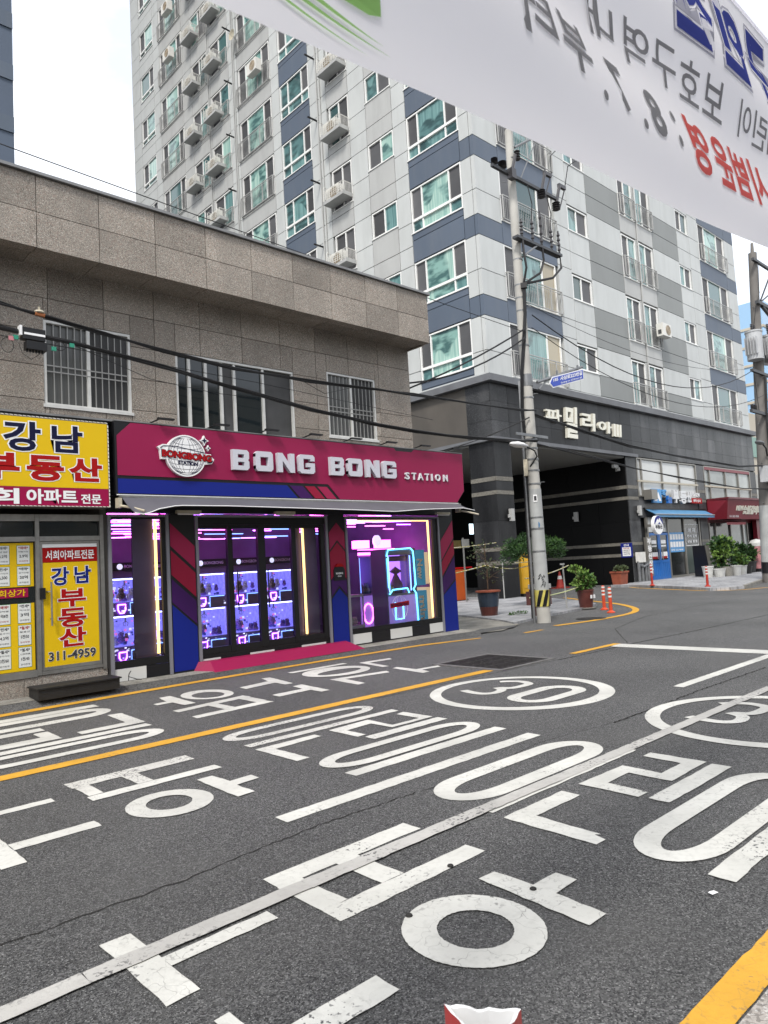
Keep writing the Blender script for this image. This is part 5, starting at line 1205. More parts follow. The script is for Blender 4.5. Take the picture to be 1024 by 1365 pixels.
bs = thing('parking_notice', 'blue framed white parking notice on the pier edge of the garage wall', 'notice', (29.44, 16.08, 1.2))
b = MB(); b.box(29.425, 29.452, 15.80, 16.34, 1.20, 1.83); obj('board', b, M['royal'], bs)
b = MB(); b.box(29.418, 29.4245, 15.87, 16.27, 1.26, 1.65); obj('paper', b, M['sign_white'], bs)
sx = lambda u, v, d: (29.4175 - d, 32.14 - u, v)
text('lettering', '안내', (15.95 + .0, 16.19, 1.69, 1.79), lambda u, v, d: (29.4245 - d, 32.14 - u, v), M['sign_white'], bs, .001, 0, .03)
for i, s in enumerate(('외부차량', '주차금지', '무단주차시', '견인조치함')): text('lettering', s, (15.92, 16.22, 1.57 - i * .085, 1.63 - i * .085), sx, M['sign_red' if i == 0 else 'print'], bs, .001, 0, .03)
one = thing('lane_number', 'white glowing number 1 sign hanging inside the dark car park', 'sign', (24.2, 20.5, 2.55))
text('number', '1', (24.1, 24.34, 2.6, 3.05), front(20.5), glow('number_glow', (.7, .9, 1), 1.2), one, .03, 0, .05)
M['panel_gold'] = mat('panel_gold', (.20, .14, .03), .5, var=(5, .5))
b = MB(); b.box(21.3, 23.6, 20.6, 20.68, 2.0, 2.35); tag(obj('hanging_panel', b, M['panel_gold']), 'dim gold panel hanging in the dark car park left of the column', 'panel')
yb = thing('barrier_housing', 'yellow parking barrier cabinet behind the corner column', 'barrier', (22.2, 16.8, 0))
M['barrier_yellow'] = mat('barrier_yellow', (.62, .34, .01), .45, var=(2, .1)); M['orange_plastic'] = mat('orange_plastic', (.44, .08, .014), .5, var=(4, .12))
b = MB(); b.box(22.05, 22.7, 16.35, 16.75, .112, 1.75); obj('cabinet', b, M['barrier_yellow'], yb); b = MB(); b.box(21.95, 22.8, 16.25, 16.85, .0, .11); obj('base', b, M['black_metal'], yb); b = MB(); b.box(22.12, 22.62, 16.335, 16.349, .3, 1.2); obj('door', b, M['barrier_yellow'], yb)
gt = thing('barrier_housing', 'orange barrier cabinet at the car park mouth beside the arcade', 'barrier', (18.6, 17.2, 0))
b = MB(); b.box(19.0, 19.6, 17.0, 17.4, .06, 1.15); obj('cabinet', b, M['orange_plastic'], gt); b = MB(); b.box(18.95, 19.65, 16.95, 17.45, .056, .075); obj('base', b, M['black_metal'], gt); b = MB(); b.cyl((19.3, 17.2, 1.2), (20.1, 17.1, 1.2), .03); obj('barrier_arm', b, M['sign_red'], gt); 
sg = thing('metal_stand', 'thin grey metal post standing in front of the car park', 'post', (18.9, 16.4, 0))
b = MB(); b.cyl((18.9, 16.4, .05), (18.9, 16.4, 2.25), .03); obj('post', b, M['aluminium'], sg); b = MB(); b.box(18.85, 19.2, 16.38, 16.42, 1.9, 2.2); obj('plate', b, M['aluminium'], sg)

# ---------------------------------------------------------------- shops in the tower base
M['white_film'] = mat('white_film', (.50, .51, .50), .25, var=(1, .06), rnd=.06); M['grey_window'] = mat('grey_window', (.24, .26, .25), .12, var=(1, .25), rnd=.25, spec=.6)
M['mullion'] = mat('mullion', (.22, .21, .19), .4, .5); M['shop_dark'] = mat('shop_dark', (.035, .038, .04), .12, spec=.6, var=(.7, .4), rnd=.4); M['sill_cream'] = mat('sill_cream', (.42, .38, .30), .5)
ro = thing('shop_unit', 'estate agent shop with white film windows above and blue doors below', 'shop', (33.4, TY, .1))
def clerestory(u0, u1, cuts, par, mt):
    b = MB()
    for x in [u0] + cuts + [u1]: b.box(x - .05, x + .05, TY - .02, TY + .2, 3.90, 5.66)
    for z in (3.90, 5.62): b.box(u0 + .05, u1 - .05, TY - .015, TY + .2, z, z + .06)
    obj('frame', b, M['mullion'], par)
    b = MB(); b.box(u0 - .05, u1 + .05, TY - .06, TY - .021, 4.57, 4.65); obj('cream_rail', b, M['sill_cream'], par)
    e = [u0] + cuts + [u1]
    for i in range(len(e) - 1):
        for z0, z1 in ((3.96, 4.6), (4.6, 5.62)):
            b = MB(); b.box(e[i] + .05, e[i + 1] - .05, TY + .05, TY + .07, z0 + .01, z1 - .01); obj('pane', b, M[mt], par)
clerestory(30.43, 36.5, [30.84, 32.83, 34.61], ro, 'white_film')
b = MB(); b.box(30.4, 36.53, TY + .04, TY + .24, 2.95, 3.90); obj('sign_band', b, M['weathered_granite'], ro)
# left leaf doors, posters, glass
M['door_bright'] = mat('door_bright', (.02, .13, .42), .4, var=(2, .1)); M['poster_blue'] = mat('poster_blue', (.07, .27, .55), .45)
b = MB(); b.box(30.9, 31.02, TY - .02, TY + .1, .1, 2.95); obj('jamb', b, M['mullion'], ro); b = MB(); b.box(32.88, 33.0, TY - .02, TY + .1, .1, 2.95); b.box(34.58, 34.70, TY - .02, TY + .1, .1, 2.95); b.box(36.3, 36.42, TY - .02, TY + .1, .1, 2.95); b.box(33.0, 34.58, TY - .02, TY + .1, .1, .2); b.box(34.7, 36.3, TY - .02, TY + .1, .1, .2); obj('frame', b, M['mullion'], ro)
b = MB(); b.box(31.02, 32.88, TY + .04, TY + .06, 2.28, 2.95); obj('transom_board', b, M['white_film'], ro); text('lettering', '부동산 상담', (31.9, 32.8, 2.48, 2.70), front(TY + .039), M['print'], ro, .003, 0, .02)
for i, x in enumerate((31.03, 31.96)):
    b = MB(); w = .91; b.box(x, x + .11, TY - .01, TY + .05, .1, 2.24); b.box(x + w - .11, x + w, TY - .01, TY + .05, .1, 2.24); b.box(x + .11, x + w - .11, TY - .01, TY + .05, .1, .22); b.box(x + .11, x + w - .11, TY - .01, TY + .05, .86, .98); b.box(x + .11, x + w - .11, TY - .01, TY + .05, 2.13, 2.24)
    for q in range(4): b.box(x + .11 + q * .175, x + .11 + q * .175 + .15, TY + .0, TY + .05, .22, .86)
    d_ = obj('door', b, M['door_bright'], ro); b = MB(); b.box(x + .11, x + w - .11, TY + .02, TY + .03, .98, 2.13); obj('pane', b, M['shop_dark'], d_)
    b = MB(); b.box(x + .16, x + w - .16, TY + .008, TY + .018, 1.05, 1.35); b.box(x + .2, x + w - .25, TY + .008, TY + .018, 1.6, 1.66); b.box(x + .2, x + w - .25, TY + .008, TY + .018, 1.74, 1.9); obj('notice', b, M['sign_white'], d_)
    b = MB(); b.box(x + .2, x + w - .22, TY + .0, TY + .007, 1.05, 1.15); obj('notice', b, M['sign_red'], d_); b = MB(); b.cyl((x + (w - .16 if i == 0 else .16), TY - .06, 1.0), (x + (w - .16 if i == 0 else .16), TY - .06, 1.5), .02); obj('handle', b, M['aluminium'], d_)
for u0, u1 in ((33.0, 34.58), (34.7, 36.3)):
    b = MB(); b.box(u0, u1, TY + .04, TY + .06, .2, 2.95); obj('glass_pane', b, M['shop_dark'], ro)
b = MB(); b.box(33.02, 34.56, TY + .02, TY + .03, 1.30, 2.24); pb = obj('poster_panel', b, M['poster_blue'], ro)
for r in range(2):
    for c in range(5): b = MB(); b.box(33.1 + c * .29, 33.33 + c * .29, TY + .01, TY + .018, 1.54 + r * .36, 1.80 + r * .36); obj('sheet', b, M['sign_white'], pb)
text('lettering', '상담 322-4848', (33.15, 34.4, 1.36, 1.46), front(TY + .019), M['sign_white'], pb, .002, 0, .02)
b = MB(); b.box(34.78, 36.22, TY + .02, TY + .03, 1.57, 1.60); b.box(34.78, 36.22, TY + .02, TY + .03, 2.60, 2.63); b.box(34.78, 34.81, TY + .02, TY + .03, 1.60, 2.60); b.box(36.19, 36.22, TY + .02, TY + .03, 1.60, 2.60); obj('notice_outline', b, M['sign_white'], ro)
for s, w0, w1, x0, x1 in (('매 매', 2.22, 2.45, 35.1, 35.9), ('전세 월세', 1.98, 2.12, 34.95, 36.05), ('상담 환영', 1.72, 1.86, 34.95, 36.05)): text('lettering', s, (x0, x1, w0, w1), front(TY + .03), M['sign_white'], ro, .004, 0, .03)
b = MB(); b.box(34.78, 36.22, TY + .021, TY + .031, .25, 1.52); obj('dark_board', b, mat('dark_board', (.02, .035, .03), .3), ro)
# its sign letters
es = thing('estate_sign', 'silver Korean letter sign with a blue house emblem above the blue awning', 'sign', (33.9, TY, 3.6))
b = MB(); b.box(30.85, 31.4, TY - .4, TY - .02, 3.75, 4.2); obj('bracket', b, M['mullion'], es)
b = MB(); b.box(31.35, 32.18, TY - .20, TY - .1, 3.62, 4.26); eb = obj('emblem_board', b, M['poster_blue'], es); b = MB(); b.prism([(31.45, 3.70), (31.62, 3.98), (31.72, 3.86), (31.86, 4.12), (32.1, 3.70), (31.9, 3.70), (31.8, 3.86), (31.7, 3.70)], front(TY - .2), 0, .012); obj('house_emblem', b, M['sign_white'], eb, fix=True)
M['silver'] = mat('silver', (.55, .55, .56), .3, .4)
for ch, r, mt in (('하', (32.25, 32.75, 3.92, 4.25), 'poster_blue'), ('늘', (32.75, 33.2, 3.62, 3.98), 'door_bright'), ('부', (33.35, 33.95, 3.64, 4.26), 'silver'), ('동', (34.1, 34.75, 3.62, 4.24), 'silver'), ('산', (34.85, 35.3, 3.70, 4.22), 'silver')):
    text('letter', ch, r, front(TY - .1), M[mt], es, .12, 0, .055)
b = MB(); b.box(35.35, 36.5, TY - .2, TY - .1, 3.66, 3.92); obj('red_strip', b, M['sign_red'], es); text('lettering', '매매 임대', (35.5, 36.3, 3.72, 3.86), front(TY - .2), M['sign_white'], es, .006, 0, .02); text('lettering', '010-1234', (35.35, 36.4, 4.0, 4.2), front(TY - .12), M['silver'], es, .03, 0, .03)
# blue awning
M['blue_awning'] = mat('blue_awning', (.075, .21, .37), .5, var=(3, .12)); ba = thing('awning', 'short blue awning over the blue shop doors', 'awning', (34, 15.4, 3.1))
b = MB(); b.add([(30.86, 15.76, 3.32), (37.1, 15.76, 3.32), (37.1, 15.30, 3.06), (30.86, 15.30, 3.06), (30.86, 15.30, 2.93), (37.1, 15.30, 2.93), (30.86, 15.76, 3.30), (37.1, 15.76, 3.30), (30.86, 15.32, 3.035), (37.1, 15.32, 3.035)], [(3, 2, 1, 0), (4, 5, 2, 3), (6, 7, 9, 8)]); obj('canopy', b, M['blue_awning'], ba)
b = MB(); b.box(30.8, 37.15, 15.74, 15.84, 3.325, 3.40); obj('case', b, M['black_metal'], ba)
b = MB(); b.cyl((30.86, 15.28, 3.06), (37.1, 15.28, 3.06), .02); obj('front_bar', b, M['rail_white'], ba)
# round sign
rs = thing('round_sign', 'round white and blue projecting sign with a roof emblem on the pier', 'sign', (30.3, 15.3, 2.6))
b = MB(); b.cyl((30.75, 15.15, 2.56), (30.75, 15.30, 2.56), .42, n=28); obj('drum', b, M['sign_white'], rs); b = MB(); q = [(30.75 + .40 * math.cos(math.pi * i / 14), 2.60 + .37 * math.sin(math.pi * i / 14)) for i in range(15)]; b.prism(q, front(15.149), 0, .006); obj('blue_half', b, M['royal'], rs)
b = MB(); b.prism([(30.4, 2.60), (30.66, 2.84), (30.74, 2.76), (30.84, 2.88), (31.1, 2.60), (30.92, 2.60), (30.82, 2.70), (30.66, 2.60)], front(15.143), 0, .006); obj('roof_emblem', b, M['sign_white'], rs, fix=True); text('lettering', '부동산', (30.42, 31.08, 2.38, 2.57), front(15.149), M['print'], rs, .006, 0, .05)
b = MB(); b.box(30.72, 30.78, 15.3, 15.8, 2.5, 2.62); obj('bracket', b, M['mullion'], rs)
vs = thing('vertical_sign', 'narrow white column of vertical letters on the pier below the round sign', 'sign', (30.6, 15.7, 1.2))
b = MB(); b.box(30.5, 30.95, 15.66, 15.79, .3, 2.05); obj('board', b, M['mullion'], vs)
for i, ch in enumerate('부동산상담'): text('letter', ch, (30.56, 30.9, 1.72 - i * .33, 2.0 - i * .33), front(15.655), M['sign_white'], vs, .01, 0, .04)
# restaurant
M['maroon'] = mat('maroon', (.16, .012, .022), .4, var=(1, .08)); M['maroon_dark'] = mat('maroon_dark', (.10, .010, .016), .45)
rr = thing('shop_unit', 'restaurant shop with grey upper windows beside the tower end', 'shop', (40.5, TY, .1))
clerestory(37.47, 43.58, [38.14, 40.15, 41.92], rr, 'grey_window')
b = MB(); b.box(37.52, 43.53, TY - .025, TY - .016, 5.47, 5.62); obj('red_strip', b, M['maroon'], rr)
b = MB(); b.box(37.45, 43.6, TY + .06, TY + .24, 2.7, 3.9); obj('sign_band', b, M['maroon_dark'], rr)
b = MB()
for x in (37.5, 38.28, 40.2, 41.85, 42.5): b.box(x, x + .1, TY - .02, TY + .15, .1, 2.7)
obj('frame', b, M['mullion'], rr)
for u0, u1, mt in ((37.6, 38.28, 'shop_dark'), (38.38, 40.2, 'shop_dark'), (40.3, 41.85, 'grey_window'), (41.95, 42.5, 'grey_window'), (42.6, 43.55, 'garage_black')):
    b = MB(); b.box(u0, u1, TY + .05, TY + .08, .1, 2.68); obj('pane', b, M[mt], rr)
b = MB(); b.box(38.38, 40.2, TY - .01, TY + .045, 1.68, 1.78); b.box(38.4, 38.48, TY - .01, TY + .045, .1, 1.68); b.box(39.3, 39.4, TY - .01, TY + .045, .1, 1.68); obj('door_frame', b, M['sill_cream'], rr)
rsn = thing('restaurant_sign', 'deep red box sign with cream brush lettering over the restaurant', 'sign', (41, 15.2, 2.8))
b = MB(); b.add([(37.5, 15.78, 2.84), (44.6, 15.78, 2.84), (44.6, 15.78, 3.9), (37.5, 15.78, 3.9), (37.9, 15.0, 2.84), (44.3, 15.0, 2.84), (44.6, 14.75, 3.83), (37.55, 14.75, 3.83)], [(0, 4, 5, 1), (4, 7, 6, 5), (0, 3, 7, 4), (1, 5, 6, 2), (3, 2, 6, 7)]); obj('sign_box', b, M['maroon'], rsn)
b = MB(); b.box(37.5, 44.7, 14.68, 15.78, 3.835, 3.93); obj('top_lip', b, M['maroon_dark'], rsn)
slp = lambda u, v, d: (u, 15.0 - (v - 2.84) * .2525 - d, v)
text('lettering', 'NEW', (38.8, 39.7, 3.26, 3.52), slp, M['gold'], rsn, .03, .004, .05); text('lettering', '숯불갈비마을', (39.7, 42.7, 3.08, 3.55), slp, M['gold'], rsn, .03, .004, .05); text('lettering', 'Tel. 322-7000', (38.1, 39.3, 2.92, 3.02), slp, M['sign_white'], rsn, .004, .004, .02)
b = MB(); b.box(43.3, 44.4, 15.55, 15.78, .12, 2.83); rc = obj('red_column', b, M['maroon'], rsn)
for i in range(6): text('lettering', '갈비정식점심'[i], (43.75, 43.95, 2.32 - i * .22, 2.48 - i * .22), front(15.549), M['sign_white'], rsn, .006, 0, .03)
b = MB(); b.add([(38.3, 15.75, 2.80), (40.8, 15.75, 2.80), (40.8, 15.2, 2.68), (38.3, 15.2, 2.68), (38.3, 15.2, 2.55), (40.8, 15.2, 2.55)], [(3, 2, 1, 0), (4, 5, 2, 3)]); tag(obj('awning', b, mat('red_fabric', (.24, .03, .04), .6)), 'small red awning below the deep red restaurant sign', 'awning')

# ---------------------------------------------------------------- far buildings
M['far_blue'] = mat('far_blue', (.085, .11, .155), .6, var=(.3, .1)); M['far_beige'] = mat('far_beige', (.42, .38, .31), .7, var=(.3, .08)); M['far_green'] = mat('far_green', (.14, .26, .21), .4)
M['far_glass'] = mat('far_glass', (.26, .42, .60), .2, spec=.5)
nb = thing('apartment_tower', 'dark slate blue apartment block cut by the left edge behind the granite building', 'apartment block', (5, 46, 0))
b = MB(); b.box(-10, 11.6, 40.3, 55, 0, 58); obj('wall', b, M['far_blue'], nb)
for k in range(16):
    b = MB(); b.box(-10, 11.6, 40.22, 40.29, 8 + k * 3.0, 8.9 + k * 3.0); obj('band', b, M['panel_blue'], nb)
    for x in (1.5, 5.5, 9.0):
        b = MB(); b.box(x, x + 1.6, 40.2, 40.29, 9.3 + k * 3.0, 10.6 + k * 3.0); w = obj('window', b, M['tower_frame'], nb); b = MB(); b.box(x + .08, x + 1.52, 40.18, 40.199, 9.38 + k * 3.0, 10.52 + k * 3.0); obj('pane', b, M['teal_glass'], w)
f1_ = thing('far_building', 'beige building with a green glazed storey far behind the right utility pole', 'building', (70, 27, 0))
b = MB(); b.box(62, 90, 24, 40, 0, 13.2); obj('wall', b, M['far_beige'], f1_)
for z0, z1, mt in ((9.2, 11.0, 'far_green'), (3.0, 5.0, 'grey_window'), (6.0, 7.6, 'grey_window')):
    for i in range(7): b = MB(); b.box(62.5 + i * 3.8, 65.8 + i * 3.8, 23.9, 23.99, z0, z1); obj('window', b, M[mt], f1_)
    for i in range(4): b = MB(); b.box(61.9, 61.99, 24.6 + i * 3.8, 27.6 + i * 3.8, z0, z1); obj('window', b, M[mt], f1_)
for i in range(4): b = MB(); b.box(61.95, 61.998, 24, 40, 11.4 + i * .5, 11.43 + i * .5); obj('joint_strip', b, M['dark_joint'], f1_)
f2_ = thing('far_building', 'pale blue glass office block at the right edge behind the pole transformers', 'building', (140, 45, 0))
b = MB(); b.box(122, 160, 40, 70, 0, 40.5); obj('wall', b, M['far_glass'], f2_)
for i in range(12): b = MB(); b.box(121.9, 160, 39.9, 39.99, 3 + i * 3.0, 3.4 + i * 3.0); obj('spandrel', b, M['far_beige'], f2_); b = MB(); b.box(121.88, 121.99, 40, 70, 3 + i * 3.0, 3.4 + i * 3.0); obj('spandrel', b, M['far_beige'], f2_)
f3_ = thing('far_building', 'low white building past the end of the street behind the right pole', 'building', (60, 14, 0))
b = MB(); b.box(52, 62, 17.5, 30, 0, 6.2); obj('wall', b, M['white_film'], f3_)
for i in range(3): b = MB(); b.box(51.9, 51.99, 18.5 + i * 3.4, 20.6 + i * 3.4, 3.2, 5.2); obj('window', b, M['grey_window'], f3_)
# row across the street behind the camera, seen only in reflections and from the side
for i, (x0, x1, h, mt) in enumerate(((-30, -8, 9, 'far_beige'), (-7, 6, 7, 'brown_wall'), (7, 22, 10, 'far_beige'), (23, 45, 8, 'panel_grey'))):
    bt = thing('street_building', ['beige', 'brown', 'tall beige', 'grey'][i] + ' building across the street behind the photographer', 'building', ((x0 + x1) / 2, -12, 0))
    b = MB(); b.box(x0, x1, -20, -9, 0, h); obj('wall', b, M[mt], bt)
    for k in range(int((x1 - x0) / 3.5)):
        for z in range(1, int(h / 3)): b = MB(); b.box(x0 + 1 + k * 3.5, x0 + 3 + k * 3.5, -8.99, -8.9, z * 3 + .6, z * 3 + 2); obj('window', b, M['grey_window'], bt)

# ---------------------------------------------------------------- utility poles
M['pole_concrete'] = mat('pole_concrete', (.40, .39, .36), .85, var=(2, .15), stain=(1.6, (.24, .23, .21), .5), bump=(50, .2)); M['pole_grey'] = mat('pole_grey', (.34, .35, .345), .5, var=(3, .15), stain=(3, (.15, .15, .15), .4))
M['galv'] = mat('galv', (.20, .205, .21), .45, .6, var=(6, .2)); M['dark_galv'] = mat('dark_galv', (.06, .062, .066), .5, .4, var=(6, .2)); M['insulator'] = mat('insulator', (.045, .043, .046), .3); M['cable'] = mat('cable', (.010, .010, .011), .55)
M['sticker_yellow'] = mat('sticker_yellow', (.48, .42, .10), .5, var=(6, .2)); M['mark_blue'] = mat('mark_blue', (.06, .20, .40), .6)
PX, PY = 13.34, 9.38
rz_ = lambda z: .152 - .068 * z / 11.3
def pp(lat, fr, z): return (PX + lat * .575 - fr * .818, PY - lat * .818 - fr * .575, z)   # lateral to the right / towards the road
def pbox(b, l0, l1, f0, f1, z0, z1):
    q = [pp(l0, f1, 0), pp(l1, f1, 0), pp(l1, f0, 0), pp(l0, f0, 0)]
    b.add([(x, y, z) for z in (z0, z1) for x, y, _ in q], [(3, 2, 1, 0), (4, 5, 6, 7), (0, 1, 5, 4), (1, 2, 6, 5), (2, 3, 7, 6), (3, 0, 4, 7)])
up1 = thing('utility_pole', 'leaning grey concrete utility pole with crossarms at the plaza corner', 'utility pole', (PX, PY, 0))
b = MB(); b.cyl((PX, PY, 0), (PX - .02, PY, 11.3), .152, .084, 24); b.cyl((PX - .02, PY, 11.3), (PX - .02, PY, 11.36), .084, .03, 20); obj('shaft', b, M['pole_concrete'], up1, smooth=False)
b = MB(); b.cyl((PX, PY, .70), (PX, PY, 2.95), rz_(.7) + .008, rz_(2.95) + .008, 24, caps=False); obj('guard_sheet', b, M['pole_grey'], up1)
b = MB(); b.cyl((PX, PY, .36), (PX, PY, .72), rz_(.36) + .013, rz_(.72) + .013, 24, caps=False); ws = obj('warning_band', b, M['sticker_yellow'], up1)
b = MB(); R0 = rz_(.5) + .024
for k in range(-1, 4):
    q = []
    for i in range(9):
        t = i / 8; a = -2.6 + k * .85 + t * .6; q.append((a, .365 + t * .35))
    for i in range(8):
        (a0, z0), (a1, z1) = q[i], q[i + 1]; w = .50
        b.add([(PX + R0 * math.cos(a0), PY + R0 * math.sin(a0), z0), (PX + R0 * math.cos(a0 + w), PY + R0 * math.sin(a0 + w), z0), (PX + R0 * math.cos(a1 + w), PY + R0 * math.sin(a1 + w), z1), (PX + R0 * math.cos(a1), PY + R0 * math.sin(a1), z1)], [(0, 1, 2, 3)])
obj('black_stripe', b, M['black_panel'], ws)
for z in (1.55, 2.05, 2.3, 3.05, 3.35, 3.6, 3.85, 4.05, 5.0, 6.2, 7.0, 7.3, 7.6, 8.2, 10.6):
    b = MB(); b.cyl((PX - .003, PY, z), (PX - .003, PY, z + .035), rz_(z) + .012, rz_(z) + .012, 20); obj('clamp', b, M['galv'], up1)
b = MB()
for k in range(9):
    z = 2.1 + k * 1.0; s = 1 if k % 2 else -1; b.cyl(pp(s * .08, 0, z), pp(s * .23, .02, z), .007, n=5)
obj('step_bolts', b, M['galv'], up1)
b = MB(); b.cyl(pp(-.205, .03, 0), pp(-.165, .03, 4.9), .032, n=12); obj('conduit', b, M['galv'], up1)
b = MB(); b.tube([pp(-.25, .02, .1), pp(-.235, .02, 2.0), pp(-.215, .02, 3.4)], .014); b.tube([pp(-.155, .08, 1.9), pp(-.15, .08, 3.3)], .018); obj('black_conduit', b, M['cable'], up1)
b = MB(); pbox(b, -.20, -.11, .05, .16, 3.25, 3.62); obj('junction_box', b, M['cream_plastic'], up1); b = MB(); pbox(b, -.19, -.13, .04, .12, 4.75, 5.4); obj('junction_box', b, M['galv'], up1)
b = MB(); pbox(b, -.04, .045, .14, .152, 2.66, 2.82); tg = obj('number_plate', b, M['sign_white'], up1); b = MB(); pbox(b, -.025, .03, .1525, .155, 2.69, 2.79); obj('plate_print', b, M['print'], tg)
b = MB()
for i in range(9): a = i * .7; b.add([pp(.045 + .022 * math.cos(a + k), .152, 2.15 + .05 * math.sin(a) + .03 * math.sin(k)) for k in (0, 2.1, 4.2)], [(0, 1, 2)])
obj('blue_mark', b, M['mark_blue'], up1)
b = MB()
for i in range(22):
    x = RND.uniform(-.07, .07); z = RND.uniform(.78, 1.05); a = RND.uniform(.6, 1.1); e = .162 - 3.0 * x * x; b.add([pp(x, e, z), pp(x + .03 * math.cos(a), e, z + .05 * math.sin(a)), pp(x + .03 * math.cos(a) + .008, e, z + .05 * math.sin(a) - .01), pp(x + .008, e, z - .01)], [(0, 1, 2, 3)])
obj('scuff', b, M['black_panel'], up1)
# crossarms and insulators
b = MB(); b.box(12.42, 14.92, PY - .175, PY - .105, 10.07, 10.14); obj('crossarm', b, M['dark_galv'], up1)
b = MB(); b.box(13.05, 14.82, PY - .25, PY - .10, 8.60, 8.66); obj('crossarm', b, M['dark_galv'], up1)
b = MB(); b.cyl((PX + .05, PY - .1, 10.88), (14.2, PY - .25, 11.42), .03, n=6); b.cyl((13.45, PY - .15, 10.12), (14.05, PY - .2, 11.15), .014, n=6); b.cyl((PX - .1, PY - .2, 8.2), (13.8, PY - .22, 8.6), .025, n=6); obj('brace', b, M['galv'], up1)
b = MB(); b.box(12.6, 13.78, PY - .16, PY - .13, 4.10, 4.16); obj('slotted_bar', b, M['galv'], up1)
def bell(b, c, h, r):
    for i in range(4): b.lathe([(r * .55, 0), (r, h * .06), (r * .55, h * .2)], (c[0], c[1], c[2] + i * h * .25), 10)
def ins(x, z0, z1, r=.05):
    b = MB(); b.cyl((x, PY - .22, z0), (x, PY - .22, z1), r * .5, n=8); bell(b, (x, PY - .22, z0 + .04), z1 - z0 - .06, r); obj('insulator', b, M['insulator'], up1)
for x, z1 in ((13.25, 9.08), (13.67, 9.2), (14.02, 9.5), (14.43, 9.22), (14.74, 9.22)): ins(x, 8.68, z1, .042)
def cutout(x, z):
    b = MB(); b.cyl((x + .22, PY - .16, z + .62), (x + .02, PY - .16, z + .08), .038, n=8); bell(b, (x - .0, PY - .16, z - .08), .22, .10); b.box(x + .18, x + .46, PY - .19, PY - .12, z + .57, z + .66); b.cyl((x + .42, PY - .16, z + .55), (x + .15, PY - .16, z), .018, n=6); obj('fuse_cutout', b, M['insulator'], up1)
cutout(14.25, 10.0); cutout(14.85, 9.88)
for q_ in ((12.5, .14, .08), (12.78, .16, .1)): b = MB(); bell(b, (q_[0], PY - .16, 10.15), q_[1], q_[2]); obj('insulator', b, M['insulator'], up1)
b = MB(); b.box(12.98, 13.14, PY - .27, PY - .13, 9.97, 10.2); b.cyl((13.1, PY - .2, 10.2), (13.25, PY - .2, 10.6), .04, n=8); bell(b, (13.32, PY - .2, 10.5), .25, .075); obj('insulator', b, M['insulator'], up1)
for x in (13.25, 14.02, 14.74): b = MB(); b.tube([(x, PY - .22, 8.7), (x, PY - .24, 8.3), (x + (13.34 - x) * .3, PY - .26, 7.95), pp(.09, .13, 7.6)], .028, 6); obj('jumper_cable', b, M['cable'], up1)
b = MB(); b.tube([(14.74, PY - .16, 10.6), (14.7, PY - .2, 11.1), (15.1, PY - .3, 11.5)], .012, 5); obj('jumper_cable', b, M['cable'], up1); b = MB(); b.tube([(15.3, PY - .16, 10.5), (15.45, PY - .2, 11.1), (15.85, PY - .3, 11.4)], .012, 5); obj('jumper_cable', b, M['cable'], up1)
for x in (13.67, 14.43): b = MB(); b.tube([(x, PY - .22, 9.2), (x + .1, PY - .2, 9.6), (x, PY - .18, 10.05)], .012, 5); obj('jumper_cable', b, M['cable'], up1)
b = MB()
for k in range(4): b.tube([pp(.10 + .016 * k - .03, .13, 7.6), pp(.05 + .014 * k, .14, 6.9), pp(-.02 + .016 * k, .15, 6.3), pp(-.11 + .014 * k, .15, 5.6), pp(-.16 + .013 * k, .13, 4.8), pp(-.15 + .013 * k, .11, 4.2)], .019, 6)
pbox(b, .02, .16, .08, .18, 7.5, 7.62); obj('riser_cables', b, M['cable'], up1)
# street lamp on the pole
sl = thing('street_lamp', 'white cobra head street lamp reaching left from the concrete pole', 'street lamp', (13.1, PY - .2, 3.6))
b = MB(); b.tube([pp(-.06, .12, 3.45), (13.24, PY - .2, 3.66), (13.05, PY - .28, 3.76), (12.75, PY - .3, 3.82)], .017, 6); obj('arm', b, M['cable'], sl)
b = MB(); b.lathe([(.001, 0), (.07, .08), (.115, .25), (.10, .42), (.03, .62)], (0, 0, 0), 14); b.v = [(12.14 + z, PY - .3 + x, 3.85 + y * .55 - .02 * z) for x, y, z in b.v]; obj('lamp_head', b, M['sign_white'], sl)
# street name sign
M['sign_blue'] = mat('sign_blue', lin(28, 62, 165), .4)
st = thing('street_sign', 'blue arrow shaped street name sign in white letters on a bracket', 'street sign', (13.5, PY - .2, 5.4))
b = MB(); b.cyl((13.45, PY - .2, 5.35), (15.35, PY - .22, 5.98), .035, n=8); b.cyl((PX, PY, 5.28), (PX, PY, 5.55), .135, n=18); b.tube([(13.5, PY - .2, 5.2), (13.8, PY - .2, 5.42), (14.2, PY - .2, 5.58)], .02, 6); obj('bracket', b, M['galv'], st)
slq = lambda u, v, d: (u, PY - .26 - d, v + (u - 13.85) * .285)
b = MB(); b.prism([(13.84, 5.36), (13.98, 5.24), (15.32, 5.24), (15.32, 5.50), (13.98, 5.50)], slq, -.012, .0); obj('white_edge', b, M['sign_white'], st); b = MB(); b.prism([(13.88, 5.37), (13.99, 5.265), (15.30, 5.265), (15.30, 5.475), (13.99, 5.475)], slq, .001, .006); obj('blue_board', b, M['sign_blue'], st)
text('lettering', '사상로223번길', (14.28, 15.25, 5.36, 5.46), slq, M['sign_white'], st, .004, .006, .03); text('lettering', 'Sasang-ro 223beon-gil', (14.3, 15.22, 5.28, 5.33), slq, M['sign_white'], st, .003, .006, .01); text('lettering', '185', (14.0, 14.2, 5.38, 5.45), slq, M['sign_white'], st, .003, .006, .02)
for x in (14.2, 15.1):
    b = MB(); b.box(x, x + .03, PY - .26, PY - .22, 5.5 + (x - 13.85) * .285, 5.62 + (x - 13.85) * .29); obj('hanger', b, M['galv'], st)

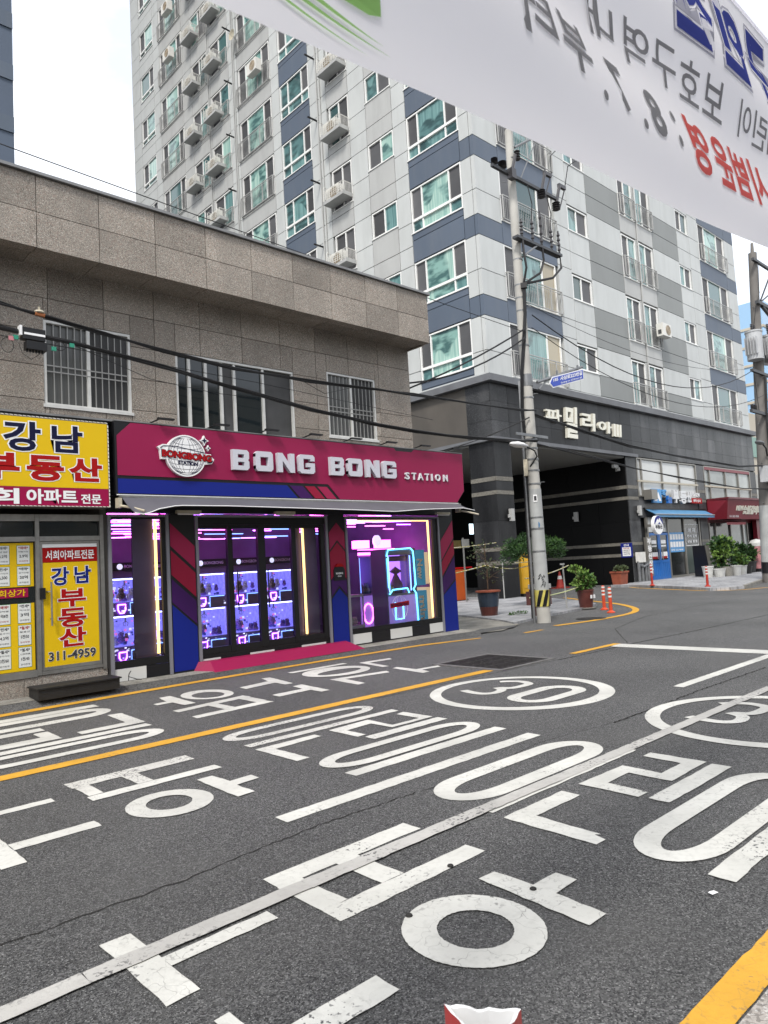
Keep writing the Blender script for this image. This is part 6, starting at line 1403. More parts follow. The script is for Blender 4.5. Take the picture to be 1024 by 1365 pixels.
# right hand pole
QX, QY = 29.2, 10.2
def qp(z): return Vector((QX + .13 * z / 12.6, QY - .45 * z / 12.6, z))
up2 = thing('utility_pole', 'brownish concrete utility pole carrying transformers at the right edge', 'utility pole', (QX, QY, 0))
M['pole_brown'] = mat('pole_brown', (.16, .15, .14), .85, var=(2, .2), stain=(1, (.09, .085, .08), .6))
b = MB(); b.cyl(qp(0), qp(12.7), .26, .15, 22); b.cyl(qp(12.7), qp(13.1), .07, .05, 10); obj('shaft', b, M['pole_brown'], up2)
b = MB(); b.cyl(qp(.75), qp(2.9), .268, .245, 22, caps=False); obj('guard_sheet', b, M['pole_grey'], up2)
b = MB(); b.cyl(qp(.35), qp(.76), .275, .27, 22, caps=False); wb = obj('warning_band', b, M['black_panel'], up2)
b = MB(); b.prism([(28.9, .5), (29.05, .5), (29.35, .72), (29.2, .72)], front(9.93), 0, .01); obj('yellow_stripe', b, M['sticker_yellow'], wb)
def bx(b, z, x0, x1, y0, y1, h):
    p = qp(z); b.box(p.x + x0, p.x + x1, p.y + y0, p.y + y1, z, z + h)
b = MB(); bx(b, 12.25, -.5, 1.6, -.22, -.12, .1); obj('crossarm', b, M['dark_galv'], up2); b = MB(); bx(b, 10.6, -.35, 1.8, -.25, -.12, .12); obj('crossarm', b, M['dark_galv'], up2)
b = MB(); bx(b, 7.85, -1.25, 1.2, -.24, -.14, .1); obj('crossarm', b, M['dark_galv'], up2); b = MB(); bx(b, 6.3, -1.5, 1.6, -.24, -.14, .11); obj('crossarm', b, M['dark_galv'], up2)
b = MB(); p = qp(10.5); b.cyl((p.x + .1, p.y - .18, 10.8), (p.x + 1.3, p.y - .18, 12.0), .035, n=6); b.cyl((p.x + .1, p.y - .18, 10.75), (p.x + 1.6, p.y - .18, 11.5), .03, n=6); b.cyl((p.x + .2, p.y - .18, 10.6), (p.x + 1.8, p.y - .18, 10.1), .07, n=6); obj('brace', b, M['dark_galv'], up2)
M['tank'] = mat('tank', (.40, .41, .42), .45, var=(3, .1), stain=(2, (.25, .25, .25), .4))
for dx, dy in ((-.62, -.12), (.55, -.3), (-.05, -.48)):
    p = qp(8.9); b = MB(); r = .29 if dx < .5 else .31
    if dx == -.05: r = .2
    b.cyl((p.x + dx, p.y + dy, 8.38 + (r == .2) * .1), (p.x + dx, p.y + dy, 9.42 - (r == .2) * .15), r, n=18); b.cyl((p.x + dx, p.y + dy, 9.42 - (r == .2) * .15), (p.x + dx, p.y + dy, 9.48 - (r == .2) * .15), r + .02, n=18)
    t_ = obj('transformer', b, M['tank'], up2)
    b = MB()
    for q in (-.15, .1): b.cyl((p.x + dx + q, p.y + dy, 9.46 - (r == .2) * .15), (p.x + dx + q, p.y + dy, 9.62 - (r == .2) * .15), .03, n=8); bell(b, (p.x + dx + q, p.y + dy, 9.5), .26, .055)
    obj('bushing', b, M['insulator'], t_)
    b = MB()
    for q in range(5): b.box(p.x + dx - r - .1, p.x + dx - r + .02, p.y + dy - .2 + q * .1, p.y + dy - .18 + q * .1, 8.55, 9.2)
    obj('cooling_fin', b, M['tank'], t_)
b = MB(); p = qp(4.0); b.box(p.x - .75, p.x - .1, p.y - .35, p.y - .1, 3.75, 4.35); obj('control_box', b, M['tank'], up2)
b = MB()
for k in range(3): b.tube([qp(7.8) + Vector((-.1 + k * .05, -.25, 0)), qp(6) + Vector((-.2 + k * .04, -.26, 0)), qp(4.5) + Vector((-.1 + k * .05, -.3, 0)), qp(2) + Vector((.0, -.3, 0)), qp(.2) + Vector((.02, -.3, 0))], .025)
b.tube([qp(9.6) + Vector((-.6, -.1, 0)), qp(10.4) + Vector((-.4, -.15, 0)), qp(11) + Vector((-.1, -.2, 0)), qp(12.3) + Vector((-.05, -.2, 0))], .012)
b.tube([qp(8.3) + Vector((-.7, -.1, 0)), qp(7.9) + Vector((-.95, -.15, 0)), qp(6.4) + Vector((-.6, -.15, 0))], .012)
obj('riser_cables', b, M['cable'], up2)
b = MB()
for k in range(12): z = 3 + k * .75; s = 1 if k % 2 else -1; p = qp(z); b.cyl((p.x + s * .15, p.y, z), (p.x + s * .46, p.y - .05, z), .012, n=5)
obj('step_bolts', b, M['galv'], up2)
b = MB(); p = qp(6.35)
for q in (-1.4, -1.2, -1.05): bell(b, (p.x + q, p.y - .19, 6.41), .2, .07)
obj('insulator', b, M['insulator'], up2)
sl2 = thing('street_lamp', 'dark cobra head street lamp on the right utility pole', 'street lamp', (28.9, 9.9, 5))
b = MB(); p = qp(5); b.tube([(p.x - .2, p.y - .2, 4.75), (p.x - .4, p.y - .25, 5.02), (p.x - .8, p.y - .3, 5.12)], .03); obj('arm', b, M['cable'], sl2)
b = MB(); b.lathe([(.001, 0), (.08, .1), (.14, .3), (.12, .5), (.03, .75)], (0, 0, 0), 14); b.v = [(p.x - 1.5 + z, p.y - .3 + x, 5.2 + y * .5 - .08 * z) for x, y, z in b.v]; obj('lamp_head', b, M['galv'], sl2)

# ---------------------------------------------------------------- overhead cables
def sag(p, q, s, n=16):
    p, q = Vector(p), Vector(q); o = []
    for i in range(n + 1):
        t = i / n; v = p.lerp(q, t); v.z -= 4 * s * t * (1 - t); o.append(v)
    return o
def bundle(name, label, segs, r, cnt, jit, extra=None):
    b = MB()
    for c in range(cnt):
        ph = RND.random() * 6
        for pts in segs:
            b.tube([Vector(p) + Vector((0, jit * math.sin(i * 1.3 + ph + c), jit * math.cos(i * 1.7 + ph * 2 + c))) for i, p in enumerate(pts)], r * RND.uniform(.6, 1.1), 5)
    if extra: extra(b)
    o = obj(name, b, M['cable']); return tag(o, label, 'cable')
yw = 9.12
A_ = [(-6, yw, 5.0), (1.5, yw, 4.88), (2.4, yw, 4.83), (3.0, yw, 4.76), (3.7, yw, 4.67), (4.5, yw, 4.58), (5.6, yw, 4.50), (7.0, yw, 4.49), (8.4, yw, 4.53), (9.4, yw, 4.57), (11, yw, 4.60), (12.7, yw, 4.62), (13.2, yw, 4.66)]
bundle('cable_bundle', 'upper twisted black cable bundle sagging across the granite wall to the pole', [A_], .013, 5, .022)
B_ = [(-6, yw, 4.75), (1.5, yw, 4.60), (2.45, yw, 4.53), (3.3, yw, 4.48), (4.5, yw, 4.35), (5.6, yw, 4.20), (7.0, yw, 4.03), (8.3, yw, 3.92), (9.4, yw, 3.87), (11, yw, 3.88), (12.6, yw, 3.94), (13.2, yw, 3.99)]
bundle('cable_bundle', 'thick lower black cable bundle crossing in front of the upper windows', [B_], .017, 6, .02)
bundle('thin_cable', 'thin drooping wires hanging under the lower cable bundle', [[(3.3, yw, 4.45), (4.3, yw, 4.15), (5.3, yw, 4.08), (6.0, yw, 4.1)], [(2.4, yw + .02, 4.44), (6, yw + .02, 4.34), (9.9, yw + .02, 4.14)], [(6.8, yw, 4.50), (7.3, yw, 4.32), (7.9, yw, 4.50)]], .005, 1, .004)
Cc = [(13.5, PY, 4.66), (15.5, PY + .1, 4.50), (18.2, PY + .2, 4.30), (22, QY - .6, 4.20), (26, QY - .5, 4.18), (QX, QY - .3, 4.4)]
bundle('cable_bundle', 'twisted cable bundle running from the lettered stone to the right pole', [Cc], .016, 4, .03)
Dd = [(13.5, PY, 4.0), (15.2, PY + .1, 3.92), (18.5, PY + .3, 3.72), (22, QY - .6, 3.52), (26, QY - .5, 3.42), (QX, QY - .3, 3.5)]
bundle('cable_bundle', 'lower cable bundle passing over the white film windows to the right pole', [Dd], .018, 4, .025)
bundle('power_line', 'upper pair line from the riser to the right pole crossarm', [sag((13.45, PY - .2, 6.9), (QX - 1.2, QY - .6, 7.9), 1.15)], .018, 1, .0)
bundle('power_line', 'middle line from the riser sagging below the street sign height to the right pole', [sag((13.4, PY - .2, 6.6), (QX - .1, QY - .5, 7.1), 1.05)], .016, 1, 0)
bundle('power_line', 'thin faint line from the tower corner to the right pole', [sag((13.4, PY - .1, 7.2), (QX - 1.4, QY - .5, 7.9), .55)], .009, 1, 0)
bundle('power_line', 'two black lines leaving the pole towards the roof corner of the granite building', [sag((13.2, PY - .15, 6.55), (9.6, 10.0, 4.75), .10, 8), sag((13.2, PY - .15, 6.35), (9.4, 10.2, 5.02), .32, 10)], .018, 1, 0)
bundle('power_line', 'single thin line crossing the sky above the parapet from the top left', [sag((-6, 9.2, 7.3), (13.2, PY - .1, 6.5), .06)], .009, 1, 0)
bundle('thin_cable', 'short service wire from the pole to the corner beam of the stone base', [sag((13.2, PY - .1, 4.55), (11.0, 10.6, 3.75), .1, 6)], .009, 2, .01)
# splice box and fittings on the lower bundle
sb = thing('splice_box', 'black splice enclosure with a white stripe on the lower cable bundle', 'splice box', (2.78, 9.1, 4.4))
b = MB(); b.box(2.66, 2.92, 9.05, 9.16, 4.42, 4.56); obj('case', b, M['black_metal'], sb); b = MB(); b.box(2.675, 2.915, 9.044, 9.0495, 4.47, 4.497); obj('white_stripe', b, M['sign_white'], sb); b = MB(); b.box(2.70, 2.935, 9.04, 9.17, 4.30, 4.40)
for i in range(6): b.cyl((2.72 + i * .035, 9.1, 4.31), (2.72 + i * .035, 9.1, 4.27), .012, n=6)
obj('tray', b, M['black_metal'], sb); b = MB(); b.box(2.63, 2.658, 9.06, 9.15, 4.46, 4.58); obj('end_clip', b, M['sign_white'], sb)
M['teal_tag'] = mat('teal_tag', (.02, .22, .14), .5); M['pink_tag'] = mat('pink_tag', (.45, .18, .2), .5)
for i, (x, z, mt, lb) in enumerate(((2.585, 4.42, 'teal_tag', 'small green cable tag left of the splice box'), (3.02, 4.35, 'teal_tag', 'small green cable tag hanging right of the splice box'), (3.24, 4.43, 'teal_tag', 'flat green cable tag wrapped on the lower bundle'), (2.535, 4.40, 'pink_tag', 'small pink cable tag at the left edge'))):
    b = MB(); b.box(x - .028, x + .028, 9.06, 9.075, z - .025, z + .025); tag(obj('cable_tag', b, M[mt]), lb, 'cable tag')
b = MB(); b.tube([(3.10 + .06 * math.cos(a) , 9.08, 4.40 + .055 * math.sin(a)) for a in [i * .5 for i in range(26)]], .005, 4); tag(obj('cable_loop', b, M['cable']), 'coiled thin black cable right of the splice box', 'cable'); b = MB(); b.tube([(2.5 + .07 * math.cos(a), 9.1, 4.32 + .09 * math.sin(a)) for a in [i * .5 for i in range(14)]], .004, 4); tag(obj('cable_loop', b, M['cable']), 'thin black cable loop hanging at the left edge of the wall', 'cable'); b = MB(); b.tube([(2.62, 9.08, 4.36), (2.66, 9.08, 4.24), (2.76, 9.08, 4.18), (2.86, 9.08, 4.26)], .004, 4); tag(obj('cable_loop', b, M['cable']), 'thin black cable drooping just under the splice box', 'cable')
cl = thing('cable_fitting', 'small cream and orange fitting on the upper cable bundle', 'fitting', (2.86, 9.1, 4.78)); b = MB(); b.lathe([(.05, 0), (.06, .01), (.05, .03), (.02, .04)], (2.87, 9.1, 4.78), 12); b.cyl((2.87, 9.1, 4.81), (2.865, 9.1, 4.86), .012, n=6); obj('cap', b, M['cream_plastic'], cl); b = MB(); b.cyl((2.82, 9.1, 4.772), (2.93, 9.1, 4.762), .026, n=8); obj('clip', b, mat('terra', (.45, .16, .06), .6), cl)

# ---------------------------------------------------------------- planters and plants
def leafmat(name, c, v=.35):
    m = mat(name, c, .55, spec=.35, var=(9, v)); return m
M['leaf_dark'] = leafmat('leaf_dark', (.022, .058, .014)); M['leaf_mid'] = leafmat('leaf_mid', (.050, .115, .022)); M['leaf_light'] = leafmat('leaf_light', (.13, .22, .04)); M['leaf_olive'] = leafmat('leaf_olive', (.055, .075, .03)); M['bark'] = mat('bark', (.10, .065, .04), .9, var=(12, .3)); M['soil'] = mat('soil', (.06, .035, .022), .95, bump=(60, .5))
def leaves(mb, c, rad, n, size, droop=0.0, squash=1.0):
    for i in range(n):
        while True:
            v = Vector((RND.uniform(-1, 1), RND.uniform(-1, 1), RND.uniform(-1, 1)))
            if v.length <= 1: break
        v = v * (v.length ** -.35 if v.length > .05 else 1)
        p = Vector((c[0] + v.x * rad[0], c[1] + v.y * rad[1], c[2] + v.z * rad[2]))
        d = (v.normalized() + Vector((RND.uniform(-.8, .8), RND.uniform(-.8, .8), RND.uniform(-.4, .8) - droop))).normalized()
        s = size * RND.uniform(.6, 1.25); w = d.cross(Vector((RND.uniform(-1, 1), RND.uniform(-1, 1), RND.uniform(-1, 1)))).normalized() * s * .32 * squash
        up_ = d.cross(w).normalized() * s * .08
        mb.add([p, p + d * s * .5 + w + up_, p + d * s, p + d * s * .5 - w + up_], [(0, 1, 2), (0, 2, 3)])
def pot(b, c, r0, r1, h, n=20): b.lathe([(r0, 0), (r1, h * .9), (r1 * 1.06, h * .9), (r1 * 1.06, h), (r1 * .92, h), (r1 * .9, h * .93), (.001, h * .93)], c, n)
M['blue_glaze'] = mat('blue_glaze', (.030, .042, .062), .25, var=(4, .3)); M['brown_pot'] = mat('brown_pot', (.085, .025, .020), .4, var=(5, .25)); M['terracotta'] = mat('terracotta', (.24, .062, .032), .7, var=(5, .2)); M['white_pot'] = mat('white_pot', (.48, .48, .46), .5, var=(6, .15)); M['black_pot'] = mat('black_pot', (.02, .02, .02), .5)
# sapling in blue pot
c = (14.22, 11.62, .055); pt = thing('potted_sapling', 'thin leafed sapling in a dark blue glazed pot near the arcade', 'potted plant', c)
b = MB(); b.lathe([(.20, 0), (.235, .22), (.001, .22)], c, 22); obj('pot_base', b, M['brown_pot'], pt); b = MB(); b.lathe([(.237, .221), (.285, .58), (.001, .58)], c, 22); obj('pot', b, M['blue_glaze'], pt); b = MB(); b.lathe([(.288, .581), (.315, .585), (.315, .62), (.285, .625), (.001, .62)], c, 22); obj('pot_rim', b, M['terracotta'], pt)
b = MB(); br = []
b.tube([(c[0], c[1], .65), (c[0] + .03, c[1], 1.1), (c[0] - .02, c[1] + .02, 1.7), (c[0] + .03, c[1], 1.85)], .011)
for i in range(24):
    z = .85 + i * .040; a = RND.random() * 6.28; L_ = RND.uniform(.2, .48) * (1 - abs(z - 1.6) * .4); e = (c[0] + L_ * math.cos(a), c[1] + L_ * math.sin(a), z + RND.uniform(.02, .2)); b.tube([(c[0], c[1], z), (c[0] + L_ * .5 * math.cos(a), c[1] + L_ * .5 * math.sin(a), z + .1), e], .005, 4); br.append(e)
obj('stem', b, M['bark'], pt)
b = MB()
for e in br: leaves(b, e, (.13, .13, .10), 9, .07)
obj('foliage', b, M['leaf_olive'], pt, kind='stuff')
# pine like bonsai behind the pole
c = (17.6, 12.5, .055); bt = thing('bonsai_tree', 'clipped dark green pine tree in a planter behind the concrete pole', 'tree', c)
b = MB(); b.box(c[0] - .26, c[0] + .26, c[1] - .26, c[1] + .26, .056, .45); obj('planter', b, M['brown_pot'], bt)
b = MB()
for pts in ([(0, 0, .4), (.06, 0, .85), (-.06, 0, 1.25), (-.38, -.05, 1.6), (-.75, -.1, 1.65)], [(.04, 0, .9), (.3, 0, 1.35), (.7, .05, 1.6)], [(-.06, 0, 1.2), (.0, 0, 1.5), (.1, 0, 1.8)], [(-.3, 0, 1.5), (-.5, -.1, 1.45), (-.9, -.2, 1.5)]): b.tube([(c[0] + x, c[1] + y, z) for x, y, z in pts], .035, 7)
obj('trunk', b, M['bark'], bt)
b = MB(); b2 = MB()
for i in range(64):
    a = RND.random() * 6.28; rr_ = RND.random() ** .5; x = c[0] - .05 + 1.12 * rr_ * math.cos(a); y = c[1] + .6 * rr_ * math.sin(a); z = 1.72 + .42 * (1 - rr_ * rr_) * RND.uniform(.1, 1) - .45 * abs(x - c[0]) * (RND.random())
    leaves(b if RND.random() < .8 else b2, (x, y, z), (.2, .2, .13), 130, .10, 0, .5)
obj('crown', b, M['leaf_dark'], bt, kind='stuff'); obj('crown_light', b2, M['leaf_mid'], bt, kind='stuff')
# shrub in red brown pot
c = (16.80, 10.45, .02); sh = thing('potted_shrub', 'bushy light green shrub in a red brown pot by the delineator posts', 'potted plant', c)
b = MB(); pot(b, c, .165, .215, .50); obj('pot', b, M['brown_pot'], sh); b = MB(); b.lathe([(.25, .002), (.26, .03), (.001, .031)], c, 22); obj('saucer', b, M['concrete'], sh)
b = MB()
for x in (-.12, .02): b.box(c[0] + x, c[0] + x + .09, c[1] - .222, c[1] - .217, c[2] + .27, c[2] + .36)
obj('sticker', b, M['sign_white'], sh)
b = MB()
for i in range(12):
    a = i * .53; L_ = .28; b.tube([(c[0], c[1], .45), (c[0] + L_ * .5 * math.cos(a), c[1] + L_ * .4 * math.sin(a), .62), (c[0] + L_ * math.cos(a), c[1] + L_ * .8 * math.sin(a), .75 + .05 * (i % 4))], .009, 4)
b.tube([(c[0] - .1, c[1], .45), (c[0] - .33, c[1], .8), (c[0] - .40, c[1], 1.06)], .009, 4); obj('stem', b, M['bark'], sh)
b = MB(); b2 = MB()
for x, y, z, r in ((0, 0, .66, .2), (.2, 0, .75, .15), (-.16, .05, .64, .14), (.3, 0, .68, .12), (-.05, -.1, .82, .14), (.1, .1, .86, .14)): leaves(b, (c[0] + x, c[1] + y, z), (r, r, r * .8), 90, .10); leaves(b2, (c[0] + x, c[1] + y, z + .05), (r, r, r * .8), 40, .10)
leaves(b2, (c[0] - .40, c[1], 1.08), (.16, .15, .07), 110, .08); leaves(b2, (c[0] - .40, c[1], .72), (.15, .1, .06), 60, .08)
obj('foliage', b, M['leaf_mid'], sh, kind='stuff'); obj('young_foliage', b2, M['leaf_light'], sh, kind='stuff')
# terracotta planter by wall
c = (27.9, 15.65, .0); tp = thing('terracotta_planter', 'square terracotta planter with low plants against the garage wall', 'planter', c)
b = MB(); b.add([(c[0] - .26, c[1] - .18, 0), (c[0] + .26, c[1] - .18, 0), (c[0] + .26, c[1] + .18, 0), (c[0] - .26, c[1] + .18, 0), (c[0] - .31, c[1] - .23, .58), (c[0] + .31, c[1] - .23, .58), (c[0] + .31, c[1] + .23, .58), (c[0] - .31, c[1] + .23, .58)], [(3, 2, 1, 0), (0, 1, 5, 4), (1, 2, 6, 5), (2, 3, 7, 6), (3, 0, 4, 7), (4, 5, 6, 7)]); b.box(c[0] - .34, c[0] + .34, c[1] - .26, c[1] + .26, .581, .65); obj('planter_box', b, M['terracotta'], tp)
b = MB()
for x in (-.2, 0, .2): leaves(b, (c[0] + x, c[1] - .05, .72), (.16, .16, .13), 80, .11)
obj('foliage', b, M['leaf_olive'], tp, kind='stuff')
# plants in front of the restaurant
def bush(name, label, c, h, r, pm, ph, pr, lm, n, size, cat='potted plant', group=None):
    t = thing(name, label, cat, c, group); b = MB(); pot(b, c, pr * .8, pr, ph, 16); obj('pot', b, M[pm], t)
    b = MB()
    for i in range(7): a = i * .9; b.tube([(c[0], c[1], c[2] + ph), (c[0] + r * .4 * math.cos(a), c[1] + r * .4 * math.sin(a), c[2] + ph + (h - ph) * .5), (c[0] + r * .7 * math.cos(a), c[1] + r * .7 * math.sin(a), c[2] + ph + (h - ph) * .8)], .015, 4)
    obj('stem', b, M['bark'], t)
    for k, (mm, fr) in enumerate(lm):
        b = MB()
        for i in range(9): a = RND.random() * 6.28; q = RND.random() ** .5 * r * .75; leaves(b, (c[0] + q * math.cos(a), c[1] + q * math.sin(a), c[2] + ph + (h - ph) * RND.uniform(.15, .85) + k * .05), (r * .45, r * .45, (h - ph) * .22), int(n * fr / 9), size)
        obj('foliage', b, M[mm], t, kind='stuff')
    return t
bush('potted_bush', 'big glossy green bush beside the grey notice board', (34.2, 13.9, .1), 1.70, .72, 'black_pot', .35, .4, (('leaf_dark', .6), ('leaf_light', .4)), 1500, .18)
bush('potted_bush', 'small yellow green bush between the white pots', (35.1, 13.45, .1), 1.0, .42, 'white_pot', .42, .24, (('leaf_mid', .5), ('leaf_light', .5)), 700, .12)
bush('potted_bush', 'dark tree shaped shrub in a black tub in front of the restaurant', (37.0, 13.95, .1), 1.38, .62, 'black_pot', .55, .48, (('leaf_dark', .8), ('leaf_mid', .2)), 1300, .15)
bush('potted_bush', 'bright green plant behind the striped column sign at the restaurant end', (39.9, 14.4, .1), 1.0, .5, 'black_pot', .4, .3, (('leaf_light', .7), ('leaf_mid', .3)), 600, .16)
for i, (x, y, r, h, mt, lb) in enumerate(((32.85, 13.55, .26, .36, 'white_pot', 'low white pot left of the white bucket pots'), (33.4, 13.4, .23, .42, 'concrete', 'grey patterned pot between the white pots'), (33.95, 13.25, .22, .46, 'white_pot', 'tall white bucket pot in front of the big bush'), (35.6, 13.4, .23, .34, 'black_pot', 'low dark pot right of the yellow green bush'), (32.6, 13.95, .24, .5, 'white_pot', 'white pot nearest the grey notice board'))):
    b = MB(); pot(b, (x, y, .1), r * .8, r, h, 16); t = tag(obj('flower_pot', b, M[mt]), lb, 'flower pot', 'flower pots in front of the restaurant')
# A-frame notice board
af_ = thing('notice_board', 'upright grey notice board with rows of cards and a black side beside the shop glass', 'notice board', (33.7, 14.4, .1))
AX, AY = Vector((.99, -.14, 0)), Vector((.14, .99, 0)); A0 = Vector((33.35, 14.15, .12)); lean = Vector((-.05, .12, 1.42))
def ap(u, v, t): return A0 + AX * u + AY * v + lean * t
b = MB(); b.add([ap(0, 0, 0), ap(.85, 0, 0), ap(.85, .06, 0), ap(0, .06, 0), ap(0, 0, 1), ap(.85, 0, 1), ap(.85, .06, 1), ap(0, .06, 1)], [(3, 2, 1, 0), (4, 5, 6, 7), (0, 1, 5, 4), (1, 2, 6, 5), (2, 3, 7, 6), (3, 0, 4, 7)]); obj('board', b, M['mullion'], af_)
for i in range(7):
    b = MB(); t0 = .07 + i * .13; b.add([ap(.25, -.012, t0), ap(.78, -.012, t0), ap(.78, -.012, t0 + .07), ap(.25, -.012, t0 + .07)], [(0, 1, 2, 3)]); obj('card', b, M['white_film'], af_)
b = MB(); b.add([ap(-.02, .0, 0), ap(-.02, .75, 0), ap(-.02, .62, 1), ap(-.02, .02, 1), ap(-.05, .0, 0), ap(-.05, .75, 0), ap(-.05, .62, 1), ap(-.05, .02, 1)], [(0, 1, 2, 3), (7, 6, 5, 4), (0, 4, 5, 1), (1, 5, 6, 2), (2, 6, 7, 3), (3, 7, 4, 0)]); obj('dark_side', b, M['black_panel'], af_)
b = MB()
for u in (.05, .75): b.box(ap(u, 0, 0).x - .04, ap(u, 0, 0).x + .04, 13.98, 14.5, .1, .14)
obj('feet', b, M['silver'], af_, kind='stuff')
# barber style column sign
bp_ = thing('column_sign', 'short rounded column sign with pink print and white dome beside the restaurant', 'column sign', (37.9, 13.7, .1))
b = MB(); b.lathe([(.40, 0), (.40, .18), (.36, .2), (.36, 1.25)], (37.9, 13.7, .1), 20); obj('body', b, mat('pink_print', (.36, .16, .17), .5, var=(6, .5)), bp_); b = MB(); b.lathe([(.37, 1.26), (.36, 1.42), (.25, 1.56), (.001, 1.62)], (37.9, 13.7, .1), 20); obj('dome', b, M['white_pot'], bp_); b = MB(); b.lathe([(.43, .0), (.43, .16), (.001, .17)], (37.9, 13.7, .1), 18); obj('base', b, M['black_metal'], bp_)
for i, ch in enumerate('갈비탕'):
    text('lettering', ch, (37.64, 37.98, .95 - i * .3, 1.2 - i * .3), front(13.34), M['sign_white'], bp_, .02, 0, .05)
# pipes and meters at the pier
mt_ = thing('gas_meter', 'grey gas meter pipes at the foot of the pier below the vertical sign', 'meter', (29.8, 15.6, 0)); b = MB(); b.box(29.55, 30.1, 15.55, 15.74, .95, 1.4); obj('case', b, M['ac_white'], mt_); b = MB()
for x in (29.6, 29.9, 30.2, 30.45): b.cyl((x, 15.65, 0), (x, 15.65, 1.0), .07, n=8)
b.tube([(29.6, 15.65, .9), (29.9, 15.6, .75), (30.45, 15.65, .85)], .06, 8); obj('pipe', b, M['galv'], mt_)

# ---------------------------------------------------------------- street posts, cone, rope
M['post_red'] = mat('post_red', (.36, .030, .018), .45, var=(6, .15)); M['post_orange'] = mat('post_orange', (.50, .060, .022), .45, var=(6, .15)); M['reflect_white'] = mat('reflect_white', (.62, .60, .58), .35)
def post(label, loc, h, mt):
    t = thing('delineator_post', label, 'delineator post', loc, 'red delineator posts'); k = h / .75
    b = MB(); b.lathe([(.10, 0), (.10, .02), (.06, .045), (.043, .06), (.040, h - .02), (.02, h), (.001, h)], (0, 0, 0), 16); local('post', b, M[mt], t)
    b = MB()
    for z in (.45, .56, .67): b.cyl((0, 0, z * k), (0, 0, z * k + .05 * k), .0445, n=16)
    local('reflective_band', b, M['reflect_white'], t); return t
post('orange red delineator post nearest the curve, with white bands', (15.83, 9.18, .003), .62, 'post_orange'); post('orange red delineator post behind, closer to the red brown pot', (16.64, 9.83, .003), .62, 'post_orange')
post('dark red delineator post in front of the blue doors', (26.35, 13.44, .1), .83, 'post_red'); post('dark red delineator post standing alone in front of the restaurant plants', (25.0, 10.75, .1), .70, 'post_red')
tc_ = thing('traffic_cone', 'red traffic cone with a white band inside the garage entrance', 'traffic cone', (27.6, 18.4, 0)); b = MB(); b.box(27.3, 27.9, 18.1, 18.7, 0, .04); b.lathe([(.19, .041), (.03, .74), (.001, .74)], (27.6, 18.4, 0), 18); obj('cone', b, M['post_red'], tc_); b = MB(); b.cyl((27.6, 18.4, .40), (27.6, 18.4, .55), .113, .078, 18, caps=False); obj('white_band', b, M['reflect_white'], tc_)
M['rope_w'] = mat('rope_w', (.52, .50, .42), .7, spots=(25, (.35, .30, .08), .5)); M['rope_y'] = mat('rope_y', (.48, .52, .26), .7)
rp_ = thing('rope', 'white and yellow plastic chain rope strung around the plaza planters', 'rope', (15, 11.5, 1))
b = MB(); b.tube(sag((10.8, 12.5, .85), (15.6, 12.7, 1.30), .03), .014, 5); b.tube(sag((15.6, 12.7, 1.28), (18.2, 12.6, 1.38), .17), .014, 5); b.tube(sag((18.2, 12.6, 1.38), (20.4, 15.6, 1.30), .04), .014, 5); obj('chain', b, M['rope_w'], rp_)
b = MB(); b.tube(sag((14.0, 10.3, .95), (16.5, 10.7, 1.18), .05), .014, 5); b.tube(sag((12.0, 13.0, 1.78), (19.2, 15.2, 2.0), .05), .014, 5); obj('chain', b, M['rope_w'], rp_)
b = MB(); b.tube(sag((14.0, 10.2, .50), (16.6, 10.5, .60), .05), .014, 5); obj('yellow_chain', b, M['rope_y'], rp_)
b = MB(); b.cyl((16.35, 10.75, .05), (16.3, 10.75, 1.22), .02, n=8); b.box(16.22, 16.34, 10.72, 10.78, 1.2, 1.24); tag(obj('rope_post', b, M['rail_white']), 'thin white rope post beside the potted shrub', 'post')
b = MB(); b.cyl((19.9, 15.55, .05), (19.9, 15.55, 1.4), .02, n=8) ; b.box(19.86, 20.1, 15.53, 15.57, 1.38, 1.42); tag(obj('rope_post', b, M['rail_white']), 'thin pale rope post at the foot of the corner column', 'post')
# red disc and round table pot hidden behind the pole
rd = thing('round_reflector', 'orange red disc on a stand peeking out right of the concrete pole', 'reflector', (14.35, 10.15, .05)); b = MB(); b.cyl((14.32, 10.2, 1.0), (14.34, 10.15, 1.0), .19, n=20); obj('disc', b, M['orange_plastic'], rd); b = MB(); b.cyl((14.33, 10.18, .06), (14.33, 10.18, .85), .03, n=8); obj('stand', b, M['post_red'], rd)
wp = thing('flower_pot', 'white rimmed red pot half hidden behind the concrete pole', 'flower pot', (14.5, 10.0, .06)); b = MB(); pot(b, (14.42, 10.2, .055), .2, .24, .62); obj('pot', b, M['brown_pot'], wp); b = MB(); b.lathe([(.27, .64), (.27, .74), (.001, .74)], (14.42, 10.2, .055), 20); obj('white_rim', b, M['white_pot'], wp)
b = MB(); leaves(b, (14.6, 11.0, .08), (.35, .12, .03), 160, .05); tag(obj('weeds', b, M['leaf_mid'], kind='stuff'), 'low green weeds growing by the blue pot', 'weeds') ; b.v and None
# litter
b = MB(); b.add([(3.055, 1.408, .006), (3.078, 1.413, .014), (3.07, 1.428, .008), (3.05, 1.425, .011), (3.09, 1.398, .006)], [(0, 1, 2), (0, 2, 3), (0, 4, 1)]); tag(obj('paper_scrap', b, M['sign_white']), 'tiny white paper scrap lying on the asphalt', 'litter')
for x, y, lb in ((2.10, 2.245, 'small dark tar blob on the ring of the lane lettering'), (2.62, 2.0, 'small dark tar blob in the middle of the near cross shaped letter'), (2.57, 2.44, 'small dark tar blob on the edge of the near square letter')):
    b = MB(); b.lathe([(.016, .006), (.013, .012), (.001, .014)], (x, y, .002), 9); tag(obj('tar_blob', b, M['crack']), lb, 'tar blob')
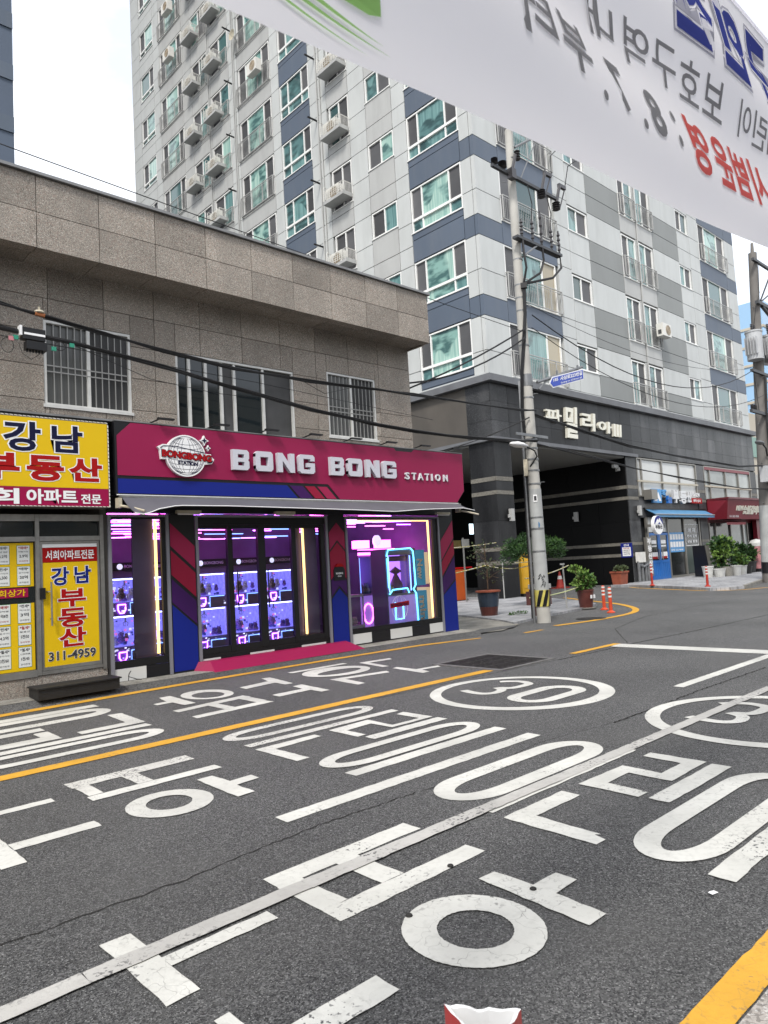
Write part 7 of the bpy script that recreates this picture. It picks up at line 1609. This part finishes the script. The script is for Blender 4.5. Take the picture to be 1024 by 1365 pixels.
# red carton rim right in front of the camera
M['red_card'] = mat('red_card', (.30, .035, .035), .5, var=(8, .15)); M['white_card'] = mat('white_card', (.62, .62, .62), .6, var=(6, .12))
cx = thing('red_post_box', 'torn open red box with white inside at the bottom edge of the view', 'box', (1.22, 1.06, 0))
T3 = [(1.1585, 1.1439, .50), (1.2538, 1.0099, .50), (1.108, .975, .49)]
def lerp3(a, b_, t): return tuple(a[i] + (b_[i] - a[i]) * t for i in range(3))
rim = []
for i in range(3):
    for k in range(12):
        p = lerp3(T3[i], T3[(i + 1) % 3], k / 12); rim.append((p[0] + RND.uniform(-.001, .001), p[1] + RND.uniform(-.001, .001), p[2] + RND.uniform(-.003, .002) - (.007 if (i == 0 and k in (5, 6)) else 0)))
cxm = sum(p[0] for p in T3) / 3; cym = sum(p[1] for p in T3) / 3; n = len(rim)
b = MB(); b.v = rim + [(p[0], p[1], .02) for p in rim]
for i in range(n): b.f.append((i, n + i, n + (i + 1) % n, (i + 1) % n)); b.mi.append(0)
obj('outer_wall', b, M['red_card'], cx)
b = MB(); b.v = [((p[0] - cxm) * .86 + cxm, (p[1] - cym) * .86 + cym, p[2] - .002) for p in rim] + [((p[0] - cxm) * .80 + cxm, (p[1] - cym) * .80 + cym, .1) for p in rim] + rim
for i in range(n):
    j = (i + 1) % n; b.f += [(i, j, n + j, n + i), (2 * n + i, 2 * n + j, j, i)]; b.mi += [0, 0]
b.f.append(tuple(range(n, 2 * n))); b.mi.append(0); obj('inner_lining', b, M['white_card'], cx)

# ---------------------------------------------------------------- banner overhead
def clothmat(name, c):
    m = bpy.data.materials.new(name); m.use_nodes = True; n = m.node_tree; L = n.links.new; n.nodes.clear()
    o = n.nodes.new('ShaderNodeOutputMaterial'); d = n.nodes.new('ShaderNodeBsdfDiffuse'); d.inputs[0].default_value = (*c, 1); t = n.nodes.new('ShaderNodeBsdfTranslucent'); t.inputs[0].default_value = (*c, 1)
    x = n.nodes.new('ShaderNodeMixShader'); x.inputs[0].default_value = .58; L(d.outputs[0], x.inputs[1]); L(t.outputs[0], x.inputs[2]); L(x.outputs[0], o.inputs[0]); return m
M['cloth'] = clothmat('cloth', (.93, .925, .96)); M['ink_grey'] = clothmat('ink_grey', (.24, .24, .25)); M['ink_red'] = clothmat('ink_red', (.58, .13, .12)); M['ink_blue'] = clothmat('ink_blue', (.08, .10, .36)); M['ink_green'] = clothmat('ink_green', (.30, .52, .18)); M['ink_halo'] = clothmat('ink_halo', (.42, .42, .48))
BP = Vector((2.8418, .889, 2.5391)); BD = Vector((.9862, .0616, .1536)); BT = Vector((-.1533, -.0096, .9881)); BN = Vector((.0623, -.9981, 0))
def cloth(s, t, d):
    """s along the banner, t up it, d towards the pavement side"""
    f = max(0.0, 1 - t / .9)
    g = math.sin(math.pi * min(1, max(0, t / .9))) ** .7
    w = .012 * math.sin(s * 2.6 + t * 2.2) * g + .006 * math.sin(s * 5.3 - t * 4) * g + .020 * math.sin(t * 13 + s * 1.1 + .4) * g
    zed = .006 * math.sin(s * 3.2 + .6) * f + (.012 if False else 0)
    return BP + BD * s + BT * (t + zed) + BN * (w + d)
bn = thing('banner', 'large white cloth banner with mirrored Korean letters seen from behind across the top right', 'banner', (1.5, .85, 2.4))
b = MB(); ns_, nt_ = 150, 26; s0, s1, t1 = -4.2, 2.0, .905
for j in range(nt_ + 1):
    for i in range(ns_ + 1): b.v.append(cloth(s0 + (s1 - s0) * i / ns_, t1 * j / nt_, -.0015))
for j in range(nt_):
    for i in range(ns_): a = j * (ns_ + 1) + i; b.f.append((a, a + 1, a + ns_ + 2, a + ns_ + 1)); b.mi.append(0)
obj('cloth', b, M['cloth'], bn, smooth=True)
b = MB(); b.tube([cloth(s0 + (s1 - s0) * i / 100, t1, 0) for i in range(101)], .006, 5); b.tube([cloth(s1, t1, 0), cloth(s1 + 2.5, t1 + .2, 0)], .005, 5); b.tube([cloth(s1, 0.0, 0), cloth(s1 + 2.5, -.05, 0)], .005, 5); b.tube([cloth(s0, t1, 0), cloth(s0 - 1.5, t1 + .1, 0)], .005, 5); b.tube([cloth(s0, 0, 0), cloth(s0 - 1.5, -.05, 0)], .005, 5); obj('rope', b, M['cloth'], bn)
K_ = 1.4
def btext(body, s_l, s_r, t0, t1_, mt, off, dep=.0015, ref=None): text('lettering', body, (s_l * K_, s_r * K_, t0 * K_, t1_ * K_), cloth, M[mt], bn, dep, 0, off, mirror=True, ref=ref)
for ch, l, r in (('시', -.045, .085), ('범', -.195, -.075), ('운', -.345, -.215), ('영', -.50, -.375)): btext(ch, l, r, .105, .232, 'ink_red', .03)
btext(':', -.585, -.565, .135, .215, 'ink_grey', .02); btext('8', -.715, -.645, .13, .228, 'ink_grey', .03); btext('.', -.765, -.745, .125, .145, 'ink_grey', .03); btext('7', -.875, -.815, .135, .228, 'ink_grey', .03); btext('.', -.93, -.912, .13, .148, 'ink_grey', .03)
btext('부', -1.06, -.95, .15, .245, 'ink_grey', .02); btext('터', -1.19, -1.08, .15, .245, 'ink_grey', .02)
for ch, l, r in (('어', .13, .22), ('린', .01, .115), ('이', -.10, -.01), ('보', -.345, -.115 - .1), ('호', -.475, -.365), ('구', -.60, -.49), ('역', -.725, -.615), ('내', -.88, -.77)): btext(ch, l, r, .275, .36, 'ink_grey', .008)
for ch, l, r in (('구', .06, .28), ('인', -.22, .02), ('전', -.50, -.26)):
    btext(ch, l, r, .405, .605, 'ink_halo', .10, .0008, .05); btext(ch, l, r, .405, .605, 'cloth', .075, .0014, .05); btext(ch, l, r, .405, .605, 'ink_blue', .045, .002)
b = MB()
def gq(px): return cloth(px[0] * K_, px[1] * K_, .002)
b.add([gq(q) for q in ((-1.50, .20), (-1.50, .066), (-1.52, .062), (-1.56, .066), (-1.60, .075), (-1.64, .09), (-1.68, .112), (-1.72, .15), (-1.74, .2))], [tuple(range(9))])
for a, bb, c_, w in (((-1.74, .10), (-1.63, .05), (-1.50, .033), .016), ((-1.72, .075), (-1.62, .036), (-1.49, .024), .010), ((-1.70, .055), (-1.62, .024), (-1.53, .014), .006)):
    P_ = [tuple((1 - t) ** 2 * a[i] + 2 * t * (1 - t) * bb[i] + t * t * c_[i] for i in (0, 1)) for t in [k / 10 for k in range(11)]]
    for k in range(10):
        w0, w1 = w * (1 - k / 10) , w * (1 - (k + 1) / 10); b.add([gq((P_[k][0], P_[k][1] + w0)), gq((P_[k + 1][0], P_[k + 1][1] + w1)), gq((P_[k + 1][0], P_[k + 1][1] - .0)), gq((P_[k][0], P_[k][1] - .0))], [(0, 1, 2, 3)])
obj('green_logo', b, M['ink_green'], bn)

COL.objects.unlink(_to); bpy.data.objects.remove(_to)
